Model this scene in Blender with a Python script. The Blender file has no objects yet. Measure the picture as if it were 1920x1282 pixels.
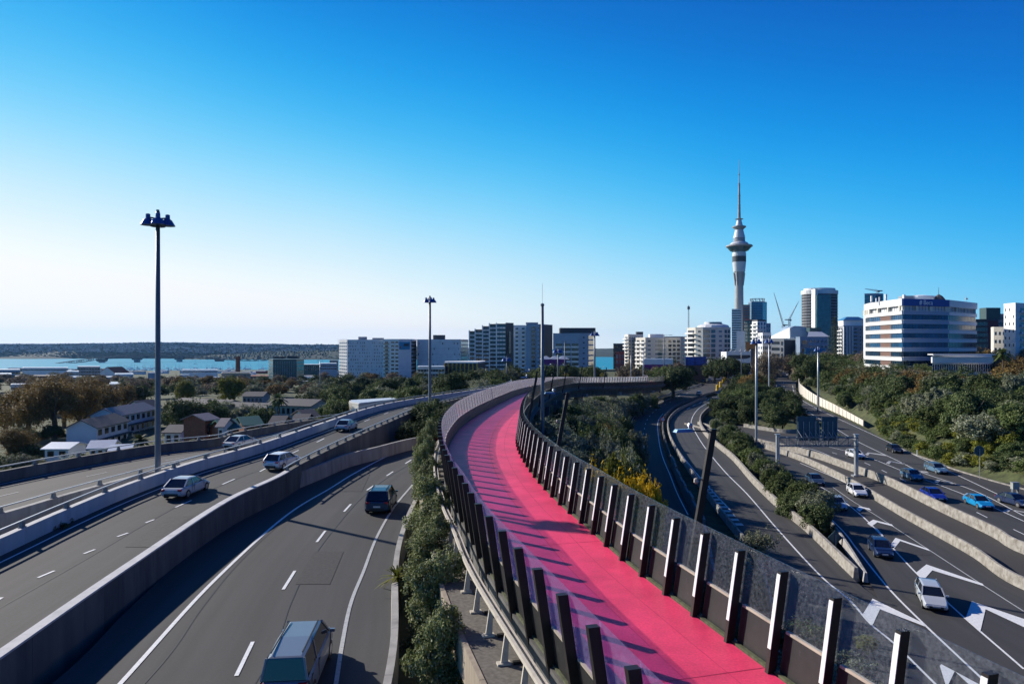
import bpy, math, random
import numpy as np
from mathutils import Vector, noise
random.seed(7)
SC = bpy.context.scene
COL = SC.collection
F = 1280.0; CX = 960.0; HY = 648.0

# ---------------------------------------------------------------- camera
cam_d = bpy.data.cameras.new("Camera"); cam = bpy.data.objects.new("Camera", cam_d); COL.objects.link(cam)
cam_d.lens = 24.0; cam_d.sensor_width = 36.0; cam_d.shift_y = 7.0/1920.0
cam_d.clip_start = 0.3; cam_d.clip_end = 30000.0
cam.location = (0, 0, 0); cam.rotation_euler = (math.radians(90), 0, 0)
SC.camera = cam
# ---------------------------------------------------------------- sky, sun, exposure
SUN_EL = math.radians(27.0)
SUN_DIR = Vector((-0.83*math.cos(SUN_EL), 0.557*math.cos(SUN_EL), math.sin(SUN_EL))).normalized()
world = bpy.data.worlds.new("World"); SC.world = world; world.use_nodes = True
wt = world.node_tree; wt.nodes.clear()
sky = wt.nodes.new('ShaderNodeTexSky'); sky.sky_type = 'NISHITA'; sky.sun_disc = False
sky.sun_elevation = SUN_EL; sky.sun_rotation = math.atan2(SUN_DIR.x, SUN_DIR.y)
sky.altitude = 60; sky.air_density = 1.0; sky.dust_density = 0.6; sky.ozone_density = 3.5
bg = wt.nodes.new('ShaderNodeBackground'); bg.inputs['Strength'].default_value = .8
wo = wt.nodes.new('ShaderNodeOutputWorld')
# clear sky colour by height above the horizon and by angle from the sun, blended with the sky texture
wtc = wt.nodes.new('ShaderNodeTexCoord'); wsx = wt.nodes.new('ShaderNodeSeparateXYZ'); wt.links.new(wtc.outputs['Generated'], wsx.inputs[0])
wdt = wt.nodes.new('ShaderNodeVectorMath'); wdt.operation = 'DOT_PRODUCT'; wt.links.new(wtc.outputs['Generated'], wdt.inputs[0]); wdt.inputs[1].default_value = (-.83, .557, 0)
wma = wt.nodes.new('ShaderNodeMath'); wma.operation = 'MULTIPLY_ADD'; wt.links.new(wdt.outputs['Value'], wma.inputs[0]); wma.inputs[1].default_value = -.25; wma.inputs[2].default_value = .235
wad = wt.nodes.new('ShaderNodeMath'); wad.operation = 'ADD'; wt.links.new(wma.outputs[0], wad.inputs[0]); wt.links.new(wsx.outputs['Z'], wad.inputs[1])
wno = wt.nodes.new('ShaderNodeTexNoise'); wno.inputs['Scale'].default_value = 2.2; wno.inputs['Detail'].default_value = 4; wt.links.new(wtc.outputs['Generated'], wno.inputs['Vector'])
wn2 = wt.nodes.new('ShaderNodeMath'); wn2.operation = 'MULTIPLY_ADD'; wt.links.new(wno.outputs[0], wn2.inputs[0]); wn2.inputs[1].default_value = .03; wn2.inputs[2].default_value = -.015
wa2 = wt.nodes.new('ShaderNodeMath'); wa2.operation = 'ADD'; wt.links.new(wad.outputs[0], wa2.inputs[0]); wt.links.new(wn2.outputs[0], wa2.inputs[1])
wrp = wt.nodes.new('ShaderNodeValToRGB'); wt.links.new(wa2.outputs[0], wrp.inputs[0]); cr_ = wrp.color_ramp; cr_.interpolation = 'B_SPLINE'
stops = [(0.0, (1.12, 1.08, 1.08)), (.085, (1.08, 1.06, 1.07)), (.165, (.74, .92, 1.04)), (.265, (.25, .72, 1.0)), (.36, (.04, .50, .94)), (.46, (0, .31, .83)), (.55, (0, .19, .68)), (.68, (0, .08, .45)), (.85, (0, .04, .28)), (1.0, (0, .025, .2))]
cr_.elements[0].position = 0; cr_.elements[0].color = (*stops[0][1], 1); cr_.elements[1].position = 1; cr_.elements[1].color = (*stops[-1][1], 1)
for p_, c_ in stops[1:-1]: e_ = cr_.elements.new(p_); e_.color = (*c_, 1)
wsc = wt.nodes.new('ShaderNodeVectorMath'); wsc.operation = 'SCALE'; wsc.inputs['Scale'].default_value = .12; wt.links.new(sky.outputs[0], wsc.inputs[0])
wmx = wt.nodes.new('ShaderNodeMix'); wmx.data_type = 'RGBA'; wmx.inputs[0].default_value = .03; wt.links.new(wrp.outputs[0], wmx.inputs[6]); wt.links.new(wsc.outputs[0], wmx.inputs[7])
wt.links.new(wmx.outputs[2], bg.inputs['Color']); wt.links.new(bg.outputs[0], wo.inputs['Surface'])
sun_d = bpy.data.lights.new("Sun", 'SUN'); sun_d.energy = 5.0; sun_d.angle = math.radians(0.5); sun_d.color = (1.0, 0.93, 0.83)
sun = bpy.data.objects.new("Sun", sun_d); COL.objects.link(sun)
sun.rotation_euler = (-SUN_DIR).to_track_quat('-Z', 'Y').to_euler()
SC.view_settings.view_transform = 'Standard'; SC.view_settings.look = 'None'
SC.view_settings.exposure = 0.32; SC.view_settings.gamma = 1.0; SC.view_settings.use_curve_mapping = False
SC.render.engine = 'CYCLES'
SC.cycles.max_bounces = 6; SC.cycles.transparent_max_bounces = 24; SC.cycles.diffuse_bounces = 2

# ---------------------------------------------------------------- projection helpers (metres, camera 0,0,0)
def D(px, py, d): return Vector(((px-CX)/F*d, d, -(py-HY)/F*d))
def W(px, py, zf):
    """ground point seen at a pixel, on a surface of height zf (number or function of Y)"""
    if not callable(zf):
        d = -zf*F/(py-HY); return D(px, py, d)
    d = 60.0
    for _ in range(40):
        d2 = -zf(d)*F/(py-HY); d = 0.5*d+0.5*min(d2, 2000)
    return Vector(((px-CX)/F*d, d, zf(d)))
def XD(px, d, z): return Vector(((px-CX)/F*d, d, z))
def interp(tab):
    xs = [t[0] for t in tab]; ys = [t[1] for t in tab]
    fx = np.linspace(xs[0]-50, xs[-1]+50, 1500); fy = np.interp(fx, xs, ys)
    k = np.ones(45)/45; fy = np.convolve(np.pad(fy, 22, mode='edge'), k, 'valid')
    return lambda v: float(np.interp(v, fx, fy))
zL1 = interp([(0, -10.4), (75, -10.4), (110, -12), (160, -15), (220, -17)])
zL2 = interp([(0, -10.4), (30, -10.4), (60, -9.95), (90, -9.6), (142, -9.9), (190, -11.0), (260, -13.5)])
zL3 = interp([(0, -11), (70, -11), (110, -13), (160, -16)])
zP  = interp([(0, -8.5), (85, -8.5), (125, -9.1), (152, -9.9), (184, -11.1), (208, -12.3), (232, -13.3), (300, -15)])
zR1 = interp([(0, -20.93), (50, -20.93), (110, -20.2), (320, -20.0), (500, -19)])
zRL = interp([(0, -20.88), (60, -20.88), (120, -20.8), (260, -20.5)])
zRR = interp([(0, -20.3), (450, -20.3), (600, -18)])

def smooth(pts, n):
    """Catmull-Rom through pts, n even steps by length"""
    P = [Vector(p) for p in pts]
    if len(P) == 2:
        out = [P[0].lerp(P[1], i/10) for i in range(11)]
    else:
        Q = [P[0]*2-P[1]] + P + [P[-1]*2-P[-2]]
        out = []
        for i in range(1, len(Q)-2):
            p0, p1, p2, p3 = Q[i-1:i+3]
            t1 = max((p1-p0).length, 1e-6)**.5; t2 = max((p2-p1).length, 1e-6)**.5; t3 = max((p3-p2).length, 1e-6)**.5
            m1 = ((p1-p0)/t1 - (p2-p0)/(t1+t2) + (p2-p1)/t2)*t2
            m2 = ((p2-p1)/t2 - (p3-p1)/(t2+t3) + (p3-p2)/t3)*t2
            for k in range(12):
                t = k/12
                out.append(p1*(2*t**3-3*t*t+1)+m1*(t**3-2*t*t+t)+p2*(-2*t**3+3*t*t)+m2*(t**3-t*t))
        out.append(P[-1])
    cum = [0]
    for a, b in zip(out, out[1:]): cum.append(cum[-1]+(b-a).length)
    res = []; j = 0
    for i in range(n+1):
        s = cum[-1]*i/n
        while j < len(cum)-2 and cum[j+1] < s: j += 1
        t = (s-cum[j])/max(cum[j+1]-cum[j], 1e-9)
        res.append(out[j].lerp(out[j+1], min(max(t, 0), 1)))
    return res
def plen(p): return sum((b-a).length for a, b in zip(p, p[1:]))
def dense(pts, step): 
    c = smooth(pts, 200); return smooth(c, max(2, int(plen(c)/step)))
def normals(P):
    N = []
    for i in range(len(P)):
        t = P[min(i+1, len(P)-1)]-P[max(i-1, 0)]; t.z = 0; t.normalize(); N.append(Vector((t.y, -t.x, 0)))   # right-hand side
    return N
def offset(P, o):
    return [p+n*(o(i/(len(P)-1)) if callable(o) else o) for i, (p, n) in enumerate(zip(P, normals(P)))]
def onz(P, zf, dz=0): return [Vector((p.x, p.y, zf(p.y)+dz)) for p in P]

# ---------------------------------------------------------------- mesh builder
class MB:
    def __init__(s): s.v = []; s.f = []
    def add(s, vs, fs):
        o = len(s.v); s.v += [tuple(v) for v in vs]; s.f += [tuple(i+o for i in f) for f in fs]; return s
    def quad(s, *p): return s.add(p, [tuple(range(len(p)))])
    def box(s, c, h, u=(1, 0), top=None, lean=(0, 0)):
        """centre, half sizes, x direction; top = scale of the upper face; lean = shift of the upper face"""
        u = Vector((u[0], u[1], 0)).normalized(); w = Vector((-u.y, u.x, 0)); c = Vector(c); t = top or (1, 1)
        vs = []
        for k, (sx, sy) in ((-1, (1, 1)), (1, t)):
            for a, b in ((-1, -1), (1, -1), (1, 1), (-1, 1)):
                q = c+u*(a*h[0]*sx)+w*(b*h[1]*sy)+Vector((0, 0, k*h[2]))
                if k == 1: q += Vector((lean[0], lean[1], 0))
                vs.append(q)
        return s.add(vs, [(3, 2, 1, 0), (4, 5, 6, 7), (0, 1, 5, 4), (1, 2, 6, 5), (2, 3, 7, 6), (3, 0, 4, 7)])
    def bar(s, a, b, w, h=None):
        a = Vector(a); b = Vector(b); h = h or w; t = (b-a).normalized()
        up = Vector((0, 0, 1)) if abs(t.z) < .95 else Vector((0, 1, 0))
        r = t.cross(up).normalized(); n = r.cross(t)
        vs = [p+r*(i*w/2)+n*(j*h/2) for p in (a, b) for i, j in ((-1, -1), (1, -1), (1, 1), (-1, 1))]
        return s.add(vs, [(3, 2, 1, 0), (4, 5, 6, 7), (0, 1, 5, 4), (1, 2, 6, 5), (2, 3, 7, 6), (3, 0, 4, 7)])
    def tube(s, P, R, n=8):
        P = [Vector(p) for p in P]; R = R if isinstance(R, (list, tuple)) else [R]*len(P)
        vs = []; fs = []
        for i, p in enumerate(P):
            t = (P[min(i+1, len(P)-1)]-P[max(i-1, 0)]).normalized()
            up = Vector((0, 0, 1)) if abs(t.z) < .9 else Vector((0, 1, 0))
            r = t.cross(up).normalized(); q = r.cross(t)
            for k in range(n):
                a = 2*math.pi*k/n; vs.append(p+(r*math.cos(a)+q*math.sin(a))*R[i])
        for i in range(len(P)-1):
            for k in range(n):
                a = i*n+k; b = i*n+(k+1) % n; fs.append((a, b, b+n, a+n))
        fs.append(tuple(range(n))[::-1]); fs.append(tuple(range((len(P)-1)*n, len(P)*n)))
        return s.add(vs, fs)
    def lathe(s, c, prof, n=16):
        c = Vector(c); vs = []; fs = []
        for r, z in prof:
            for k in range(n):
                a = 2*math.pi*k/n; vs.append(c+Vector((r*math.cos(a), r*math.sin(a), z)))
        for i in range(len(prof)-1):
            for k in range(n):
                a = i*n+k; b = i*n+(k+1) % n; fs.append((a, b, b+n, a+n))
        fs.append(tuple(range(n))[::-1]); fs.append(tuple(range((len(prof)-1)*n, len(prof)*n)))
        return s.add(vs, fs)
    def prism(s, pts, z0, z1):
        n = len(pts); vs = [(p[0], p[1], z0) for p in pts]+[(p[0], p[1], z1) for p in pts]
        return s.add(vs, [tuple(range(n))[::-1], tuple(range(n, 2*n))]+[(i, (i+1) % n, n+(i+1) % n, n+i) for i in range(n)])
    def sweep(s, P, prof, seg=None, gap=0.02):
        """closed profile [(right offset, dz)] along P; seg = panel length (leaves a joint between panels)"""
        N = normals(P)
        def run(idx):
            vs = []; m = len(prof)
            for p, n in idx:
                for o, z in prof: vs.append(p+n*o+Vector((0, 0, z)))
            k = len(idx)
            fs = [(i*m+j, i*m+(j+1) % m, (i+1)*m+(j+1) % m, (i+1)*m+j) for i in range(k-1) for j in range(m)]
            fs += [tuple(range(m)), tuple(range((k-1)*m, k*m))[::-1]]
            s.add(vs, fs)
        if not seg: run(list(zip(P, N))); return s
        step = max(1, int(round(seg/max((P[1]-P[0]).length, 1e-3))))
        for i in range(0, len(P)-1, step):
            j = min(i+step, len(P)-1); idx = list(zip(P[i:j+1], N[i:j+1]))
            if len(idx) < 2: continue
            t = (idx[-1][0]-idx[-2][0]).normalized(); idx[-1] = (idx[-1][0]-t*gap, idx[-1][1])
            run(idx)
        return s
    def ribbon(s, A, B, zf=None, nx=6, dz=0):
        n = len(A)-1; vs = []; fs = []
        for i in range(n+1):
            for j in range(nx+1):
                p = A[i].lerp(B[i], j/nx)
                if zf: p = Vector((p.x, p.y, zf(p.y)+dz))
                vs.append(p)
        for i in range(n):
            for j in range(nx):
                a = i*(nx+1)+j; fs.append((a, a+1, a+nx+2, a+nx+1))
        return s.add(vs, fs)
    def build(s, name, mat, parent=None, smooth=False):
        me = bpy.data.meshes.new(name); me.from_pydata(s.v, [], s.f); me.materials.append(mat)
        if smooth: me.polygons.foreach_set('use_smooth', [True]*len(me.polygons))
        me.update(); o = bpy.data.objects.new(name, me); COL.objects.link(o)
        if parent is not None:
            o.parent = parent; o.matrix_parent_inverse = parent.matrix_basis.inverted()
        return o
def tag(o, label=None, cat=None, group=None, kind=None):
    if label: o['label'] = label
    if cat: o['category'] = cat
    if group: o['group'] = group
    if kind: o['kind'] = kind
    return o
def empty(name, loc, label, cat, group=None, rz=0):
    o = bpy.data.objects.new(name, None); COL.objects.link(o); o.location = loc; o.rotation_euler = (0, 0, rz)
    o.empty_display_size = .2; return tag(o, label, cat, group)
def local(mb, name, mat, parent, smooth=False):
    """build with coordinates local to the parent"""
    o = mb.build(name, mat, None, smooth); o.parent = parent; return o
def copy_tree(o, parent=None, loc=None, rz=None, scale=None, label=None, group=None):
    c = o.copy(); COL.objects.link(c)
    if parent: c.parent = parent
    if loc is not None: c.location = loc
    if rz is not None: c.rotation_euler = (0, 0, rz)
    if scale is not None: c.scale = scale
    if label: c['label'] = label
    if group: c['group'] = group
    for ch in KIDS.get(o.name, []):
        k = ch.copy(); COL.objects.link(k); k.parent = c
        for g in KIDS.get(ch.name, []):
            q = g.copy(); COL.objects.link(q); q.parent = k
    return c
KIDS = {}
def index_kids(root):
    for ch in [x for x in COL.objects if x.parent == root]:
        KIDS.setdefault(root.name, []).append(ch); index_kids(ch)

# ---------------------------------------------------------------- materials
MATS = {}
def nd(t, k, **kw):
    n = t.nodes.new(k)
    for a, b in kw.items(): setattr(n, a, b)
    return n
def mat(name, col, rough=.7, metal=0, var=.12, scale=2.0, spec=.5, bump=0, stain=None, streak=False, emit=None, coords='Position', hue=0):
    if name in MATS: return MATS[name]
    m = bpy.data.materials.new(name); m.use_nodes = True; t = m.node_tree; L = t.links
    b = t.nodes['Principled BSDF']; b.inputs['Roughness'].default_value = rough; b.inputs['Metallic'].default_value = metal
    b.inputs['Specular IOR Level'].default_value = spec
    c0 = (*col, 1)
    if coords == 'Position': src = nd(t, 'ShaderNodeNewGeometry').outputs['Position']
    else: src = nd(t, 'ShaderNodeTexCoord').outputs['Object']
    mp = nd(t, 'ShaderNodeMapping'); L.new(src, mp.inputs[0])
    if streak: mp.inputs['Scale'].default_value = (1, 1, .18)
    out = None
    if var:
        n1 = nd(t, 'ShaderNodeTexNoise'); n1.inputs['Scale'].default_value = scale; n1.inputs['Detail'].default_value = 6; L.new(mp.outputs[0], n1.inputs['Vector'])
        r = nd(t, 'ShaderNodeMapRange'); L.new(n1.outputs[0], r.inputs[0]); r.inputs[1].default_value = .3; r.inputs[2].default_value = .7
        r.inputs[3].default_value = 1-var; r.inputs[4].default_value = 1+var
        mx = nd(t, 'ShaderNodeVectorMath', operation='SCALE'); mx.inputs[0].default_value = col; L.new(r.outputs[0], mx.inputs['Scale']); out = mx.outputs[0]
        if bump:
            bp = nd(t, 'ShaderNodeBump'); bp.inputs['Strength'].default_value = bump; bp.inputs['Distance'].default_value = .05
            L.new(n1.outputs[0], bp.inputs['Height']); L.new(bp.outputs[0], b.inputs['Normal'])
    if stain:
        scol, sscale, lo, hi = stain
        n2 = nd(t, 'ShaderNodeTexNoise'); n2.inputs['Scale'].default_value = sscale; n2.inputs['Detail'].default_value = 8; n2.inputs['Roughness'].default_value = .7
        L.new(mp.outputs[0], n2.inputs['Vector'])
        r2 = nd(t, 'ShaderNodeMapRange'); L.new(n2.outputs[0], r2.inputs[0]); r2.inputs[1].default_value = lo; r2.inputs[2].default_value = hi
        mm = nd(t, 'ShaderNodeMix', data_type='RGBA'); L.new(r2.outputs[0], mm.inputs[0])
        if out: L.new(out, mm.inputs[6])
        else: mm.inputs[6].default_value = c0
        mm.inputs[7].default_value = (*scol, 1); out = mm.outputs[2]
    if out: L.new(out, b.inputs['Base Color'])
    else: b.inputs['Base Color'].default_value = c0
    if emit: b.inputs['Emission Color'].default_value = (*emit[0], 1); b.inputs['Emission Strength'].default_value = emit[1]
    MATS[name] = m; return m
def glass_mat(name, tint, alpha, diff=.15, dcol=(.6, .6, .65), pattern=0):
    m = bpy.data.materials.new(name); m.use_nodes = True; t = m.node_tree; t.nodes.clear(); L = t.links
    o = nd(t, 'ShaderNodeOutputMaterial'); tr = nd(t, 'ShaderNodeBsdfTransparent'); tr.inputs[0].default_value = (*tint, 1)
    gl = nd(t, 'ShaderNodeBsdfGlossy'); gl.inputs['Roughness'].default_value = .06
    df = nd(t, 'ShaderNodeBsdfDiffuse'); df.inputs[0].default_value = (*dcol, 1)
    tl = nd(t, 'ShaderNodeBsdfTranslucent'); tl.inputs[0].default_value = (*dcol, 1)
    ad = nd(t, 'ShaderNodeMixShader'); ad.inputs[0].default_value = .5; L.new(df.outputs[0], ad.inputs[1]); L.new(tl.outputs[0], ad.inputs[2])
    m1 = nd(t, 'ShaderNodeMixShader'); L.new(tr.outputs[0], m1.inputs[1]); L.new(ad.outputs[0], m1.inputs[2]); m1.inputs[0].default_value = diff
    if pattern:
        g = nd(t, 'ShaderNodeNewGeometry'); n = nd(t, 'ShaderNodeTexNoise'); n.inputs['Scale'].default_value = 11; n.inputs['Detail'].default_value = 9; n.inputs['Roughness'].default_value = .85
        L.new(g.outputs['Position'], n.inputs['Vector'])
        r = nd(t, 'ShaderNodeMapRange'); L.new(n.outputs[0], r.inputs[0]); r.inputs[1].default_value = .42; r.inputs[2].default_value = .68
        r.inputs[3].default_value = diff*.35; r.inputs[4].default_value = min(1, diff+pattern); L.new(r.outputs[0], m1.inputs[0])
    fr = nd(t, 'ShaderNodeFresnel'); fr.inputs[0].default_value = 1.45
    m2 = nd(t, 'ShaderNodeMixShader'); gb = nd(t, 'ShaderNodeNewGeometry'); ff = nd(t, 'ShaderNodeMath', operation='MULTIPLY'); iv = nd(t, 'ShaderNodeMath', operation='SUBTRACT'); iv.inputs[0].default_value = 1.0
    L.new(gb.outputs['Backfacing'], iv.inputs[1]); L.new(iv.outputs[0], ff.inputs[0]); L.new(fr.outputs[0], ff.inputs[1]); L.new(ff.outputs[0], m2.inputs[0]); L.new(m1.outputs[0], m2.inputs[1]); L.new(gl.outputs[0], m2.inputs[2])
    L.new(m2.outputs[0], o.inputs[0]); MATS[name] = m; return m
def leaf_mat(name, c1, c2, c3=None, scale=.9):
    m = bpy.data.materials.new(name); m.use_nodes = True; t = m.node_tree; L = t.links; b = t.nodes['Principled BSDF']
    b.inputs['Roughness'].default_value = .7; b.inputs['Specular IOR Level'].default_value = .15
    oi = nd(t, 'ShaderNodeObjectInfo'); tc = nd(t, 'ShaderNodeNewGeometry')
    n = nd(t, 'ShaderNodeTexNoise'); n.inputs['Scale'].default_value = scale; n.inputs['Detail'].default_value = 5; L.new(tc.outputs['Position'], n.inputs['Vector'])
    r = nd(t, 'ShaderNodeMapRange'); L.new(n.outputs[0], r.inputs[0]); r.inputs[1].default_value = .35; r.inputs[2].default_value = .65
    m1 = nd(t, 'ShaderNodeMix', data_type='RGBA'); L.new(r.outputs[0], m1.inputs[0]); m1.inputs[6].default_value = (*c1, 1); m1.inputs[7].default_value = (*c2, 1)
    out = m1.outputs[2]
    ri = tc.outputs['Random Per Island']
    m3 = nd(t, 'ShaderNodeMix', data_type='RGBA'); L.new(out, m3.inputs[6]); m3.inputs[7].default_value = (*(c3 or c2), 1)
    r3 = nd(t, 'ShaderNodeMapRange'); L.new(ri, r3.inputs[0]); r3.inputs[1].default_value = .72; r3.inputs[2].default_value = 1; L.new(r3.outputs[0], m3.inputs[0]); out = m3.outputs[2]
    sc = nd(t, 'ShaderNodeMapRange'); L.new(oi.outputs['Random'], sc.inputs[0]); sc.inputs[3].default_value = .72; sc.inputs[4].default_value = 1.3
    vm = nd(t, 'ShaderNodeVectorMath', operation='SCALE'); L.new(out, vm.inputs[0]); L.new(sc.outputs[0], vm.inputs['Scale'])
    L.new(vm.outputs[0], b.inputs['Base Color'])
    tl = nd(t, 'ShaderNodeBsdfTranslucent'); L.new(vm.outputs[0], tl.inputs[0])
    ms = nd(t, 'ShaderNodeMixShader'); ms.inputs[0].default_value = .22; o = t.nodes['Material Output']
    L.new(b.outputs[0], ms.inputs[1]); L.new(tl.outputs[0], ms.inputs[2]); L.new(ms.outputs[0], o.inputs[0])
    MATS[name] = m; return m

def asphalt(name, col, streaky=.55):
    m = mat(name, col, .85, var=.0); t = m.node_tree; L = t.links; b = t.nodes['Principled BSDF']
    g = nd(t, 'ShaderNodeNewGeometry')
    n1 = nd(t, 'ShaderNodeTexNoise'); n1.inputs['Scale'].default_value = .16; n1.inputs['Detail'].default_value = 5; L.new(g.outputs['Position'], n1.inputs['Vector'])
    n2 = nd(t, 'ShaderNodeTexNoise'); n2.inputs['Scale'].default_value = 9; n2.inputs['Detail'].default_value = 6; n2.inputs['Roughness'].default_value = .8; L.new(g.outputs['Position'], n2.inputs['Vector'])
    uv = nd(t, 'ShaderNodeUVMap'); mp = nd(t, 'ShaderNodeMapping'); mp.inputs['Scale'].default_value = (14, .05, 1); L.new(uv.outputs[0], mp.inputs[0])
    n3 = nd(t, 'ShaderNodeTexNoise'); n3.inputs['Scale'].default_value = 1; n3.inputs['Detail'].default_value = 3; L.new(mp.outputs[0], n3.inputs['Vector'])
    a = nd(t, 'ShaderNodeMath', operation='MULTIPLY_ADD'); L.new(n1.outputs[0], a.inputs[0]); a.inputs[1].default_value = .5; a.inputs[2].default_value = .35
    a2 = nd(t, 'ShaderNodeMath', operation='MULTIPLY_ADD'); L.new(n2.outputs[0], a2.inputs[0]); a2.inputs[1].default_value = .9; L.new(a.outputs[0], a2.inputs[2])
    a3 = nd(t, 'ShaderNodeMath', operation='MULTIPLY_ADD'); L.new(n3.outputs[0], a3.inputs[0]); a3.inputs[1].default_value = streaky*2; L.new(a2.outputs[0], a3.inputs[2])
    a4 = nd(t, 'ShaderNodeMath', operation='ADD'); L.new(a3.outputs[0], a4.inputs[0]); a4.inputs[1].default_value = -streaky
    vm = nd(t, 'ShaderNodeVectorMath', operation='SCALE'); vm.inputs[0].default_value = col; L.new(a4.outputs[0], vm.inputs['Scale']); L.new(vm.outputs[0], b.inputs['Base Color'])
    return m
M_ASPH = asphalt('asphalt', (.044, .0425, .0415)); M_ASPHD = asphalt('asphalt_dark', (.042, .038, .035))
M_ASPHW = asphalt('asphalt_warm', (.062, .056, .05))
M_PAINT = mat('road_paint', (.78, .78, .76), .6, var=.12, scale=6, stain=((.3, .3, .29), 3.0, .6, .8))
M_PAINT2 = mat('road_paint_worn', (.5, .5, .48), .6, var=.3, scale=5, stain=((.12, .12, .12), 5.0, .5, .7))
M_CONC = mat('concrete', (.36, .345, .32), .85, var=.18, scale=1.2, stain=((.12, .115, .11), .9, .5, .8), streak=True, bump=.3)
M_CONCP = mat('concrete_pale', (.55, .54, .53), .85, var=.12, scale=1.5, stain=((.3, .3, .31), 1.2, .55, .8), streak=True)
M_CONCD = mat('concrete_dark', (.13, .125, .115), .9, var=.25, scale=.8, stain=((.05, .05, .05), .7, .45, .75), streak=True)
M_CONCB = mat('concrete_blotched', (.33, .31, .275), .9, var=.25, scale=1.4, stain=((.15, .125, .095), 1.6, .45, .7), bump=.3)
M_STEEL = mat('galvanised_steel', (.42, .44, .46), .45, .6, var=.08)
M_STEELD = mat('painted_steel_grey', (.16, .18, .2), .5, .3, var=.1)
M_BRONZE = mat('dark_bronze_metal', (.022, .019, .018), .45, .3, var=.15)
M_BRONZE2 = mat('dark_panel', (.014, .014, .015), .55, .1, var=.25, scale=5, stain=((.1, .09, .1), 4.0, .62, .75))
M_TRIM = mat('tan_trim', (.42, .36, .28), .6, var=.15)
M_RAIL = mat('weathered_cream_paint', (.6, .54, .44), .6, var=.15, scale=3, stain=((.25, .2, .15), 3, .55, .75))
M_WHITE = mat('white_paint', (.8, .8, .78), .6, var=.05)
M_SOIL = mat('brown_soil', (.14, .095, .045), .95, var=.4, scale=.8, stain=((.05, .04, .02), 1.5, .45, .65))
M_BARK = mat('bark', (.12, .09, .065), .9, var=.3, scale=4)
M_BARKP = mat('pale_bark', (.3, .26, .21), .9, var=.3, scale=4)
# ---------------------------------------------------------------- roads: edges in metres (from measured pixels)
def line(px, zf): return [W(x, y, zf) for x, y in px]
def uvs(o, nx, n):
    me = o.data; uv = me.uv_layers.new(name='UVMap')
    for p in me.polygons:
        for li in p.loop_indices:
            v = me.loops[li].vertex_index; uv.data[li].uv = ((v % (nx+1))/nx, (v//(nx+1))*1.0)
ROADS = []      # (centre samples, half width, zf, margin) for the terrain
def road(A, B, zf, m, n=120, nx=8, thick=None, ext=.0):
    A = dense(A, 1.0); B = dense(B, 1.0)
    A = smooth(A, n); B = smooth(B, n)
    mb = MB().ribbon(A, B, zf, nx); o = mb.build('road', m); uvs(o, nx, n); tag(o, kind='structure')
    for a, b in zip(A, B): ROADS.append(((a.x+b.x)/2, (a.y+b.y)/2, (a-b).length/2, zf((a.y+b.y)/2)))
    return o
def stripe(pts, zf, w=.15, m=None, parent=None, dash=None, dz=.02, name='lane_marking'):
    P = dense(pts, .6); mb = MB()
    def run(Q):
        if len(Q) < 2: return
        Q = onz(Q, zf, dz); mb.ribbon(offset(Q, -w/2), offset(Q, w/2), zf, 1, dz)
    if not dash: run(P)
    else:
        on, off = dash; k = 0; P = dense(pts, .5); a = int(on/.5); b = int((on+off)/.5)
        while k < len(P)-a: run(P[k:k+a+1]); k += b
    return mb.build(name, m or M_PAINT, parent)
def dashes_px(segs, zf, w, parent, m=None):
    mb = MB()
    for (x0, y0, x1, y1) in segs:
        a = W(x0, y0, zf); b = W(x1, y1, zf); P = [a.lerp(b, i/6) for i in range(7)]; P = onz(P, zf, .02)
        mb.ribbon(offset(P, -w/2), offset(P, w/2), zf, 1, .02)
    return mb.build('lane_marking', m or M_PAINT, parent)

# --- near left motorway (curving away under the trees)
L3l = line([(120, 1262), (232, 1150), (330, 1060), (430, 985), (530, 920), (640, 868), (720, 845), (790, 822)], zL3)
L3l = [L3l[0]+(L3l[0]-L3l[1])*1.2] + L3l + [Vector((-4, 98, 0)), Vector((3, 108, 0))]
L3r = line([(728, 1250), (736, 1080), (748, 1020), (776, 950), (812, 900), (832, 872)], zL3)
L3r = [Vector((-3.2, 2, 0)), Vector((-3.6, 12, 0))] + L3r + [Vector((-1, 84, 0)), Vector((5, 98, 0))]
L3l = [Vector((-14.5, 2, 0))]+L3l[1:]
r3 = road(L3l, L3r, zL3, M_ASPH)
e1 = line([(225, 1282), (400, 1090), (547, 959), (620, 915), (660, 890), (727, 855), (767, 841), (800, 832)], zL3)
stripe([e1[0]+(e1[0]-e1[1])*.8]+e1, zL3, .17, parent=r3)
e2 = line([(630, 1282), (642, 1205), (658, 1130), (682, 1070), (705, 1010), (738, 952), (775, 907)], zL3)
stripe([e2[0]+(e2[0]-e2[1])*1.5]+e2, zL3, .15, parent=r3, m=M_PAINT2)
dashes_px([(443, 1267, 474, 1203), (531, 1105, 553, 1070), (594, 1016, 610, 995), (645, 959, 658, 945), (688, 919, 701, 910), (725, 892, 737, 884), (760, 869, 771, 862)], zL3, .14, r3)

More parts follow.
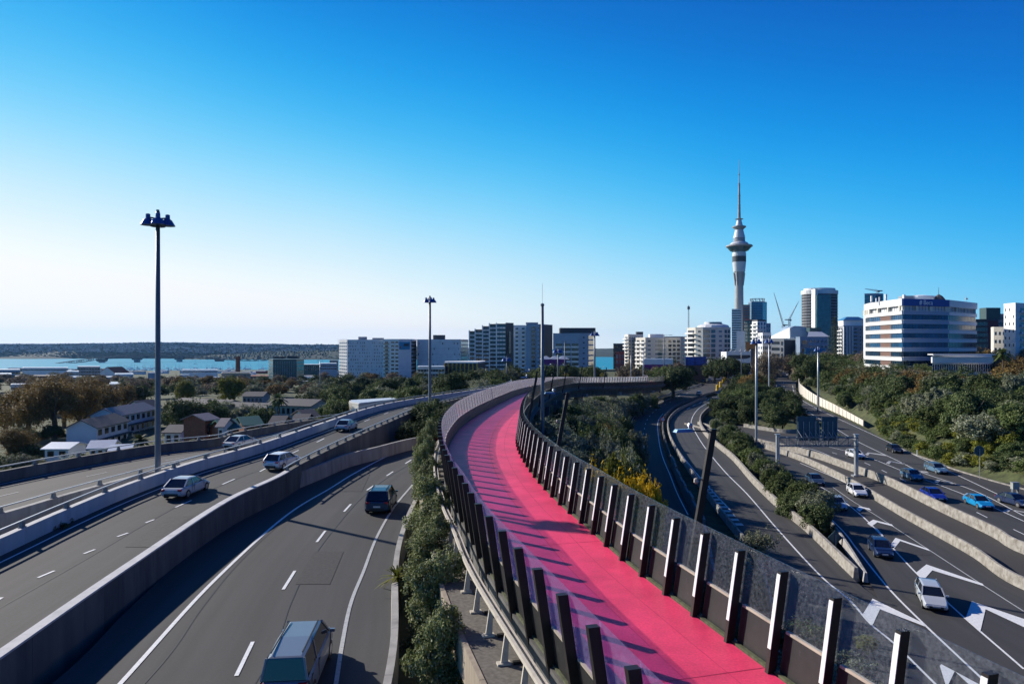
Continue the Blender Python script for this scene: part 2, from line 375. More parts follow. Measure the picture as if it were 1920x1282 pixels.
# --- left deck with cars
zpar = lambda y: zL2(y)+.85
L2r = line([(0, 1225), (232, 1065), (430, 935), (520, 893), (560, 870), (630, 835), (725, 792), (790, 766), (880, 742)], lambda y: zL2(y)+.85)
L2l = line([(0, 1042), (120, 985), (240, 932), (360, 888), (480, 852), (600, 809), (730, 766), (805, 752), (905, 736)], zL2)
L2l = [Vector((-22.5, 3, 0)), Vector((-24.2, 18, 0))]+L2l+[Vector((-2.5, 165, 0)), Vector((-.5, 190, 0)), Vector((0, 225, 0))]
L2r = [Vector((-13.6, 3, 0)), Vector((-14.9, 12, 0))]+L2r+[Vector((4.5, 165, 0)), Vector((6.5, 190, 0)), Vector((7.5, 225, 0))]
L2rr = offset(dense(L2r, 1), -.38)
r2 = road(L2l, L2rr, zL2, M_ASPH)
stripe(offset(dense(L2l, 1), .7), zL2, .13, parent=r2)
dashes_px([(-12, 1130, 4, 1120), (71, 1083, 102, 1070), (157, 1038, 178, 1030), (220, 1006, 240, 999), (273, 980, 289, 974), (329, 951, 359, 938), (417, 908, 440, 898), (487, 908-24, 510, 872), (545, 851, 560, 844), (594, 829, 608, 822), (640, 810-3, 652, 802), (683, 793-3, 693, 786), (720, 780-4, 729, 773), (757, 766, 765, 764), (800, 758, 812, 755)], zL2, .13, r2)

# --- far left carriageway
L1l = line([(0, 905), (150, 875), (300, 849), (400, 838), (475, 828)], zL1)
L1l = [Vector((-47, 2, 0)), Vector((-43, 30, 0))]+L1l+[Vector((-20, 95, 0)), Vector((-14.5, 125, 0)), Vector((-2, 160, 0))]
L1r = line([(0, 960), (125, 924), (287, 881), (375, 860)], lambda y: zL1(y)+.85)
L1r = [Vector((-36, 2, 0)), Vector((-32.6, 22, 0))]+L1r+[Vector((-25, 66, 0)), Vector((-22.5, 80, 0)), Vector((-20, 97, 0)), Vector((-12, 128, 0)), Vector((2, 158, 0))]
L1l[-4:] = [Vector((-30.5, 76, 0)), Vector((-28.5, 97, 0)), Vector((-21, 128, 0)), Vector((-6, 162, 0))]
r1 = road(L1l, L1r, zL1, M_ASPHW)
stripe(offset(dense(L1l, 1), .6), zL1, .13, parent=r1)
stripe(offset(dense(L1l, 1), 4.4), zL1, .12, parent=r1, dash=(2, 6), m=M_PAINT2)
for q in ((L1r, -.6),): stripe(offset(dense(L1r, 1), -.9), zL1, .12, parent=r1, m=M_PAINT2)

# --- right lower pair: shaded carriageway and its twin
R1al = line([(1175, 930), (1172, 880), (1173, 847), (1176, 812), (1188, 783), (1205, 764), (1240, 747), (1285, 733), (1318, 722)], zR1)
R1al = [Vector((2, 20, 0)), Vector((6.5, 45, 0)), Vector((12.0, 70, 0))]+R1al[1:]+[Vector((128, 440, 0))]
R1ar = line([(1306, 985), (1275, 925), (1260, 887), (1248, 852), (1240, 822), (1238, 800), (1243, 782), (1277, 757), (1341, 736)], zR1)
R1ar = [Vector((10, 20, 0)), Vector((14, 45, 0)), Vector((17.6, 62, 0))]+R1ar+[Vector((128, 360, 0)), Vector((150, 450, 0))]
ra = road(R1al, R1ar, zR1, M_ASPHD)
stripe(line([(1174, 905), (1175, 847), (1176, 820), (1182, 795), (1197, 774), (1240, 753), (1290, 737)], zR1), zR1, .16, parent=ra)
stripe(line([(1290, 965), (1270, 925), (1257, 892), (1242, 855), (1235, 822), (1234, 790), (1243, 775)], zR1), zR1, .16, parent=ra)
stripe(line([(1212, 920), (1208, 850), (1207, 815), (1214, 786), (1232, 767), (1262, 751)], zR1), zR1, .13, parent=ra, dash=(3, 7))
R1bl = line([(1425, 1050), (1385, 998), (1350, 955), (1322, 916), (1302, 890), (1278, 855), (1262, 826), (1256, 804), (1258, 788), (1282, 766), (1335, 744), (1390, 728)], zR1)
R1bl = [Vector((14.5, 20, 0)), Vector((18, 42, 0))]+R1bl
R1br = line([(1700, 1188), (1636, 1115), (1606, 1090), (1510, 996), (1460, 955), (1410, 906), (1370, 860), (1330, 826), (1312, 800), (1316, 778), (1366, 748), (1430, 735)], zR1)
R1br = [Vector((33.5, 20, 0)), Vector((33.5, 45, 0)), Vector((33, 53, 0))]+R1br[1:]
rb = road(R1bl, R1br, zR1, M_ASPH)
stripe(line([(1754, 1282), (1671, 1201), (1636, 1173), (1591, 1123), (1548, 1088), (1465, 1000), (1400, 925), (1360, 885), (1317, 832), (1299, 800), (1296, 790), (1310, 766), (1335, 752), (1365, 742)], zR1), zR1, .17, parent=rb)
stripe(line([(1370, 957), (1310, 892), (1275, 848), (1262, 830)], zR1), zR1, .16, parent=rb)
dashes_px([(1288, 767, 1294, 764), (1299, 761, 1304, 758), (1311, 756, 1316, 753), (1325, 750, 1330, 748), (1342, 744, 1348, 742)], zR1, .2, rb)
# hatched paint edge beside the divider
mb = MB()
P = onz(dense(line([(1385, 985), (1350, 945), (1320, 907), (1308, 893)], zR1), .5), zR1, .02)
for i in range(0, len(P)-3, 4):
    Q = P[i:i+3]; mb.ribbon(offset(Q, -.25), offset(Q, .6), zR1, 1, .02)
mb.build('lane_marking', M_PAINT2, rb)

# --- right motorway, near carriageway (towards camera) and far carriageway with the merging ramp
RLl = line([(1583, 998), (1515, 930), (1470, 895), (1420, 865)], zRL)
RLl = [Vector((28.6, 20, 0)), Vector((28.6, 48, 0)), Vector((29.5, 55, 0)), W(1640, 1108, zRL)]+[p-Vector((.8, 0, 0)) for p in RLl]+[Vector((36, 160, 0))]
RLr = line([(1920, 1106), (1817, 1040), (1690, 968), (1590, 908), (1500, 864), (1440, 843)], zRL)
RLr = [Vector((56, 20, 0))]+RLr+[Vector((44, 175, 0))]
rl = road(RLl, RLr, zRL, M_ASPH)
A_ = [(1583, 998), (1606, 1028), (1671, 1108), (1736, 1173), (1787, 1221), (1852, 1282)]
B_ = [(1520, 902), (1560, 925), (1608, 960), (1638, 988), (1719, 1075), (1792, 1143), (1920, 1254)]
C_ = [(1560, 912), (1600, 940), (1633, 960), (1741, 1030), (1845, 1098), (1920, 1146)]
D_ = [(1500, 868), (1560, 893), (1627, 926), (1686, 960), (1790, 1021), (1920, 1098)]
stripe(line([(1495, 915)]+A_, zRL), zRL, .17, parent=rl)
stripe(line(B_, zRL), zRL, .16, parent=rl)
stripe(line(C_, zRL), zRL, .12, parent=rl, m=M_PAINT2)
stripe(line(D_, zRL), zRL, .16, parent=rl)
def chev(pts, zf, parent, m=None):
    q = [W(x, y, zf) for x, y in pts]; mb = MB()
    vs = [Vector((p.x, p.y, zf(p.y)+.03)) for p in q]
    mb.add(vs, [(0, 1, 2, 3), (3, 2, 4, 5)] if len(vs) == 6 else [tuple(range(len(vs)))])
    return mb.build('chevron_marking', m or M_PAINT, parent)
# foot outer, foot inner, apex inner, apex outer, tip inner, tip outer
chev([(1717, 1074), (1733, 1086), (1748, 1069), (1737, 1058), (1846, 1099), (1842, 1094)], zRL, rl)
chev([(1669, 1022), (1676, 1029), (1688, 1014), (1679, 1008), (1744, 1033), (1740, 1029)], zRL, rl)
chev([(1626, 981), (1634, 987), (1645, 979), (1637, 974), (1676, 987), (1672, 983)], zRL, rl)
chev([(1605, 955), (1612, 959), (1619, 953), (1611, 949), (1634, 957), (1630, 953)], zRL, rl)
chev([(1810, 1160), (1838, 1184), (1848, 1142), (1822, 1127), (1925, 1178), (1925, 1162)], zRL, rl)
chev([(1618, 1151), (1636, 1172), (1650, 1142), (1636, 1122), (1736, 1175), (1731, 1168)], zRL, rl)
chev([(1762, 1248), (1775, 1290), (1790, 1258), (1765, 1245), (1835, 1300), (1838, 1284)], zRL, rl)
chev([(1641, 990), (1672, 1029), (1675, 1026), (1645, 991)], zRL, rl)
RRl = line([(1920, 1030), (1875, 1004), (1765, 952), (1665, 903), (1602, 880), (1540, 858), (1480, 842), (1440, 834)], zRR)
RRl = [Vector((60, 20, 0))]+RRl+[Vector((48, 175, 0))]
RRr = line([(1920, 918), (1790, 881), (1740, 862), (1690, 844), (1650, 828)], zRR)
RRr = [Vector((82, 20, 0))]+RRr+[Vector((68.5, 160, 0)), Vector((61, 174, 0)), Vector((54, 185, 0))]
rr = road(RRl, RRr, zRR, M_ASPH)
stripe(line([(1920, 1020), (1765, 944), (1665, 896), (1580, 865), (1522, 842), (1470, 832)], zRR), zRR, .15, parent=rr)
stripe(line([(1920, 977), (1815, 930), (1690, 882), (1627, 857), (1565, 840), (1520, 831)], zRR), zRR, .15, parent=rr)
dashes_px([(1560, 848, 1569, 851), (1621, 867, 1632, 872), (1653, 881, 1663, 886), (1687, 896, 1698, 902), (1740, 918, 1752, 923), (1831, 960, 1851, 970), (1900, 992, 1925, 1004)], zRR, .13, rr)
for t in [(1622, 852, 1658, 852, 8), (1661, 868, 1695, 868, 9), (1702, 885, 1738, 884, 10), (1750, 903, 1785, 905, 12), (1805, 928, 1850, 930, 13), (1880, 958, 1925, 960, 15)]:
    x0, y0, x1, y1, s = t
    chev([(x0, y0), (x0+s*.7, y0+2), (x0+s*1.1, y0-2), (x0+s*.6, y0-4), (x1+4, y1+3), (x1, y1)], zRR, rr, M_PAINT2)
RSl = line([(1640, 843), (1600, 828), (1556, 801), (1496, 766), (1456, 737), (1451, 716), (1459, 706), (1480, 700)], zRR)
RSr = line([(1740, 862), (1655, 822), (1590, 788), (1540, 766), (1500, 745), (1492, 725), (1500, 710), (1530, 702)], zRR)
rs = road(RSl, RSr, lambda y: zRR(y)+.004, M_ASPH)
stripe(line([(1920, 967), (1827, 920), (1727, 885), (1690, 867), (1607, 827), (1560, 799), (1500, 763), (1462, 737), (1455, 718)], zRR), zRR, .15, parent=rs, dz=.03)
stripe(line([(1920, 950), (1815, 900), (1740, 865), (1652, 822), (1572, 785), (1530, 765), (1493, 742), (1486, 722)], zRR), zRR, .15, parent=rs, dz=.03)
dashes_px([(1472, 735, 1473, 731), (1470, 726, 1470, 723), (1469, 719, 1470, 716)], zRR, .2, rs)

# ---------------------------------------------------------------- pink path geometry (used by the terrain too)
PR = [(8.9, 10), (6.9, 17.2), (6.1, 20.2), (4.4, 27), (3.4, 32.4), (2.7, 35.8), (1.7, 42.2), (1.0, 48.6), (.5, 56), (.45, 62), (.95, 76), (2.1, 90), (3.6, 105), (5.9, 123), (10.7, 152), (18, 184), (31, 208), (46, 230), (53, 243), (57, 258), (58, 275)]
PR = dense([Vector((x, y, 0)) for x, y in PR], .5)
wtab = [(0, 5.2), (17, 5.2), (40, 5.4), (60, 5.8), (70, 6.0), (90, 5.5), (110, 5.2), (300, 5.2)]
PL = [p-n*float(np.interp(p.y, [a for a, b in wtab], [b for a, b in wtab])) for p, n in zip(PR, normals(PR))]
PR = onz(PR, zP); PL = onz(PL, zP)
PR = smooth(PR, 600); PL = smooth(PL, 600)

# ---------------------------------------------------------------- terrain
CTRL = np.array([(0, -60, -14), (-60, -60, -16), (60, -60, -18), (0, 5, -14), (-3, 25, -13), (-5, 45, -12.6), (-8, 70, -12.8), (-16, 95, -12.5), (-20, 130, -14),
 (8, 20, -16), (5, 60, -12.8), (9, 62, -14.5), (7, 80, -12.6), (11, 80, -15.5), (9, 100, -13.4), (14, 130, -15.5), (18, 110, -18), (27, 165, -18), (22, 190, -17), (35, 212, -19.4), (15, 45, -19), (60, 230, -19.5), (90, 300, -19.5),
 (36, 95, -20.2), (42, 130, -19.6), (50, 165, -19.3), (70, 180, -19.5), (90, 250, -19.5), (120, 320, -19),
 (84, 100, -18.5), (90, 100, -16.5), (108, 110, -14.5), (140, 130, -11), (92, 150, -17.5), (110, 165, -15.5), (112, 230, -17.5), (128, 210, -16.5), (150, 260, -15.5), (120, 275, -18.5), (160, 330, -15.5), (200, 300, -11), (260, 200, -6), (90, 60, -18), (120, 60, -12),
 (-44, 50, -17), (-60, 60, -22), (-100, 100, -25), (-60, 150, -25), (-38, 120, -21), (-40, 180, -24), (-24, 200, -19), (-15, 160, -15.5), (-150, 200, -27), (-300, 300, -31), (0, 260, -16.5), (-60, 270, -26),
 (0, 350, -21), (-100, 400, -28), (50, 400, -18), (100, 450, -17), (200, 450, -16), (350, 400, -10), (-200, 600, -39), (0, 700, -33), (300, 700, -22), (-500, 900, -50), (0, 1000, -48), (500, 1000, -30),
 (-250, 1000, -51), (-600, 1500, -57), (-300, 1450, -57), (0, 1450, -57), (120, 1450, -57), (600, 1500, -45), (-1100, 1900, -70), (-500, 1900, -70), (0, 1850, -70), (200, 1850, -70), (900, 1900, -64), (-1500, 1600, -62), (0, 2600, -75), (-2500, 3000, -75), (2500, 3000, -75),
 (0, 5000, -75), (-5000, 2500, -75), (5000, 1000, -60), (-4000, -1000, -30), (4000, -2000, -20), (0, -3000, -15), (0, 12000, -75), (-12000, 3000, -75), (12000, 3000, -75)], float)
RD = np.array(ROADS)
# the shrub strip, the raised path and the gore fill are open ground between the roads
def terrain(x, y):
    x = np.atleast_1d(np.asarray(x, float)); y = np.atleast_1d(np.asarray(y, float)); z = np.empty_like(x)
    for s in range(0, len(x), 4000):
        xs = x[s:s+4000, None]; ys = y[s:s+4000, None]
        d2 = (xs-CTRL[None, :, 0])**2+(ys-CTRL[None, :, 1])**2+1.0
        w = d2**-1.75; b = (w*CTRL[None, :, 2]).sum(1)/w.sum(1)
        dd = np.sqrt((xs-RD[None, :, 0])**2+(ys-RD[None, :, 1])**2)-RD[None, :, 2]
        m = dd < 6
        t = np.clip(dd/6, 0, 1); blend = RD[None, :, 3]-.8
        inside = np.where(dd < .8, blend, 1e9).min(1)
        wr = np.where(m, (1-t)**2, 0); sw = wr.sum(1); near = np.where(sw > 0, (wr*blend).sum(1)/np.maximum(sw, 1e-9), 0)
        k = np.clip(1-dd.min(1)/6, 0, 1); k = k*k*(3-2*k)
        b2 = b*(1-k)+near*k
        b2 = np.where(inside < 1e8, np.minimum(b2, inside), b2)
        tt = np.clip((ys[:, 0]-1640)/280, 0, 1); b2 = b2*(1-tt)-75*tt
        z[s:s+4000] = b2
    return z
def tz(x, y): return float(terrain([x], [y])[0])
ang = sorted(set([round(a, 3) for a in np.arange(-50, 50, .4)]+[round(a, 3) for a in np.arange(50, 310, 4.0)]))
rad = [2.0]
while rad[-1] < 11000: rad.append(rad[-1]*(1.022 if rad[-1] < 450 else 1.06)+.05)
aa, rr_ = np.meshgrid(np.radians(ang), rad)
gx = (np.sin(aa)*rr_).ravel(); gy = (np.cos(aa)*rr_).ravel(); gz = terrain(gx, gy)
na = len(ang); nr = len(rad)
vs = list(zip(gx.tolist(), gy.tolist(), gz.tolist())); c0 = len(vs); vs.append((0, 0, tz(0, 1)))
fs = [(i*na+j, i*na+(j+1) % na, (i+1)*na+(j+1) % na, (i+1)*na+j) for i in range(nr-1) for j in range(na)]
fs += [(c0, (j+1) % na, j) for j in range(na)]
M_GND = mat('ground_cover', (.062, .075, .026), .95, var=.45, scale=.9, stain=((.13, .105, .05), .5, .52, .7), bump=.6)
g = MB().add(vs, fs).build('ground', M_GND, smooth=True); tag(g, kind='structure')

# ---------------------------------------------------------------- sea and far hills
m = mat('sea_water', (.012, .16, .26), .7, var=.0, spec=.15); t = m.node_tree; b = t.nodes['Principled BSDF']
gn = nd(t, 'ShaderNodeNewGeometry'); n = nd(t, 'ShaderNodeTexNoise'); n.inputs['Scale'].default_value = .02; n.inputs['Detail'].default_value = 8; t.links.new(gn.outputs['Position'], n.inputs['Vector'])
cr = nd(t, 'ShaderNodeMix', data_type='RGBA'); cr.inputs[6].default_value = (.01, .25, .38, 1); cr.inputs[7].default_value = (.02, .34, .47, 1)
t.links.new(n.outputs[0], cr.inputs[0]); t.links.new(cr.outputs[2], b.inputs['Base Color'])
bp = nd(t, 'ShaderNodeBump'); bp.inputs['Distance'].default_value = 4; bp.inputs['Strength'].default_value = .6
t.links.new(n.outputs[0], bp.inputs['Height']); t.links.new(bp.outputs[0], b.inputs['Normal'])
mb = MB(); mb.quad((-9000, 900, -60), (9000, 900, -60), (9000, 11000, -60), (-9000, 11000, -60))
tag(mb.build('sea', m), kind='structure')
def hills(x0, x1, y0, y1, zt, seed, nx=260, ny=36):
    vs = []; fs = []
    for j in range(ny+1):
        v = j/ny
        for i in range(nx+1):
            u = i/nx; x = x0+(x1-x0)*u; y = y0+(y1-y0)*v
            prof = min(1, v*2.2)**.7*(1 if v < .75 else (1-v)/.25)
            edge = min(1, u*14, (1-u)*14)
            nz = noise.fractal(Vector((x*.0011+seed, y*.0011, 0)), 1, 2, 5)
            fine = noise.fractal(Vector((x*.012+seed, y*.012, 3)), 1, 2, 4)
            vs.append((x, y+noise.noise(Vector((x*.002, seed, 0)))*120*(1-v), -63+(zt(x)+nz*15+fine*5+63)*prof*edge))
    for j in range(ny):
        for i in range(nx):
            a = j*(nx+1)+i; fs.append((a, a+1, a+nx+2, a+nx+1))
    return MB().add(vs, fs)
mh = mat('far_hill_bush', (.018, .032, .02), .95, var=.5, scale=.012)
tag(hills(-4200, -40, 3150, 5200, lambda x: np.interp(x, [-4200, -2900, -2300, -1000, -300, -40], [2, 10, 6, -1, -8, -14]), 3.0).build('hills', mh), kind='structure')
tag(hills(-1500, -150, 2950, 3500, lambda x: np.interp(x, [-1500, -1150, -800, -400, -150], [-58, -34, -26, -34, -50]), 9.0, 120, 16).build('hills', mh), kind='structure')
tag(hills(200, 1500, 3600, 5200, lambda x: np.interp(x, [200, 600, 900, 1500], [-28, -22, -18, -16]), 5.0, 120, 16).build('hills', mh), kind='structure')
# houses among the trees of the far shore: nobody could count them
mb = MB(); rnd = random.Random(5)
for i in range(2600):
    px = rnd.uniform(-40, 640); d = rnd.uniform(3350, 4400); x = (px-CX)/F*d; v = (d-3150)/2050
    zt = float(np.interp(x, [-4200, -2900, -2300, -1000, -300, -40], [2, 10, 6, -1, -8, -14])); nz = noise.fractal(Vector((x*.0011+3.0, d*.0011, 0)), 1, 2, 5)
    z = -63+(zt+nz*15+63)*min(1, v*2.2)**.7*(1 if v < .75 else (1-v)/.25)
    mb.box((x, d, z+6), (rnd.uniform(3, 8), 5, rnd.uniform(2.5, 4.5)))
tag(mb.build('far_houses', mat('far_house_paint', (.34, .34, .35), .8, var=.5, scale=.01)), 'speckle of pale houses among the trees on the far shore', 'houses', kind='stuff')
mb = MB()
for i in range(11000):
    px = rnd.uniform(-60, 660); d = 3170+1500*rnd.random()**1.5; x = (px-CX)/F*d; v = (d-3150)/2050
    zt = float(np.interp(x, [-4200, -2900, -2300, -1000, -300, -40], [2, 10, 6, -1, -8, -14])); nz = noise.fractal(Vector((x*.0011+3.0, d*.0011, 0)), 1, 2, 5)
    z = -63+(zt+nz*15+63)*min(1, v*2.2)**.7*(1 if v < .75 else (1-v)/.25); r = rnd.uniform(5, 10)
    mb.add([(x-r, d, z), (x, d-r, z), (x+r, d, z), (x, d+r, z), (x-r*.6, d-r*.3, z+r*.7), (x+r*.5, d, z+r*.8), (x, d, z+r*rnd.uniform(.8, 1.3))],
           [(0, 1, 4), (1, 2, 5), (1, 5, 4), (4, 5, 6), (2, 3, 5), (3, 0, 4), (3, 4, 6), (3, 6, 5)])
tag(mb.build('far_wood', mat('far_wood_leaf', (.03, .055, .035), .95, var=.5, scale=.01)), 'dark bush covering the far shore hills', 'wood', kind='stuff')

mb = MB()
for i in range(1200):
    x = rnd.uniform(-1450, -180); d = rnd.uniform(2960, 3300); r = rnd.uniform(5, 10); z = -62+(np.interp(x, [-1500, -1150, -800, -400, -150], [-58, -34, -26, -34, -50])+62)*min(1, (d-2950)/550*2.2)**.7
    mb.add([(x-r, d, z), (x, d-r, z), (x+r, d, z), (x, d+r, z), (x, d, z+r*rnd.uniform(.8, 1.4))], [(0, 1, 4), (1, 2, 4), (2, 3, 4), (3, 0, 4)])
tag(mb.build('headland_wood', MATS['far_wood_leaf']), 'dark trees covering the low headland across the harbour', 'wood', kind='stuff')
tag(MB().quad((25, 47, -21.0), (37, 47, -21.0), (37, 60, -21.0), (25, 60, -21.0)).build('road', M_ASPHD), kind='structure')

M_TAR = mat('tar_seam', (.022, .021, .021), .6, var=.2); M_PATCH = mat('asphalt_patch', (.038, .036, .035), .85, var=.3, scale=6)
for pth, zf_, par_, offs in ((L3l, zL3, r3, (3.0, 6.6)), (L2l, zL2, r2, (4.5,)), (R1bl, zR1, rb, (2.2, 4.0)), (RRl, zRR, rr, (4.6, 12))):
    for o_ in offs: stripe(offset(dense(pth, 1), o_), zf_, .045, M_TAR, par_, dz=.012, name='tar_seam')
for (x, y, w_, l_, zf_, par_) in ((-9.5, 34, 1.6, 5, zL3, r3), (-19.5, 38, 1.4, 6, zL2, r2), (-12.5, 55, 1.5, 7, zL3, r3), (74, 98, 1.8, 6, zRR, rr), (41, 70, 1.5, 4, zRL, rl), (28, 74, 1.6, 7, zR1, rb)):
    q = [Vector((x+a*w_/2-.12*b*l_/2, y+b*l_/2, 0)) for a, b in ((-1, -1), (1, -1), (1, 1), (-1, 1))]; MB().quad(*[Vector((p.x, p.y, zf_(p.y)+.014)) for p in q]).build('asphalt_patch', M_PATCH, par_)
# ---------------------------------------------------------------- concrete barriers beside the roads
def clip_front(P, y0=6): return [p for p in P if p.y > y0 or p.y > 6]
BAR = [(-.22, 0), (.22, 0), (.2, .12), (.1, .85), (-.1, .85), (-.2, .12)]
WALL = [(-.19, -.6), (.19, -.6), (.19, .85), (-.19, .85)]
def barrier(pts, zf, prof, m, label, seg=5, step=.8, dz=0):
    P = onz(dense(pts, step), zf, dz); o = MB().sweep(P, prof, seg).build('concrete_barrier', m); return tag(o, label, 'barrier'), P
def rail_barrier(pts, zf, prof, m, label, post_step=4.0, wall_top=.85, rh=.34, group=None, start=0, name='concrete_barrier', mrail=None):
    P = onz(dense(pts, .8), zf); r = empty(name, P[0], label, 'barrier', group)
    MB().sweep(P, prof, 6).build('wall', m, r)
    Q = [p+Vector((0, 0, wall_top+rh)) for p in P]
    MB().sweep(Q, [(-.055, -.04), (.055, -.04), (.055, .04), (-.055, .04)]).build('rail', mrail or M_STEEL, r)
    k = max(1, int(round(post_step/.8))); N = normals(P); cnt = 0
    for i in range(start, len(P), k):
        p = P[i]; n = N[i]; t = Vector((-n.y, n.x, 0)); cnt += 1
        if cnt > 98: break
        mb = MB(); mb.box(p+Vector((0, 0, wall_top+rh*.42)), (.16, .07, rh*.42), (t.x, t.y), top=(.6, 1)); mb.box(p+Vector((0, 0, wall_top+.015)), (.2, .1, .02), (t.x, t.y))
        mb.build('rail_post', M_STEELD, r)
    return r
# low wall between the near motorway and the deck: shaded face and sunlit top put in as dark and pale concrete
Lw = dense(L2r, .8); i_sp = min(range(len(Lw)), key=lambda i: abs(Lw[i].y-50.5))
near = Lw[:i_sp+1]
r = empty('concrete_barrier', near[0], 'long plain dark concrete wall above the near motorway, its coping lit', 'barrier'); Pn = onz(near, zL2)
MB().sweep(Pn, [(-.17, -1.6), (.2, -1.6), (.17, .8), (-.17, .8)], 5).build('wall', M_CONCD, r); MB().sweep(Pn, [(-.2, .803), (.21, .803), (.21, .88), (-.2, .88)], 5, .01).build('sunlit_top', M_CONCP, r)
MB_ = [p+Vector((.62, 0, 0))*min(1, i/6) for i, p in enumerate(Lw[i_sp-1:])]
lo = line([(515, 901), (545, 890), (600, 870), (650, 851), (712, 836), (780, 820), (800, 817)], lambda y: zL3(y)+1.2)
barrier(lo, zL3, [(-.2, -.2), (.22, -.2), (.14, 1.2), (-.14, 1.2)], M_CONC, 'low curved concrete wall along the outer edge of the near motorway below the railed parapet', 5)
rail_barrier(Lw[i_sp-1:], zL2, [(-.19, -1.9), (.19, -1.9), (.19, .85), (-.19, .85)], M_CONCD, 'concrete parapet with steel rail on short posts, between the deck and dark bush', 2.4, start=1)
barrier([p for p in L3r if p.y < 78], zL3, [(-.1, -1.5), (.32, -1.5), (.28, .55), (.02, .55)], M_CONC, 'low mossy concrete kerb wall between the near motorway and the shrub strip', 4)
rail_barrier(offset(dense(L2l, 1), -.2), zL2, WALL, M_CONCP, 'pale concrete parapet with a steel rail along the far side of the left deck', 4.0)
rail_barrier(offset(dense(L1r, 1), .2), zL1, WALL, M_CONC, 'stained concrete parapet with rail on curved brackets facing the lamp mast gap', 4.0)
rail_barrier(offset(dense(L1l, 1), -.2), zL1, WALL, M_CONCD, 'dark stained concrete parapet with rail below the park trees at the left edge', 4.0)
# right side
barrier(offset(dense(R1al[2:-1], 1), -.8), zR1, BAR, M_CONC, 'thin curved concrete barrier at the foot of the bushy slope under the raised path', 4)
def jag(pts, zf, m, label, n=3):
    P = onz(dense(pts, .9), zf); mb = MB(); N = normals(P); rn = random.Random(3)
    for i in range(0, len(P)-4, 4):
        h = rn.uniform(.9, 1.5); mb.sweep(P[i:i+5], [(-.18, -1.2), (.18, -1.2), (.14, h), (-.14, h)], None)
    return tag(mb.build('retaining_wall', m), label, 'wall')
up = [p for p in offset(dense(R1ar, 1), .6) if 60 < p.y < 118]
jag(up, zR1, M_CONCB, 'stepped weathered concrete retaining wall beside the shaded lower carriageway')
barrier([p for p in offset(dense(R1ar, 1), .6) if p.y >= 116 and p.y < 430], zR1, BAR, M_CONCD, 'dark median barrier curving between the two lower carriageways', 4)
barrier([p for p in offset(dense(R1bl, 1), -.45) if 46 < p.y < 260], zR1, BAR, M_CONCB, 'blotched concrete barrier along the left edge of the open lower carriageway', 4)
jersey_r = [p for p in offset(dense(R1br, 1), .3) if 60.5 < p.y < 300]
barrier(jersey_r, zR1, [(-.3, -.3), (.3, -.3), (.15, .95), (-.15, .95)], M_CONCB, 'weathered concrete barrier between the open lower carriageway and the wooded island', 4)
barrier([p for p in offset(dense(RLl, 1), -.3) if 60 < p.y < 100], zRL, BAR, M_CONC, 'narrow concrete wall between the wooded island and the lane with the silver cars', 4)
barrier(offset(dense(RLr, 1), .35), zRL, [(-.26, -.3), (.26, -.3), (.12, .95), (-.12, .95)], M_CONCB, 'blotched concrete median barrier, the nearer of the two beside the painted chevrons', 4)
barrier(offset(dense(RRl, 1), -.35), zRR, [(-.26, -.8), (.26, -.8), (.12, .9), (-.12, .9)], M_CONCB, 'blotched concrete median barrier, the farther of the two, under the sign gantry', 4)
barrier([W(x, y, zRR) for x, y in [(1530, 808), (1478, 812), (1430, 806), (1395, 800)]], zRR, BAR, M_CONCB, 'short tan concrete barrier under the island trees left of the sign gantry', 4)
# dark median strip between the two walls, kerb and verge on the right
A = onz(smooth(offset(dense(RLr, 1), .6), 90), zRL, -.05); B = onz(smooth(offset(dense(RRl, 1), -.6), 90), zRR, -.25)
tag(MB().ribbon(A, B, None, 2).build('median_strip', M_ASPHD), kind='structure')
tag(MB().sweep(onz(dense([p for p in offset(dense(RRr, 1), .25) if p.y < 135], .9), zRR), [(-.15, -.1), (.15, -.1), (.15, .13), (-.15, .13)]).build('kerb', M_CONCB), kind='structure')
# cream panelled fence on the right of the ramp
P = onz(dense(line([(1612, 797), (1560, 772), (1520, 754), (1497, 738), (1494, 724)], zRR), 1), zRR); P = offset(P, .9)
r = empty('panel_fence', P[0], 'cream panelled noise fence rising beside the ramp below the right hillside trees', 'fence')
n = len(P); k = 5; idx = list(range(0, n-k, k)); rn = random.Random(8)
for j, i in enumerate(idx):
    a, b = P[i], P[i+k]; h = 1.0+2.6*min(1, j/len(idx)*1.7)
    MB().bar(a+Vector((0, 0, h/2)), b+Vector((0, 0, h/2+.15)), .12, h+.5).build('panel', mat('cream_panel', (.72, .66, .56), .8, var=.12), r)
    MB().box(a+Vector((0, 0, h/2)), (.14, .14, h/2+.2)).build('post', M_CONC, r)

# ---------------------------------------------------------------- raised pink path
m = mat('pink_path_coating', (.85, .05, .15), .5, var=.0, spec=.35); t = m.node_tree; b = t.nodes['Principled BSDF']; L = t.links
uvn = nd(t, 'ShaderNodeUVMap'); gn = nd(t, 'ShaderNodeNewGeometry')
n1 = nd(t, 'ShaderNodeTexNoise'); n1.inputs['Scale'].default_value = .55; n1.inputs['Detail'].default_value = 9; n1.inputs['Roughness'].default_value = .65; L.new(gn.outputs['Position'], n1.inputs['Vector'])
n2 = nd(t, 'ShaderNodeTexNoise'); n2.inputs['Scale'].default_value = 14; n2.inputs['Detail'].default_value = 5; L.new(gn.outputs['Position'], n2.inputs['Vector'])
ad = nd(t, 'ShaderNodeMath', operation='MULTIPLY_ADD'); L.new(n2.outputs[0], ad.inputs[0]); ad.inputs[1].default_value = .55; L.new(n1.outputs[0], ad.inputs[2])
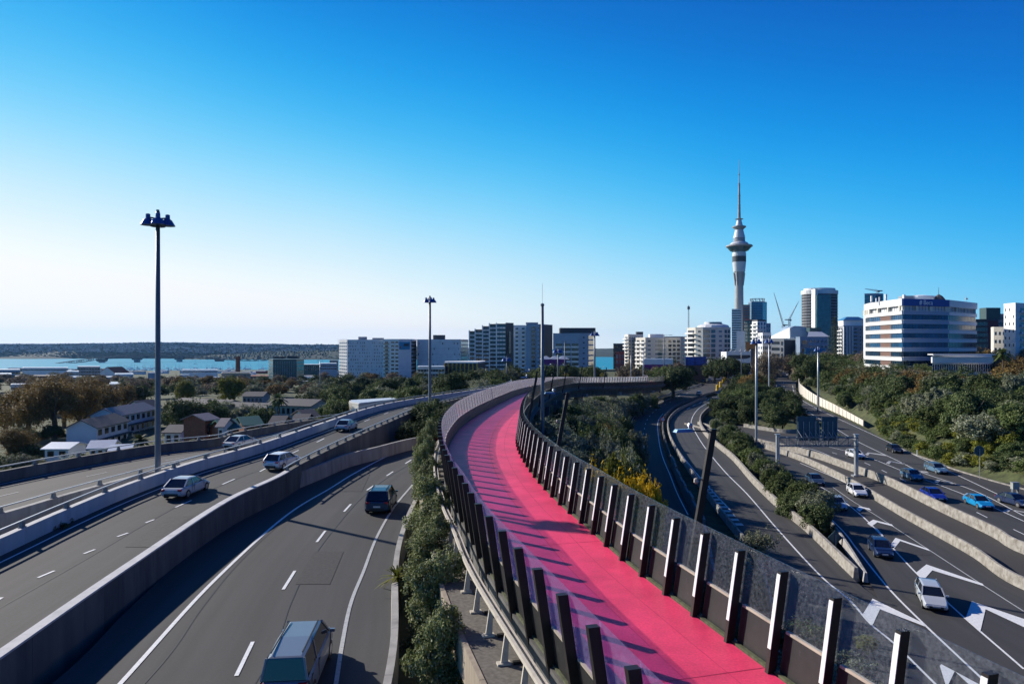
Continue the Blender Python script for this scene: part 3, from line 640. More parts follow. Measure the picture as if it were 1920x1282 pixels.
mr = nd(t, 'ShaderNodeMapRange'); L.new(ad.outputs[0], mr.inputs[0]); mr.inputs[1].default_value = .5; mr.inputs[2].default_value = 1.05; mr.inputs[3].default_value = .6; mr.inputs[4].default_value = 1.12
mx = nd(t, 'ShaderNodeMix', data_type='RGBA'); sx = nd(t, 'ShaderNodeSeparateXYZ'); L.new(uvn.outputs[0], sx.inputs[0])
st = nd(t, 'ShaderNodeMath', operation='GREATER_THAN'); L.new(sx.outputs[0], st.inputs[0]); st.inputs[1].default_value = .56
L.new(st.outputs[0], mx.inputs[0]); mx.inputs[6].default_value = (.84, .06, .20, 1); mx.inputs[7].default_value = (.93, .06, .16, 1)  # left part more magenta: tint of the glass screen's shadow put into the coating
vm = nd(t, 'ShaderNodeVectorMath', operation='SCALE'); L.new(mx.outputs[2], vm.inputs[0]); L.new(mr.outputs[0], vm.inputs['Scale']); L.new(vm.outputs[0], b.inputs['Base Color'])
o = MB().ribbon(PL, PR, None, 8).build('cycle_path', m); uvs(o, 8, 600); tag(o, kind='structure')
M_JNT = mat('path_joint', (.55, .03, .1), .6, var=.2); mbj = MB()
for o_ in (-2.35, -1.1): 
    Q = [Vector((p.x, p.y, p.z+.006)) for p in offset(PR, o_)]; mbj.ribbon(offset(Q, -.012), offset(Q, .012), None, 1)
mbj.build('path_joint', M_JNT, o)
for i in range(18, 590, 26):
    mbj = MB(); mbj.ribbon([PL[i]+Vector((0, 0, .006)), PL[i+0]+(PL[i+1]-PL[i]).normalized()*.03+Vector((0, 0, .006))], [PR[i]+Vector((0, 0, .006)), PR[i]+(PR[i+1]-PR[i]).normalized()*.03+Vector((0, 0, .006))], None, 1); mbj.build('path_joint', M_JNT, o)
via = empty('viaduct', PL[0], 'curving concrete viaduct that carries the pink cycle path over the motorway slope', 'bridge')
LEDGE = -.78
Ldg = offset(PL, -1.75)
Ce = [(PL[i]+PR[i])/2 for i in range(601)]
mb = MB()
Pl2 = offset(PL, -.25); Pr2 = offset(PR, .32); Pe2 = offset(PR, .9)
vs = []; m_ = 8
for i in range(0, 601, 2):
    z = PL[i].z
    for p, dz in ((Pl2[i], -.02), (Pl2[i], LEDGE-.02), (Pr2[i], LEDGE-.55), (Pe2[i], -.62), (Pe2[i], -.5), (Pr2[i], -.5), (Pr2[i], -.02)): vs.append((p.x, p.y, z+dz))
    m_ = 7
k = len(vs)//m_
mb.add(vs, [(i*m_+j, (i+1)*m_+j, (i+1)*m_+(j+1) % m_, i*m_+(j+1) % m_) for i in range(k-1) for j in range(m_)])
mb.build('deck', M_CONCD, via)
# outer ledge with asphalt top and concrete edge
A = [Vector((p.x, p.y, p.z+LEDGE)) for p in offset(PL, -1.72)]; B = [Vector((p.x, p.y, p.z+LEDGE)) for p in offset(PL, -.25)]
MB().ribbon(A, B, None, 2).build('ledge_surface', mat('ledge_asphalt', (.14, .125, .105), .9, var=.3, scale=8), via)
MB().sweep(A[::3], [(-.16, -1.1), (0, -1.1), (0, .04), (-.16, .04)], 6).build('ledge_edge', mat('edge_beam', (.33, .27, .2), .85, var=.2, scale=3, streak=True), via)
MB().sweep(B[::4], [(-1.45, -1.6), (4.6, -1.9), (4.6, -.08), (-1.45, -.08)]).build('girder', M_CONCD, via)
for s_ in (30, 58, 88, 118, 146, 170, 192, 214, 236):
    i = min(range(601), key=lambda i: abs(PL[i].y-s_) if PL[i].y < 150 or True else 9)
    c = Ce[i]; n = normals(PR)[i]; gz0 = tz(c.x, c.y)
    mb = MB(); h = (c.z-2.2)-(gz0-1); mb.box((c.x, c.y, gz0-1+h/2), (1.1, .6, h/2), (n.x, n.y)); mb.box((c.x, c.y, c.z-2.4), (2.6, .7, .45), (n.x, n.y))
    mb.build('pier', M_CONC, via)
# screens on both sides: posts, lower panels, glass, tan trim
GL_R = glass_mat('etched_glass', (.93, .96, .98), 1, .03, (.75, .8, .82), pattern=.12)
GL_L = glass_mat('tinted_glass', (.9, .84, .97), 1, .19, (.72, .6, .92), pattern=.1)
GL_F = glass_mat('sky_pale_glass', (.92, .9, .96), 1, .27, (.9, .88, .93), pattern=.15)  # far left panes: pale sky reflection put in as a diffuse colour
M_LED = mat('white_light_panel', (.85, .85, .84), .35, var=0)
def screen(E, side, gm, label):
    """E edge line; side +1 right (leans right)"""
    P = []; acc = 0; step = 1.92; L_ = [0]
    for a, b in zip(E, E[1:]): L_.append(L_[-1]+(b-a).length)
    s = 0.4
    N = normals(E)
    while s < L_[-1]-1:
        j = int(np.searchsorted(L_, s))-1; t = (s-L_[j])/(L_[j+1]-L_[j]); P.append((E[j].lerp(E[j+1], t), N[j].lerp(N[j+1], t).normalized()*side)); s += step
    r = empty('path_screen', P[0][0], label, 'screen')
    near = [i for i, (p, n) in enumerate(P) if p.y > 8]
    first = near[0]; lim = 97
    H = 2.6; LN = .40
    far = {k: MB() for k in ('post', 'lower_panel', 'glass_pane', 'panel_trim', 'light_panel')}
    for i in range(first, len(P)-1):
        (p, n), (q, n2) = P[i], P[i+1]; d = (q-p); d.z = 0; d.normalize()
        own = (i-first) < lim
        def out(name, mb, m, par=None):
            if own: return mb.build(name, m, par or r)
            o = far[name]; o.add(mb.v, mb.f); return None
        up = Vector((0, 0, H))+n*LN
        # post stands outside of the panels
        c0 = p+n*(.16 if side < 0 else -.02); 
        mb = MB(); hw = .085 if side < 0 else .068; hd = .13 if side < 0 else .12; pin = .0 if side < 0 else .16
        f = lambda o, k, u_: c0+d*o*hw+n*k*hd+u_
        base = Vector((0, 0, -.75 if side < 0 else -.02)); lo = [f(a, b, base-n*(.1 if side < 0 else 0)) for a, b in ((-1, -1), (1, -1), (1, 1), (-1, 1))]; hi = [f(a, b, up) for a, b in ((-1, -1), (1, -1), (1, 1), (-1, 1))]
        mb.add(lo+hi, [(3, 2, 1, 0), (4, 5, 6, 7), (0, 1, 5, 4), (1, 2, 6, 5), (2, 3, 7, 6), (3, 0, 4, 7)])
        # foot bracket
        if side < 0: mb.bar(c0+base-n*.2, c0+base+n*.55, .12, .12)
        po = out('post', mb, M_BRONZE)
        if side > 0:   # inner face carries a white strip light
            a0 = .24; mb = MB(); w_ = hw*.98
            for (k0, k1) in ((a0, .975),):
                A0 = c0+up*k0-n*(hd+.012); A1 = c0+up*k1-n*(hd+.012)
                mb.add([A0-d*w_, A0+d*w_, A1+d*w_, A1-d*w_, A0-d*w_+n*.02, A0+d*w_+n*.02, A1+d*w_+n*.02, A1-d*w_+n*.02], [(0, 1, 2, 3), (7, 6, 5, 4), (0, 4, 5, 1), (1, 5, 6, 2), (2, 6, 7, 3), (3, 7, 4, 0)])
            if own: mb.build('light_panel', M_LED, po)
            else: far['light_panel'].add(mb.v, mb.f)
        # lower opaque panel, trim, glass
        up2 = Vector((0, 0, H))+n2*LN
        def slab(k0, k1, inn, th, g=.1):
            A = p+d*g; B = q-d*g; mb = MB()
            pts = [A+up*k0, B+up2*k0, B+up2*k1, A+up*k1]; nn = (n+n2)*.5
            I = [x+nn*(inn+pin) for x in pts]; O = [x+nn*(inn+pin+th) for x in pts]
            return mb.add(I+O, [(3, 2, 1, 0), (4, 5, 6, 7), (0, 1, 5, 4), (1, 2, 6, 5), (2, 3, 7, 6), (3, 0, 4, 7)])
        out('lower_panel', slab(.0, .40, .03, .05), M_BRONZE2)
        out('panel_trim', slab(.405, .43, -.02, .09, .2), M_TRIM)
        out('glass_pane', slab(.42, 1.04, .02 if side > 0 else -.02,   .02, .01 if p.y < 48 else .07), gm if (side > 0 or p.y < 48) else GL_F)
    for k, mb in far.items():
        if mb.v: tag(mb.build(k, {'post': M_BRONZE, 'lower_panel': M_BRONZE2, 'glass_pane': gm if side > 0 else GL_F, 'panel_trim': M_TRIM, 'light_panel': M_LED}[k], r), kind='stuff')
    # drip edge at the foot of the panels
    S = [Vector(p) for p in E]
    MB().sweep(offset(S, side*.1)[::3], [(-.06, -.04), (.06, -.04), (.06, .05), (-.06, .05)]).build('base_channel', mat('mossy_channel', (.09, .1, .05), .9, var=.4, scale=6), r)
    return P
i0 = min(range(601), key=lambda i: abs(PR[i].y-9.5)) 
SP_R = screen(PR, 1, GL_R, 'right hand path screen, dark posts with white inner faces, etched glass')
SP_L = screen(PL, -1, GL_L, 'left hand path screen, dark leaning posts outside violet tinted glass')
# old handrail on the ledge
r = empty('handrail', A[0], 'weathered cream handrail on raked legs standing on the ledge outside the pink path', 'handrail')
E = offset(PL, -1.05); E = [Vector((p.x, p.y, p.z+LEDGE)) for p in E]; E = [p for p in dense(E, 1.0) if p.y < 130]
N = normals(E)
R0 = [p+n*.12+Vector((0, 0, 1.0)) for p, n in zip(E, N)]; R1 = [p+n*.34+Vector((0, 0, .9)) for p, n in zip(E, N)]
MB().sweep(R0, [(-.05, -.06), (.05, -.06), (.05, .06), (-.05, .06)]).build('top_rail', M_RAIL, r)
MB().sweep(R1, [(-.04, -.05), (.04, -.05), (.04, .05), (-.04, .05)]).build('inner_rail', M_RAIL, r)
cnt = 0
for i in range(2, len(E)-1, 2):
    p = E[i]; n = N[i]; cnt += 1
    if cnt > 60: break
    t = Vector((-n.y, n.x, 0)); mb = MB()
    mb.add([p-t*.04-n*.02, p+t*.04-n*.02, p+t*.04+n*.2, p-t*.04+n*.2]+[x+n*.14+Vector((0, 0, .95)) for x in (p-t*.04-n*.02, p+t*.04-n*.02, p+t*.04+n*.1, p-t*.04+n*.1)], [(3, 2, 1, 0), (4, 5, 6, 7), (0, 1, 5, 4), (1, 2, 6, 5), (2, 3, 7, 6), (3, 0, 4, 7)])
    mb.box(p+n*.08+Vector((0, 0, .03)), (.2, .11, .03), (n.x, n.y)); mb.build('leg', M_RAIL, r)
    if i % 4 == 0: MB().bar(R0[i], R1[i], .05, .05).build('cross_piece', M_RAIL, r)

# ---------------------------------------------------------------- lamp masts
M_BLUE = mat('blue_lamp_shade', (.03, .1, .3), .4, .2, var=.05)
def head_bells(root, z, rad, s, n=4, ph=.4):
    MB().tube([(0, 0, z-.2*s), (0, 0, z+1.3*s)], .16*s, 8).build('mast_cap', M_STEELD, None).parent = root
    root_c = [o for o in COL.objects if o.parent == root][-1]
    for k in range(n):
        a = ph+2*math.pi*k/n; x = math.cos(a)*rad; y = math.sin(a)*rad*.8
        o = MB().tube([(0, 0, z+.35*s), (x*.85, y*.85, z+.45*s)], .09*s, 6).build('arm', M_STEELD); o.parent = root
        o = MB().lathe((x, y, z-.35*s), [(.75*s, 0), (.72*s, .08*s), (.42*s, .6*s), (.24*s, .72*s), (.22*s, 1.15*s), (.1*s, 1.2*s)], 12).build('lamp_shade', M_BLUE, smooth=False); o.parent = root
def mast(px, d, pyb_z, ytop, w, label, heads='bells', m=None, group='tall lamp masts', hs_=1.0, lean=0):
    zb = pyb_z; zt = -(ytop-HY)/F*d; x = (px-CX)/F*d
    r = empty('lamp_mast', (x, d, zb), label, 'street lamp', group); H = zt-zb
    o = MB().tube([(0, 0, -.3), (0, 0, .5), (0, 0, H*.5), (0, 0, H)], [w*.62, w*.55, w*.47, w*.36], 12).build('mast', m or M_STEELD, None, True); o.parent = r
    if heads == 'bells': head_bells(r, H-1.1*hs_, .95*hs_, hs_)
    elif heads == 'tee':
        for s in (-1, 1):
            o = MB().tube([(0, 0, H-.1), (s*1.5*hs_, 0, H)], .06, 6).build('arm', m or M_STEELD); o.parent = r
            o = MB().box((s*1.9*hs_, 0, H), (.55*hs_, .2, .1), top=(.8, .7)).build('lamp_head', M_STEEL); o.parent = r
    elif heads == 'plain':
        o = MB().tube([(0, 0, H-.5), (0, 0, H+2.4)], .02, 5).build('aerial', M_STEEL); o.parent = r
        o = MB().lathe((0, 0, H-.15), [(w*.5, 0), (w*.5, .2), (w*.2, .3)], 8).build('mast_cap', M_STEELD); o.parent = r
    return r
mast(296, 51.5, -12.5, 397, .40, 'tallest lamp mast, four blue bell lamps, between the two left carriageways', hs_=.72)
mast(806, 104, -12.2, 556, .46, 'tall lamp mast with blue bell lamps rising behind the dark bush by the left deck', hs_=.62)
mast(1017, 78, -16.3, 571, .44, 'thick plain grey mast with thin aerial in the bushes right of the path', 'plain')
mast(1115, 214, -15.5, 621, .6, 'grey lamp mast with drooping lamps beyond the bend of the pink path', hs_=1.0)
mast(1418, 132, -18.4, 634, .45, 'bright silvery lamp mast with blue lamps standing in the wooded island', m=M_STEEL, hs_=.75)
mast(1442, 255, -19.5, 634, .55, 'slim silvery lamp mast with blue lamps left of the distant ramp', m=M_STEEL, hs_=1.2)
mast(1534, 208, -19.8, 650, .55, 'lamp mast with blue lamps beside the cream panelled fence', m=M_STEEL, hs_=.85)
mast(1046, 240, -16, 652, .5, 'small lamp mast with pale blue lamps behind the far screen, before the magenta building', hs_=1.2)
mast(1059, 300, -17, 640, .5, 'thin lamp mast right of the small blue headed mast, before the pale apartments', 'tee', hs_=1.0)
mast(950, 250, -16, 668, .5, 'lamp mast with blue lamps before the banded apartment tower', hs_=1.2)
mast(911, 280, -17, 690, .4, 'short thin lamp mast before the yellow framed office', 'tee', hs_=.8)
mast(1245, 330, -18, 628, .5, 'grey double armed street lamp before the cream apartments', 'tee', hs_=1.7)
mast(1390, 340, -19, 650, .4, 'thin grey pole in front of the white parking building', 'plain')
mast(1206, 300, -17, 655, .4, 'thin white pole in front of the cream balcony block', 'tee', m=M_STEEL, hs_=.7)
mast(1183, 290, -17, 664, .35, 'shorter white pole left of the thin white one by the far roadworks', 'plain', m=M_STEEL)
mast(482+118, 330, -26, 676, .35, 'thin pale pole before the dark green glass office', 'tee', m=M_STEEL, hs_=.6)

# leaning lamp posts of the path
def path_lamp(i, label):
    p, n = SP_R[i]; d = Vector((-n.y, n.x, 0))
    r = empty('path_lamp', p+n*.65+Vector((0, 0, -.6)), label, 'street lamp', 'leaning dark lamp posts of the pink path')
    H = 6.2; ln = 1.15
    mb = MB(); base = n*0; top = n*ln+Vector((0, 0, H))
    q = [base-n*.13-d*.08, base+n*.13-d*.08, base+n*.13+d*.08, base-n*.13+d*.08]; k = [top-n*.11-d*.06, top+n*.11-d*.06, top+n*.11+d*.06, top-n*.11+d*.06]
    mb.add(q+k, [(3, 2, 1, 0), (4, 5, 6, 7), (0, 1, 5, 4), (1, 2, 6, 5), (2, 3, 7, 6), (3, 0, 4, 7)]); o = mb.build('leaning_post', M_BRONZE); o.parent = r
    o = MB().bar(top-Vector((0, 0, .1)), top-n*.95-Vector((0, 0, .02)), .05, .05).build('arm', M_BRONZE); o.parent = r
    c = top-n*1.15+Vector((0, 0, -.02)); o = MB().box(c, (.34, .13, .05), (n.x, n.y), top=(.8, .7)).build('lamp_head', mat('lamp_head_blue_grey', (.2, .3, .42), .3, .5)); o.parent = r
    o = MB().lathe(top-n*.9+Vector((0, 0, .06)), [(.07, 0), (.1, .08), (.06, .17)], 8).build('camera_dome', M_STEEL); o.parent = r
    c = base+top*.72-n*.35; o = MB().bar(base+top*.72, c, .04, .04).build('bracket', M_BRONZE); o.parent = r
    o = MB().lathe(c+Vector((0, 0, -.14)), [(.03, 0), (.09, .06), (.08, .16), (.04, .2)], 8).build('sensor', M_TRIM); o.parent = r
jj = [min(range(len(SP_R)), key=lambda i: abs(SP_R[i][0].y-y)) for y in (22.6, 42.5, 62.5, 79)]
ord_ = ['nearest', 'second nearest', 'third', 'fourth']
for y, a in zip(jj, ('nearest and largest leaning lamp post of the path, standing before the open lower carriageway', 'second leaning lamp post of the path, dark against the grey green bushes', 'third leaning lamp post of the path, where the screen turns edge on', 'fourth leaning lamp post, just past the point where the pink surface disappears')): path_lamp(y, a)
L_far = [min(range(len(SP_R)), key=lambda i: (SP_R[i][0]-Vector((x, y, SP_R[i][0].z))).length) for x, y in ((3.6, 103), (6.2, 124), (10.7, 150), (17, 181), (26, 200))]
for y in L_far: path_lamp(y, 'thin leaning lamp post rising above the far screen of the path beyond the bend')

# ---------------------------------------------------------------- sign gantry over the near right carriageway
gx0 = (1459-CX)/F*108; gx1 = (1603-CX)/F*108.6; zb = -20.8; zt = -14.5; gy = 108.2
r = empty('sign_gantry', (gx0, gy, zb), 'steel truss gantry over the right motorway carrying dark sign backs', 'gantry')
for x, nm in ((gx0, 0), (gx1, 1)):
    mb = MB(); mb.box((x, gy, (zb+zt)/2+.1), (.24, .24, (zt-zb)/2+.3)); mb.box((x, gy, zb+.15), (.6, .5, .2)); mb.box((x, gy, zt+.45), (.36, .34, .06)); mb.build('upright', M_STEEL, r)
mb = MB()
for dy in (-.6, .6):
    for z in (zt, zt-1.35): mb.bar((gx0, gy+dy, z), (gx1, gy+dy, z), .14, .14)
    for i in range(9):
        x = gx0+(gx1-gx0)*i/8; mb.bar((x, gy+dy, zt), (x, gy+dy, zt-1.35), .08)
        if i < 8:
            x2 = gx0+(gx1-gx0)*(i+1)/8; a, b_ = (zt, zt-1.35) if i < 4 else (zt-1.35, zt); mb.bar((x, gy+dy, a), (x2, gy+dy, b_), .07)
for i in range(9):
    x = gx0+(gx1-gx0)*i/8; mb.bar((x, gy-.6, zt), (x, gy+.6, zt), .07)
mb.build('truss', M_STEELD, r)
M_SB = mat('sign_back_blue_grey', (.035, .09, .12), .5, .3, var=.2)
for (a, b_, z0, z1) in ((1499, 1535, 820, 789), (1535.6, 1541, 820, 797), (1546, 1575.5, 820, 789)):
    x0 = (a-CX)/F*108; x1 = (b_-CX)/F*108; za = -(z0-HY)/F*108; zc = -(z1-HY)/F*108
    bx = MB().bar(((x0), gy+.75, (za+zc)/2), (x1, gy+.75, (za+zc)/2), .08, zc-za+1.2).build('sign_panel', M_SB, r)
for i, a in enumerate((1500.5, 1511, 1522, 1533, 1541, 1548, 1557, 1566, 1574.5)):
    x = (a-CX)/F*108; zc = -(791-HY)/F*108 if i != 4 else -(798-HY)/F*108
    mb = MB(); mb.bar((x, gy+.66, zt-1.3), (x, gy+.66, zc), .07, .07); mb.bar((x+.12, gy-.6, zt+.05), (x-.1, gy+.6, zt+1.1), .07); mb.build('bracket', M_STEEL, r)

# ---------------------------------------------------------------- small signs and boxes
def pole_sign(px, d, zb, ysign, size, shape, label, m, yaw=0, hp=None, name='road_sign'):
    x = (px-CX)/F*d; zs = -(ysign-HY)/F*d; r = empty(name, (x, d, zb), label, 'sign')
    o = MB().tube([(0, 0, -.2), (0, 0, zs-zb+size*.4)], .045*max(1, size), 8).build('pole', M_STEEL); o.parent = r
    mb = MB(); n = {'diamond': 4, 'round': 20}[shape]; a0 = 0 if shape == 'diamond' else .1
    ring = [(math.cos(a0+2*math.pi*k/n)*size, math.sin(a0+2*math.pi*k/n)*size) for k in range(n)]
    c, s = math.cos(yaw), math.sin(yaw)
    f = lambda q, y: (q[0]*c-y*s, q[0]*s+y*c, zs-zb+q[1])
    mb.add([f(q, .1) for q in ring]+[f(q, .14) for q in ring], [tuple(range(n))[::-1], tuple(range(n, 2*n))]+[(k, (k+1) % n, n+(k+1) % n, n+k) for k in range(n)])
    o = mb.build('sign_plate', m); o.parent = r; return r, f
M_YEL = mat('sign_yellow', (.85, .42, .01), .5, var=.05); M_BLK = mat('black_print', (.01, .01, .01), .6, var=0)
for px, nm in ((1062, 'orange diamond warning sign before the dark bushes, left of the two beyond the path'), (1129, 'orange diamond warning sign beside the far lamp mast, right of the two beyond the path')):
    r, f = pole_sign(px, 262, -16, 703, 1.05, 'diamond', nm, M_YEL)
    mb = MB(); q = [(-.1, -.55), (.12, -.5), (.28, -.1), (.06, .2), (.3, .2), (.1, .6), (-.32, .3), (-.12, .2), (.02, -.08)]
    mb.add([f(a, .085) for a in q], [tuple(range(len(q)))]); o = mb.build('bend_arrow', M_BLK); o.parent = r
pole_sign(1334, 213, -20.2, 751, 1.15, 'diamond', 'dark back of a diamond sign where the open lower carriageway curves', M_SB)
pole_sign(1567, 71.5, -21, 1008, .78, 'diamond', 'dark diamond sign back on a pale pole at the wooded island tip', M_SB)
r, f = pole_sign(1243, 166, -20.2, 786, .55, 'round', 'small round speed sign with red rim on the median of the lower carriageways', mat('sign_red', (.6, .03, .03), .5, var=0))
mb = MB(); q = [(math.cos(k*.314)*.4, math.sin(k*.314)*.4) for k in range(20)]; mb.add([f(a, .08) for a in q], [tuple(range(20))]); o = mb.build('sign_face', M_WHITE); o.parent = r
pole_sign(1837, 104, -20.2, 845, .8, 'round', 'round sign back on a pale pole on the right verge below the hillside', M_SB)
x = (1903-CX)/F*93; r = empty('utility_cabinet', (x, 93, -20.2), 'grey roadside cabinet on two legs at the right edge of the verge', 'cabinet')
o = MB().box((0, 0, 1.15), (.45, .25, .45)).build('cabinet_box', mat('cabinet_grey', (.35, .38, .34), .6)); o.parent = r
o = MB().box((0, 0, 1.62), (.5, .3, .03)).build('cabinet_lid', M_STEEL); o.parent = r
for s in (-.35, .35): o = MB().box((s, 0, .35), (.04, .2, .37)).build('leg', M_STEELD); o.parent = r
x = (1720-CX)/F*126; r = empty('marker_post', (x, 126, -20.2), 'short white marker post on the grass verge above the dark car', 'post')
o = MB().box((0, 0, .5), (.07, .04, .5)).build('post_body', M_WHITE); o.parent = r
# yellow roadwork barrels and signs at the far end of the lower carriageway
for px, py, lab in ((1345, 731, 'left yellow crash cushion barrel at the head of the median'), (1351, 724, 'yellow crash barrel behind the first at the median head'), (1356, 716, 'tall yellow road work marker left of the pair at the far merge'), (1359, 712, 'tall yellow road work marker right of the pair at the far merge')):
    q = W(px, py+2, zR1); tag(MB().lathe(q, [(.7, 0), (.75, .3), (.62, 1.1), (.62, 2.6), (.3, 2.75)], 10).build('crash_barrel', mat('barrel_yellow', (.85, .5, .02), .5, var=.1)), lab, 'barrel')
# ---------------------------------------------------------------- vehicles
M_TYRE = mat('tyre_rubber', (.015, .015, .015), .8, var=0, coords='Object'); M_RIM = mat('alloy_rim', (.45, .46, .48), .3, .8, var=0)
M_CGL = mat('car_glass', (.01, .014, .02), .06, 0, var=0, spec=.8); M_HL = mat('headlight_lens', (.8, .82, .85), .1, .2, var=0); M_TL = mat('tail_light_lens', (.5, .01, .01), .2, var=0)
M_PLATE = mat('plate_white', (.6, .6, .58), .5, var=0); M_PLAST = mat('black_trim', (.015, .015, .017), .5, var=0)
def paint(col):
    n = 'car_paint_%d_%d_%d' % tuple(int(c*100) for c in col)
    m = mat(n, col, .35, .15, var=0, spec=.6); m.node_tree.nodes['Principled BSDF'].inputs['Coat Weight'].default_value = .3; return m
KIND = {  # length, half width, belt z, roof z, stations: bonnet start, windscreen base, roof front, roof rear, rear glass base ; nose height
 'sedan': (4.6, .89, .92, 1.43, (1.05, .25, -1.1, -1.85), .72, .88),
 'hatch': (4.1, .86, .95, 1.48, (1.0, .25, -1.45, -1.95), .78, .92),
 'suv':   (4.6, .93, 1.05, 1.72, (1.15, .45, -1.85, -2.2), .88, 1.02),
 'wagon': (4.7, .89, .93, 1.47, (1.05, .3, -1.9, -2.25), .74, .9),
 'van':   (5.0, .86, 1.1, 1.85, (1.75, .95, -2.25, -2.42), .9, 1.08)}
def make_car(kind, col, label, loc, heading, group=None):
    Ln, hw, zb, zr, (wb, rf, rr_, rb), nose, tail = KIND[kind]; h = Ln/2; pm = paint(col)
    root = empty('van' if kind == 'van' else 'car', loc, label, 'van' if kind == 'van' else 'car', group, heading)
    L_ = lambda mb, n, m, p=root, sm=False: local(mb, n, m, p, sm)
    # body: lofted sections along x (front = +x)
    st = [(-h, .86, .42, tail-.12), (-h+.12, .95, .3, tail-.02), (-h+.6, 1, .22, max(tail, zb-.04)), (rb+.1, 1, .2, zb), (0, 1, .2, zb), (wb, 1, .2, zb-.01), (wb+.5, .99, .2, zb-.08), (h-.45, .96, .22, nose), (h-.1, .88, .3, nose-.1), (h, .76, .4, nose-.24)]
    vs = []; fs = []; m = 10
    for x, w, z0, z1 in st:
        w *= hw
        vs += [(x, -w*.9, z0), (x, -w, z0+.12), (x, -w*1.0, (z0+z1)/2), (x, -w*.97, z1-.08), (x, -w*.86, z1), (x, w*.86, z1), (x, w*.97, z1-.08), (x, w, (z0+z1)/2), (x, w, z0+.12), (x, w*.9, z0)]
    for i in range(len(st)-1):
        for j in range(m): a = i*m+j; b = i*m+(j+1) % m; fs.append((a, b, b+m, a+m))
    fs += [tuple(range(m))[::-1], tuple(range((len(st)-1)*m, len(st)*m))]
    mb = MB().add(vs, fs)
    # roof and pillars
    wr = hw*.74; wbt = hw*.9; e = .045
    B = [(wb, -wbt, zb), (wb, wbt, zb), (rb, wbt, zb), (rb, -wbt, zb)]; R = [(rf, -wr, zr-.05), (rf, wr, zr-.05), (rr_, wr, zr-.04), (rr_, -wr, zr-.04)]
    xm = (rf+rr_)/2
    mb.add([(rf+.03, -wr, zr-.07), (rf+.03, wr, zr-.07), (xm, wr+.01, zr-.02), (xm, -wr-.01, zr-.02), (rr_-.03, wr, zr-.07), (rr_-.03, -wr, zr-.07),
            (rf-.1, -wr+.12, zr-.01), (rf-.1, wr-.12, zr-.01), (xm, wr-.12, zr+.03), (xm, -wr+.12, zr+.03), (rr_+.1, wr-.12, zr-.02), (rr_+.1, -wr+.12, zr-.02)],
           [(0, 1, 7, 6), (1, 2, 8, 7), (2, 4, 10, 8), (4, 5, 11, 10), (5, 3, 9, 11), (3, 0, 6, 9), (6, 7, 8, 9), (9, 8, 10, 11), (0, 3, 2, 1), (3, 5, 4, 2)])
    for a, b_ in zip(B, R): mb.bar(a, (b_[0], b_[1], b_[2]), .09, .07)
    for s in (-1, 1): mb.bar((xm-.1, s*wbt, zb), (xm-.1, s*wr, zr-.06), .07, .06)
    body = L_(mb, 'body', pm); body.data.polygons.foreach_set('use_smooth', [False]*len(body.data.polygons))
    g = lambda pts: MB().add([Vector(p) for p in pts], [(0, 1, 2, 3)])
    L_(g([B[0], B[1], R[1], R[0]]), 'windscreen', M_CGL); L_(g([B[2], B[3], R[3], R[2]]), 'rear_window', M_CGL)
    L_(g([B[3], B[0], R[0], R[3]]), 'side_window', M_CGL); L_(g([B[1], B[2], R[2], R[1]]), 'side_window', M_CGL)
    for s in (-1, 1):
        L_(MB().box((h-.14, s*hw*.66, nose-.2), (.1, .16, .07), top=(.7, .9)), 'headlight', M_HL)
        L_(MB().box((-h+.08, s*hw*.72, tail-.14), (.08, .14, .08)), 'taillight', M_TL)
        L_(MB().box((wb-.12, s*(hw+.08), zb+.05), (.06, .1, .06)), 'wing_mirror', pm)
        for x in (-h+.85, h-.85):
            r = .33 if kind not in ('suv', 'van') else .36
            mb = MB(); n = 18
            for y0, y1 in ((s*(hw-.2), s*(hw+.012)),):
                vs = [(x+math.cos(2*math.pi*k/n)*r, y, r+math.sin(2*math.pi*k/n)*r) for y in (y0, y1) for k in range(n)]
                mb.add(vs, [(k, (k+1) % n, n+(k+1) % n, n+k) for k in range(n)]+[tuple(range(n)), tuple(range(n, 2*n))])
            w = L_(mb, 'wheel', M_TYRE)
            mb = MB(); vs = [(x+math.cos(2*math.pi*k/n)*r*.62, s*(hw+.02), r+math.sin(2*math.pi*k/n)*r*.62) for k in range(n)]+[(x, s*(hw+.03), r)]
            mb.add(vs, [(k, (k+1) % n, n) for k in range(n)]); rm = local(mb, 'rim', M_RIM, w)
    L_(MB().box((h-.03, 0, .42), (.04, hw*.55, .1)), 'grille', M_PLAST); L_(MB().box((-h+.02, 0, .4), (.04, hw*.6, .1)), 'bumper_trim', M_PLAST)
    L_(MB().box((-h+.0, 0, .62), (.03, .26, .06)), 'number_plate', M_PLATE); L_(MB().box((h-.005, 0, .5), (.02, .26, .06)), 'number_plate', M_PLATE)
    for s in (-1, 1):
        mb = MB()
        for x in (wb-.05, xm-.1, rr_+.25): mb.box((x, s*hw*1.0, (zb+.25)/2+.12), (.012, .012, (zb-.45)/2))
        mb.box((xm+.1, s*hw*.985, zb-.1), (.09, .02, .015)); mb.box((rr_+.45, s*hw*.985, zb-.1), (.09, .02, .015)); L_(mb, 'door_trim', M_PLAST)
    if kind in ('suv', 'van'):
        for s in (-1, 1): L_(MB().bar((rf-.2, s*wr*.85, zr+.06), (rr_+.2, s*wr*.85, zr+.06), .04, .04), 'roof_rail', M_PLAST)
    return root
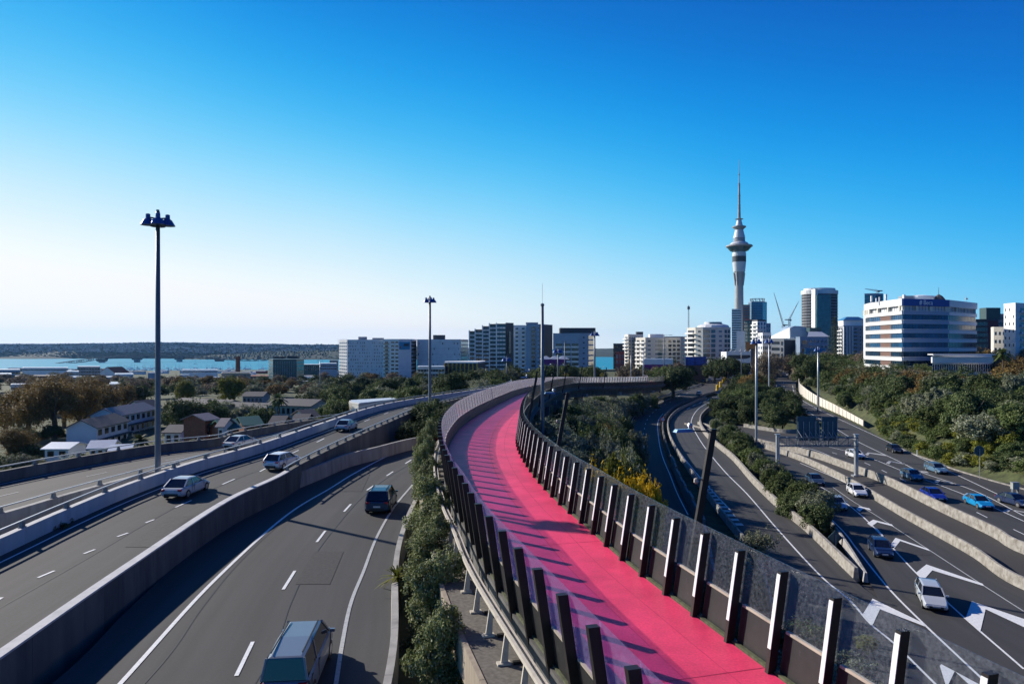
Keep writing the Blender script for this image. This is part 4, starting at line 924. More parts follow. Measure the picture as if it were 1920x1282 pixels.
def car_at(px, py, zf, path, kind, col, label, away=False, group=None, sc=1.0):
    p = W(px, py, zf); P = dense(path, 1.0); i = min(range(1, len(P)-1), key=lambda i: (Vector((P[i].x, P[i].y))-Vector((p.x, p.y))).length)
    t = P[i+1]-P[i-1]; t = Vector((t.x, t.y, 0)).normalized()
    if (t.y < 0) == away: t = -t
    if zf in (zL1, zL2, zL3): sc = .87
    o = make_car(kind, col, label, (p.x, p.y, zf(p.y)+.01), math.atan2(t.y, t.x), group); o.scale = (sc, sc, sc); return o
SIL = (.5, .53, .56); WHT = (.78, .79, .8); NAV = (.012, .03, .09); BLK = (.012, .013, .016); STB = (.1, .2, .3); BRT = (.01, .3, .62); ROY = (.01, .03, .28); PAL = (.35, .47, .58)
car_at(350, 926, zL2, L2l, 'sedan', SIL, 'silver sedan with red tail lights on the left deck beside the pale parapet', True)
car_at(530, 876, zL2, L2l, 'hatch', WHT, 'white hatchback on the left deck where the steel railing begins', True)
car_at(650, 806, zL2, L2l, 'sedan', PAL, 'pale blue sedan farthest up the left deck, before the dark bush', True)
car_at(452, 838, zL1, L1l, 'sedan', SIL, 'pale car on the far left carriageway, half behind the rail', True)
car_at(716, 952, zL3, L3l, 'suv', (.015, .045, .09), 'dark boxy off roader with a blue roof on the near motorway', True)
car_at(562, 1272, zL3, L3l, 'van', (.17, .2, .25), 'large blue grey people mover cut by the bottom of the picture', True)
car_at(820, 826, zL3, L3l, 'sedan', (.3, .03, .03), 'red car just visible between the tall shrub and the handrail', True)
car_at(1528, 906, zRL, RLl, 'sedan', (.03, .06, .11), 'dark blue car in tree shade beside the wooded island')
car_at(1607, 928, zRL, RLr, 'hatch', WHT, 'white hatchback close to the nearer median barrier')
car_at(1569, 952, zRL, RLl, 'hatch', PAL, 'silver blue hatchback ahead of the white hatchback, left of the small chevrons')
car_at(1651, 1038, zRL, RLl, 'hatch', NAV, 'navy hatchback passing the second large painted chevron')
car_at(1746, 1130, zRL, RLl, 'wagon', SIL, 'silver car nearest to the glass screen beside the large chevrons')
car_at(1604, 858, zRR, RRl, 'hatch', WHT, 'white car behind the right upright of the sign gantry')
car_at(1710, 898, zRR, RRl, 'hatch', STB, 'teal blue hatchback between the median wall and the worn chevrons')
car_at(1750, 935, zRR, RRl, 'sedan', ROY, 'royal blue sedan beside the farther median wall')
car_at(1835, 949, zRR, RRl, 'sedan', BRT, 'bright sky blue sedan on the right motorway')
car_at(1677, 847, zRR, RRr, 'sedan', BLK, 'black sedan farthest back in the right hand lane')
car_at(1756, 885, zRR, RRr, 'wagon', STB, 'steel blue estate in the right hand lane behind the black sedan')
car_at(1902, 946, zRR, RRr, 'sedan', NAV, 'navy sedan cut by the right edge of the picture')
car_at(1311, 740, zR1, R1al, 'hatch', WHT, 'pale silver car on the bend of the shaded lower carriageway', True)
car_at(1348, 739, zR1, R1bl, 'sedan', BLK, 'black car at the head of the open lower carriageway, left of the blue one')
car_at(1364, 741, zR1, R1bl, 'sedan', BRT, 'bright blue car at the head of the open lower carriageway')
car_at(1319, 716, zR1, R1al, 'suv', NAV, 'navy car waiting before the round dark tree at the far end', True)
car_at(1330, 714, zR1, R1al, 'hatch', WHT, 'white car beside the navy one at the far end of the lower road', True)
car_at(1461, 728, zRR, RSl, 'hatch', NAV, 'dark car alone on the distant ramp')
for i, (px, c) in enumerate(((1457, NAV), (1463, STB), (1469, NAV), (1476, WHT), (1483, PAL))):
    car_at(px, 704, zRR, RSl, 'sedan', c, 'car waiting in the row under the distant footbridge', group='cars queued under the distant footbridge')
# ---------------------------------------------------------------- foliage
LM = {
 'dark':   leaf_mat('leaf_dark_evergreen', (.045, .068, .022), (.09, .12, .04), (.18, .2, .095)),
 'olive':  leaf_mat('leaf_grey_olive', (.125, .145, .075), (.23, .245, .15), (.42, .43, .32)),
 'mid':    leaf_mat('leaf_mid_green', (.06, .09, .024), (.12, .155, .045), (.22, .25, .1)),
 'brown':  leaf_mat('leaf_autumn_brown', (.13, .085, .03), (.21, .14, .045), (.3, .21, .06)),
 'bare':   leaf_mat('twig_grey_brown', (.16, .12, .085), (.24, .19, .13), (.3, .25, .14)),
 'yellow': leaf_mat('flower_yellow', (.62, .38, .015), (.74, .5, .02), (.2, .2, .03), scale=2),
 'lime':   leaf_mat('leaf_yellow_green', (.13, .15, .02), (.2, .2, .03), (.28, .25, .04)),
 'strip':  leaf_mat('leaf_strip_shrub', (.11, .135, .045), (.21, .24, .09), (.45, .46, .3), scale=1.4)}
def crown(seed, nclump, nleaf, ls, shape='round', lobes=6, fill=.55):
    """unit crown (radius 1, base near z=0): many leaf quads in clumps"""
    rn = np.random.RandomState(seed); V = []
    L_ = []
    for k in range(lobes):
        a = rn.uniform(0, 2*math.pi); r = rn.uniform(.1, .55); L_.append((math.cos(a)*r, math.sin(a)*r, rn.uniform(.45, 1.15), rn.uniform(.38, .62)))
    L_.append((0, 0, .9, .62))
    if shape == 'tall': L_ = [(rn.uniform(-.3, .3), rn.uniform(-.3, .3), z, .55-.1*abs(z-1)) for z in np.linspace(.3, 2.0, 7)]
    if shape == 'cone': L_ = [(0, 0, z, .55*(1-z/3.2)) for z in np.linspace(.3, 2.9, 9)]
    cs = []
    for i in range(nclump):
        x, y, z, r = L_[rn.randint(len(L_))]; d = rn.normal(size=3); d /= np.linalg.norm(d)
        if d[2] < -.5: d[2] *= -.6
        q = np.array([x, y, z])+d*r*rn.uniform(fill, 1.0); cs.append((q, r*rn.uniform(.16, .34), d))
    n = nclump*nleaf; C = np.repeat(np.array([c[0] for c in cs]), nleaf, 0); R = np.repeat(np.array([c[1] for c in cs]), nleaf); N = np.repeat(np.array([c[2] for c in cs]), nleaf, 0)
    o = rn.normal(size=(n, 3)); o /= np.linalg.norm(o, axis=1)[:, None]; C = C+o*(R*rn.uniform(.3, 1, n)**.6)[:, None]
    nn = N*.6+o*.7+rn.normal(size=(n, 3))*.55+np.array([0, 0, .25]); nn /= np.linalg.norm(nn, axis=1)[:, None]
    t = np.cross(nn, rn.normal(size=(n, 3))); t /= np.linalg.norm(t, axis=1)[:, None]; b = np.cross(nn, t); s = ls*rn.uniform(.6, 1.3, n)[:, None]
    P = np.stack([C-t*s, C-b*s*.55, C+t*s, C+b*s*.55], 1).reshape(-1, 3)
    me = bpy.data.meshes.new('crown'); me.vertices.add(len(P)); me.vertices.foreach_set('co', P.ravel())
    me.loops.add(4*n); me.loops.foreach_set('vertex_index', np.arange(4*n)); me.polygons.add(n); me.polygons.foreach_set('loop_start', np.arange(0, 4*n, 4)); me.polygons.foreach_set('loop_total', np.full(n, 4)); me.update()
    return me
def trunk_mesh(seed, h, r, n=4, spread=.5):
    rn = random.Random(seed); mb = MB(); mb.tube([(0, 0, -.6), (rn.uniform(-.04, .04), rn.uniform(-.04, .04), h*.45), (rn.uniform(-.08, .08), rn.uniform(-.08, .08), h)], [r*1.2, r, r*.6], 7)
    for k in range(n):
        a = 2*math.pi*k/n+rn.uniform(-.4, .4); z = h*rn.uniform(.35, .8); mb.tube([(0, 0, z), (math.cos(a)*spread*.5, math.sin(a)*spread*.5, z+.25), (math.cos(a)*spread, math.sin(a)*spread, z+.65)], [r*.6, r*.4, r*.2], 5)
    me = bpy.data.meshes.new('trunk'); me.from_pydata(mb.v, [], mb.f); return me
CR = {}
def variants(key, n, **kw): CR[key] = [crown(hash_+i, **kw) for i, hash_ in [(i, sum(map(ord, key))*7) for i in range(n)]]
variants('far', 5, nclump=200, nleaf=24, ls=.05, lobes=8)
variants('bush', 6, nclump=300, nleaf=46, ls=.04, lobes=9)
variants('tall', 3, nclump=220, nleaf=24, ls=.06, shape='tall')
variants('near', 4, nclump=520, nleaf=60, ls=.03, shape='tall', fill=.3)
variants('airy', 4, nclump=300, nleaf=20, ls=.032, lobes=9, fill=.2)
variants('park', 4, nclump=420, nleaf=44, ls=.022, lobes=10, fill=.3)
TRK = [trunk_mesh(i, .9, .06) for i in range(4)]; TRKT = trunk_mesh(9, 1.2, .045, 5, .3)
CM = {}
def crown_with(me, m):
    k = (me.name, m.name)
    if k not in CM: c = me.copy(); c.materials.append(m); CM[k] = c
    return CM[k]
def tree(x, y, key, kind, r, h, label, group=None, z=None, name='tree', cat='tree', rn=random.Random(11), trunk=True, bark=None):
    z = tz(x, y) if z is None else z
    root = empty(name, (x, y, z), label, cat, group, rn.uniform(0, 6.28)); hz = {'tall': 2.5, 'near': 2.5}.get(key, 1.55)
    s = h/hz
    c = bpy.data.objects.new('crown', crown_with(rn.choice(CR[key]), LM[kind])); COL.objects.link(c); c.parent = root; c.scale = (r, r, s)
    if trunk:
        me = crown_with(TRKT if key in ('tall', 'near') else rn.choice(TRK), bark or M_BARK); t = bpy.data.objects.new('trunk', me); COL.objects.link(t); t.parent = root; t.scale = (r, r, s)
    return root
def inside(p, poly):
    c = False; n = len(poly)
    for i in range(n):
        a, b = poly[i], poly[(i+1) % n]
        if (a[1] > p[1]) != (b[1] > p[1]) and p[0] < (b[0]-a[0])*(p[1]-a[1])/(b[1]-a[1])+a[0]: c = not c
    return c
def scatter(poly, step, fn, seed=1, maxn=400):
    rn = random.Random(seed); xs = [p[0] for p in poly]; ys = [p[1] for p in poly]; pts = []; tries = 0
    while tries < 9000 and len(pts) < maxn:
        tries += 1; p = (rn.uniform(min(xs), max(xs)), rn.uniform(min(ys), max(ys)))
        st = step(p) if callable(step) else step
        if inside(p, poly) and all((p[0]-q[0])**2+(p[1]-q[1])**2 > st*st for q in pts): pts.append(p)
    for p in sorted(pts, key=lambda q: q[1]): fn(p[0], p[1], rn)
def pd(*q): return [((px-CX)/F*d, d) for px, d in q]
def wood(poly, step, kinds, rr2, hh, label, seed):
    # one object: a far belt of trees
    V = {}; 
    def f(x, y, rn):
        k = rn.choice(kinds); me = rn.choice(CR['far']); co = np.empty(len(me.vertices)*3); me.vertices.foreach_get('co', co); co = co.reshape(-1, 3); a = rn.uniform(0, 6.28); r = rn.uniform(*rr2); h = rn.uniform(*hh)/1.55
        R = np.array([[math.cos(a), -math.sin(a), 0], [math.sin(a), math.cos(a), 0], [0, 0, 1]]); V.setdefault(k, []).append((co@R.T)*np.array([r, r, h])+np.array([x, y, tz(x, y)]))
    scatter(poly, step, f, seed, 400); allv = []; mi = []
    for i, (k, L) in enumerate(V.items()): c = np.concatenate(L); allv.append(c); mi += [i]*(len(c)//4)
    P = np.concatenate(allv); n = len(P)//4; me = bpy.data.meshes.new('distant_trees'); me.vertices.add(len(P)); me.vertices.foreach_set('co', P.ravel()); me.loops.add(4*n); me.loops.foreach_set('vertex_index', np.arange(4*n))
    me.polygons.add(n); me.polygons.foreach_set('loop_start', np.arange(0, 4*n, 4)); me.polygons.foreach_set('loop_total', np.full(n, 4)); 
    for k in V: me.materials.append(LM[k])
    me.polygons.foreach_set('material_index', mi); me.update(); o = bpy.data.objects.new('distant_trees', me); COL.objects.link(o); tag(o, label, 'trees', kind='stuff')
# slope of grey green bushes between the path and the shaded carriageway
mixA = ['olive', 'olive', 'dark', 'olive', 'mid']
PRa = np.array([(p.x, p.y) for p in PR])
def side(x, y): return float(np.sqrt(((PRa-np.array([x, y]))**2).sum(1)).min())
def toph(x, y): return min(-8.6, zP(y)-.1)-.29*max(0, side(x, y)-2)
def f(x, y, rn):
    k = rn.choice(mixA); r = min(rn.uniform(2.2, 3.2), side(x, y)-.6); h = max(3.2, toph(x, y)+rn.uniform(-.9, .5)-tz(x, y))
    tree(x, y, 'bush', k, r, h, {'olive': 'rounded grey green', 'dark': 'darker green', 'mid': 'fresher green'}[k]+' bush in the thicket below the pink path', 'bushes on the slope under the path', name='bush', cat='bush', rn=rn)
scatter([(3.6, 63), (3.6, 74), (5.0, 88), (6.8, 102), (10, 122), (16, 148), (25, 174), (36, 194), (44, 212), (38, 204), (31, 190), (25, 165), (21.0, 140), (18.8, 120), (17.0, 98), (14.5, 80), (12, 66)], 2.5, f, 3, 125)
for x, y, k, r, lab in ((7.2, 58, 'yellow', 2.3, 'bright yellow flowering shrub, leftmost of three over the glass edge'), (9.6, 58.5, 'yellow', 2.4, 'bright yellow flowering shrub, middle of three over the glass edge'), (11.6, 60, 'yellow', 2.0, 'yellow flowering shrub, rightmost of three over the glass edge'), (9.6, 66.5, 'lime', 2.0, 'yellow green bush behind the flowering shrubs'), (12.8, 97, 'brown', 2.6, 'rusty brown round bush among the grey green ones')):
    tree(x, y, 'bush', k, r, toph(x, y)+.2-tz(x, y), lab, name='flowering_shrub' if k == 'yellow' else 'bush', cat='bush')
def f(x, y, rn):
    tree(x, y, 'bush', rn.choice(['olive', 'mid', 'dark']), rn.uniform(1.6, 2.4), rn.uniform(2.5, 3.6), 'low bush behind the etched glass below the path', 'bushes behind the right screen', name='bush', cat='bush', rn=rn)
scatter([(9.5, 24), (13, 30), (15.5, 54), (13.5, 60), (9, 52), (8, 36)], 2.6, f, 4)
def f(x, y, rn): tree(x, y, 'bush', rn.choice(['olive', 'mid', 'dark']), rn.uniform(1.8, 2.6), rn.uniform(3, 4.4), 'bush growing below the lower right glass panes', 'bushes below the near glass', name='bush', cat='bush', rn=rn, z=-20.9)
scatter([(12, 22), (17, 22), (19.5, 40), (17.5, 44)], 2.8, f, 5)
tree(21.5, 60.5, 'airy', 'olive', 2.4, 4.6, 'thin airy shrub overhanging the open lower carriageway behind the glass', z=-20.6)
tree(19.2, 57, 'bush', 'olive', 2.0, 3.2, 'small grey bush at the end of the stepped retaining wall', z=-20.6, name='bush', cat='bush')
tree(24, 46, 'bush', 'lime', .9, 1.4, 'small bright green weed bush at the barrier tip', z=-20.9, name='bush', cat='bush')
# wooded island
def f(x, y, rn):
    k = rn.choice(['mid', 'mid', 'olive', 'dark']); tree(x, y, 'bush', k, rn.uniform(1.7, 2.7), rn.uniform(3.2, 4.8), {'mid': 'green', 'olive': 'greyish', 'dark': 'dark'}[k]+' bush in the narrow wooded island between the lower carriageway and the motorway', 'bushes of the narrow island', name='bush', cat='bush', rn=rn)
scatter([(33.2, 75), (36.5, 80), (38.0, 92), (40.5, 108), (42, 128), (48, 140), (50, 158), (48.5, 164), (44.5, 140), (41.5, 120), (37.5, 101), (34.5, 86)], 2.5, f, 6)
tree(35.8, 78.5, 'bush', 'mid', 1.3, 1.8, 'small round shrub at the near tip of the wooded island', name='bush', cat='bush')
def f(x, y, rn):
    k = rn.choice(['dark', 'dark', 'mid']); tree(x, y, 'bush', k, rn.uniform(2.8, 4.2), rn.uniform(4.5, 7.0), {'mid': 'fresh green', 'dark': 'dark evergreen'}[k]+' tree in the wide wooded island between the lower carriageways and the ramp', 'trees of the wide island', rn=rn)
scatter([(52, 170), (66, 160), (75, 178), (88, 218), (106, 290), (130, 340), (122, 352), (98, 292), (78, 245), (60, 200)], 4.6, f, 7, 60)
# right hillside
def f(x, y, rn):
    if CX+x/y*F > 1985: return
    k = rn.choice(['dark', 'dark', 'mid', 'dark', 'olive', 'brown' if y > 165 else 'mid']); t = {'dark': 'dark evergreen', 'mid': 'mid green', 'olive': 'greyish green', 'brown': 'half bare brownish'}[k]
    tree(x, y, 'bush', k, rn.uniform(3.8, 5.8), rn.uniform(5.5, 9.5), t+' tree in the dense wood on the right hillside', 'trees on the right hillside', rn=rn)
scatter([(84.5, 84), (80, 100), (80, 112), (86, 140), (97, 175), (107, 205), (145, 205), (140, 150), (130, 110), (112, 84)], lambda p: 5.0 if p[0] < 96+.4*(p[1]-100) else 6.2, f, 8, 105)
wood([(110, 208), (122, 250), (134, 290), (150, 330), (165, 330), (158, 262), (146, 208)], 5.0, ['dark', 'dark', 'mid', 'olive', 'mid', 'dark', 'brown'], (4.5, 6.5), (6, 9.5), 'dense evergreen wood on the upper right hillside', 42)
wood([(77.2, 92), (80.5, 92), (86, 118), (93, 145), (100, 172), (97, 184), (88, 164), (80.5, 140), (76.3, 118)], 1.9, ['dark', 'mid', 'mid', 'olive', 'lime'], (1.6, 2.7), (1.6, 3.4), 'low undergrowth along the verge at the foot of the right hillside', 31)
def f(x, y, rn):
    k = rn.choice(['dark', 'mid', 'dark', 'olive']); tree(x, y, 'bush', k, rn.uniform(2.4, 3.6), rn.uniform(3.4, 5.4), {'dark': 'dark', 'mid': 'green', 'olive': 'greyish'}[k]+' bush leaning over the cream panelled fence', 'bushes behind the cream fence', name='bush', cat='bush', rn=rn, trunk=False)
scatter([(94, 176), (98, 176), (106, 198), (118, 232), (132, 275), (142, 312), (137, 318), (127, 285), (113, 240), (102, 208)], 3.4, f, 35, 42)
# low bushes filling the ground between the left houses
HSE = [(-105, 138, 17), (-118, 165, 20), (-92, 112, 16), (-110, 112, 12), (-75, 141, 8), (-66, 135, 22), (-50, 180, 26)]
def f(x, y, rn):
    px = CX+x/y*F
    if 140 < px < 305 and 140 < y < 195: return
    if 70 < px < 250 and 108 < y < 130: return
    if 378 < px < 600 and 128 < y < 185: return
    if any(abs(px-a) < 18 for a in (185, 230)) and y < 185: return
    k = rn.choice(['dark', 'mid', 'olive', 'dark', 'brown']); tree(x, y, 'bush', k, rn.uniform(2.2, 3.8), rn.uniform(2.2, 4.2), {'dark': 'dark', 'mid': 'green', 'olive': 'greyish', 'brown': 'rusty brown'}[k]+' garden bush between the left parapet and the houses', 'garden bushes beyond the left parapet', name='bush', cat='bush', rn=rn, trunk=False)
scatter(pd((-20, 62), (150, 66), (420, 90), (600, 118), (690, 150), (600, 180), (420, 215), (100, 200), (-40, 170)), 5.4, f, 33, 85)
# trees beyond: named by place
tree(XD(1262, 262, 0).x, 262, 'bush', 'dark', 11, 13, 'large round dark evergreen at the end of the path viaduct')
tree(XD(1236, 285, 0).x, 285, 'bush', 'mid', 8, 11, 'yellowish green round tree behind the large round evergreen')
for px, d, k, r, h, lab in ((1340, 360, 'dark', 9, 14, 'dark round tree left of the pair before the parking building'), (1365, 350, 'dark', 10, 15, 'large dark tree before the white parking building'), (1388, 370, 'dark', 8, 12, 'dark tree at the right end of the parking building'),
    (1433, 330, 'bare', 8, 20, 'tall pale leafless tree beside the silvery lamp masts'), (1452, 420, 'bare', 9, 17, 'pale leafless tree above the distant footbridge'), (1480, 430, 'bare', 10, 16, 'wide leafless tree before the dark apartment block'), (1412, 300, 'brown', 7, 9, 'brownish bush at the foot of the silvery masts'),
    (1512, 330, 'dark', 8, 14, 'dark tree on the left of the hillside wood, above the ramp bend'), (1530, 300, 'dark', 7, 12, 'dark tree above the far end of the cream fence'), (1600, 420, 'dark', 8, 12, 'dark tree between the pavilion and the striped apartments'), (1625, 260, 'bare', 6, 8, 'thin bare tree before the striped office block'),
    (1650, 245, 'olive', 6, 7, 'greyish tree below the striped office block'), (1700, 240, 'bare', 7, 9, 'bare twiggy tree in front of the striped office block'), (1735, 235, 'bare', 7, 8, 'low bare tree before the white office wing'), (1776, 205, 'dark', 8, 8.5, 'broad dark spreading tree standing above the hillside wood'),
    (1840, 260, 'brown', 9, 13, 'brown bare tree right of the white office wing'), (1880, 250, 'bare', 9, 12, 'tall bare tree below the white apartment block'), (1910, 230, 'brown', 8, 12, 'rust brown tree at the right edge below the apartments'), (1875, 210, 'brown', 8, 10, 'bronze coloured tree in the upper right of the wood')):
    tree(XD(px, d, 0).x, d, 'airy' if k in ('bare',) else 'bush', k, r, h, lab)
# bushes beside the left deck and in the shrub strip
for x, y, r, h, k, lab in ((-11.9, 79.5, 2.4, 5.4, 'dark', 'dark bush nearest the end of the deck railing'), (-11.4, 89, 2.9, 6.6, 'dark', 'dense dark bush under the second tall lamp mast'), (-9.4, 84, 2.8, 5.6, 'dark', 'dark bush hanging over the near motorway bend'), (-9.8, 95, 3.0, 7.2, 'dark', 'tallest dark bush beside the second lamp mast'),
    (-8.0, 92, 3.0, 6.2, 'dark', 'dark bush right of the second lamp mast'), (-5.8, 99, 2.8, 5.8, 'dark', 'dark bush touching the bend of the left screen'), (-2.5, 108, 2.6, 6.0, 'mid', 'yellowish green bush seen over the bend of the left screen'), (-7.5, 83, 2.4, 4.6, 'dark', 'low dark bush beside the path viaduct')):
    tree(x, y, 'bush', k, r, h*.78, lab, name='bush', cat='bush', z=min(tz(x, y), -12.9))
for x, y, r, h, k, lab in ((-2.35, 22.5, 1.15, 4.6, 'strip', 'nearest strip shrub, its bare forked trunk showing above brown soil'), (-3.0, 27.0, 1.35, 4.9, 'strip', 'second glossy leaved shrub from the bottom of the strip'), (-3.9, 31.5, 1.4, 4.9, 'strip', 'full rounded shrub in the middle of the strip'), (-4.3, 35.5, 1.5, 4.9, 'strip', 'yellowish shrub beside the cabbage palm'),
    (-4.9, 40.0, 1.55, 5.2, 'strip', 'wide shrub above the yellowish one in the strip'), (-5.9, 47.0, 1.3, 5.0, 'strip', 'narrow shrub in the upper strip by the handrail bend'), (-6.9, 53.5, 1.25, 5.6, 'strip', 'slender tall shrub level with the handrail end'), (-7.6, 60, 1.2, 6.1, 'strip', 'topmost slender shrub of the strip, just below the dark bushes')):
    tree(x, y, 'near', k, r*1.28, h*1.08, lab, name='shrub', cat='shrub', z=-13.2 if y < 30 else -12.9, bark=M_BARKP)
# cabbage palm of the strip
def palm(x, y, z, h, r, label, n=34, m=None, name='palm_tree', wide=.05):
    root = empty(name, (x, y, z), label, 'palm tree'); rn = random.Random(int(abs(x*10)))
    o = MB().tube([(0, 0, -.4), (.05, 0, h*.5), (0, .05, h)], [.16, .12, .1], 7).build('trunk', M_BARK); o.parent = root
    mb = MB()
    for k in range(n):
        a = rn.uniform(0, 6.28); e = rn.uniform(-.5, 1.3); L_ = r*rn.uniform(.8, 1.1); pts = []
        for t in (0, .4, .75, 1): pts.append(Vector((math.cos(a)*math.cos(e)*L_*t, math.sin(a)*math.cos(e)*L_*t, h+math.sin(e)*L_*t-L_*.45*t*t)))
        s = Vector((-math.sin(a), math.cos(a), 0)); w = [wide*.6, wide, wide*.7, .004]
        vs = [p+s*q*r*j for p, q in zip(pts, w) for j in (-1, 1)]; mb.add(vs, [(2*i, 2*i+1, 2*i+3, 2*i+2) for i in range(3)])
    o = mb.build('fronds', m or LM['mid']); o.parent = root; return root
palm(-5.15, 30.6, -13, 2.6, 1.0, 'small cabbage palm with yellow green blades at the kerb of the shrub strip', 46, LM['lime'])
palm(XD(522, 170, 0).x, 170, tz(XD(522, 170, 0).x, 170), 10.5, 3.0, 'tall fan palm standing in front of the green apartments', 60, LM['dark'], wide=.12)
palm(XD(262, 132, 0).x, 132, tz(XD(262, 132, 0).x, 132), 5.0, 2.6, 'palm beside the white terraced houses, left of the tallest lamp mast', 60, LM['dark'], wide=.12)
palm(XD(14, 105, 0).x, 105, tz(XD(14, 105, 0).x, 105), 3.4, 2.0, 'palm at the left edge among the brown park trees', 60, LM['dark'], wide=.12)
palm(XD(62, 82, 0).x, 82, tz(XD(62, 82, 0).x, 82), 2.6, 2.0, 'low spreading palm just above the left parapet', 60, LM['mid'], wide=.1)
palm(XD(1880, 212, 0).x, 212, -9, 6.5, 3.4, 'palm on the hill below the white apartment block', 60, LM['mid'], wide=.12)
for px in (545, 560): palm(XD(px, 140, 0).x, 140, tz(XD(px, 140, 0).x, 140), 3.5, 2.6, 'drooping palm before the green apartments, %s of two' % ('left' if px == 545 else 'right'), 60, LM['olive'], wide=.12)
# park trees at the left: autumn brown
for px, d, r, h, lab in ((10, 200, 9, 13, 'brown autumn tree at the left edge of the picture'), (55, 172, 9.5, 15, 'large brown autumn tree, second from the left edge'), (100, 168, 10, 16, 'largest golden brown autumn tree of the park'), (150, 180, 9, 15, 'golden brown autumn tree just left of the white houses'), (40, 215, 10, 15, 'brown autumn tree behind the second from the left'), (120, 222, 10, 16, 'brown autumn tree behind the largest one'),
    (200, 222, 9, 14, 'brown autumn tree behind the white terraced houses'), (20, 135, 5, 7, 'low rusty bush under the brown park trees'), (45, 118, 4, 5, 'greenish low tree above the left parapet'), (80, 258, 9, 13, 'far brown park tree, left of the far pair'), (160, 262, 9, 13, 'far brown park tree, right of the far pair'), (232, 250, 7, 11, 'dark brown tree behind the terraced houses')):
    x = XD(px, d, 0).x; tree(x, d, 'park', 'brown' if d > 130 else ('brown' if px == 20 else 'olive'), r, h, lab)
for px, d, k, r, h, lab in ((262, 262, 'dark', 6, 10, 'dark tree behind the upper terraced house'), (143, 92, 'olive', 3.6, 4.2, 'flat topped feathery tree in front of the white sheds'), (90, 78, 'mid', 3, 2.6, 'leafy green shrub above the left parapet'), (10, 75, 'dark', 3.2, 3, 'dark shrub at the left edge above the parapet'),
    (325, 190, 'dark', 5, 8, 'dark tree right of the tallest lamp mast'), (360, 165, 'dark', 6.5, 10.5, 'big dark rounded tree in front of the long terraced flats'), (392, 172, 'mid', 6, 10, 'green rounded tree touching the big dark one before the flats'), (340, 140, 'dark', 4.5, 5.5, 'dark bush below the big dark tree'), (375, 128, 'olive', 4, 4.5, 'grey green bush left of the brick house'), (345, 120, 'brown', 2.6, 2.6, 'orange brown shrub above the left carriageway'), (310, 120, 'brown', 2.6, 2.6, 'orange brown shrub beside the tallest lamp mast'),
    (420, 190, 'olive', 5, 7, 'pale bushy tree before the long flats'), (452, 175, 'olive', 5, 8, 'pale grey tree with white blossom before the green flats'), (493, 165, 'dark', 5, 10, 'dark conical tree between the flats and the green apartments'), (418, 168, 'mid', 3.6, 5, 'small yellowish tree above the green roofs'),
    (438, 262, 'lime', 6, 12, 'bright yellow green tree behind the long flats'), (342, 270, 'lime', 6, 11, 'yellow green tree left behind the long flats'), (640, 150, 'dark', 4.2, 8, 'dark round tree left of the low pale building'), (632, 160, 'mid', 5, 10, 'green round tree right of the green apartments'), (604, 158, 'brown', 3, 5, 'orange tree at the end of the green apartments'),
    (700, 158, 'mid', 4, 5, 'green tree over the roof of the low pale building'), (488, 128, 'lime', 3, 2.4, 'round yellow green hedge bush above the rail'), (530, 150, 'dark', 4, 6, 'dark bush under the fan palm'), (480, 150, 'dark', 4, 6, 'dark bush behind the green roofs'), (575, 150, 'olive', 3.6, 5, 'grey bush before the end wall of the green apartments')):
    tree(XD(px, d, 0).x, d, 'bush', k, r, h, lab)
# belts of trees between the deck and the city
def belt(poly, step, kinds, rr2, hh, lab, group, seed, key='far', maxn=300):
    def f(x, y, rn):
        k = rn.choice(kinds); tree(x, y, key, k, rn.uniform(*rr2), rn.uniform(*hh), {'dark': 'dark evergreen', 'mid': 'mid green', 'olive': 'greyish', 'brown': 'autumn brown', 'bare': 'leafless', 'lime': 'yellow green'}[k]+' '+lab, group, rn=rn)
    scatter(poly, step, f, seed, maxn)
belt(pd((585, 170), (640, 172), (740, 160), (830, 150), (905, 190), (950, 225), (900, 235), (760, 240), (620, 240), (585, 220)), 8.0, ['dark', 'mid', 'dark', 'olive', 'mid'], (4, 6.5), (6, 9.5), 'tree in the wood between the left deck and the apartment blocks', 'trees behind the left deck', 21, 'bush', 75)
wood(pd((600, 243), (760, 243), (905, 240), (980, 235), (970, 300), (860, 330), (760, 330), (620, 320), (560, 260)), 8.5, ['dark', 'mid', 'dark', 'olive', 'mid'], (5, 7.5), (6, 9.5), 'evergreen wood before the pale apartment blocks', 41)
wood(pd((300, 300), (430, 290), (640, 320), (760, 380), (820, 470), (600, 520), (300, 520)), 15, ['dark', 'bare', 'olive', 'bare', 'brown', 'mid'], (5, 8), (5, 8), 'mixed trees in the belt before the dark green office', 22)
wood(pd((-60, 290), (270, 290), (300, 420), (290, 620), (-80, 560)), 19, ['brown', 'bare', 'dark', 'olive', 'bare'], (6, 9), (5, 8), 'mixed trees between the park and the harbour sheds', 23)
belt(pd((1010, 275), (1110, 265), (1122, 300), (1120, 350), (1000, 330)), 8, ['dark', 'dark', 'mid'], (5, 7), (8, 11), 'tree in front of the magenta and pale buildings', 'dark trees behind the far screen', 24, 'bush')
wood(pd((860, 255), (985, 262), (1000, 300), (985, 330), (870, 300)), 5, ['dark', 'mid'], (3.5, 5), (4, 6), 'low trees before the banded apartment tower', 25)
wood(pd((1165, 330), (1240, 340), (1320, 390), (1320, 430), (1180, 410)), 10, ['dark', 'bare', 'dark'], (4, 6), (6, 9), 'trees by the far roadworks below the cream apartments', 26)
belt(pd((1395, 270), (1440, 300), (1452, 360), (1400, 350), (1370, 300)), 7, ['mid', 'dark', 'brown'], (3, 5), (4, 7), 'tree left of the distant ramp', 'trees beside the distant ramp', 27)
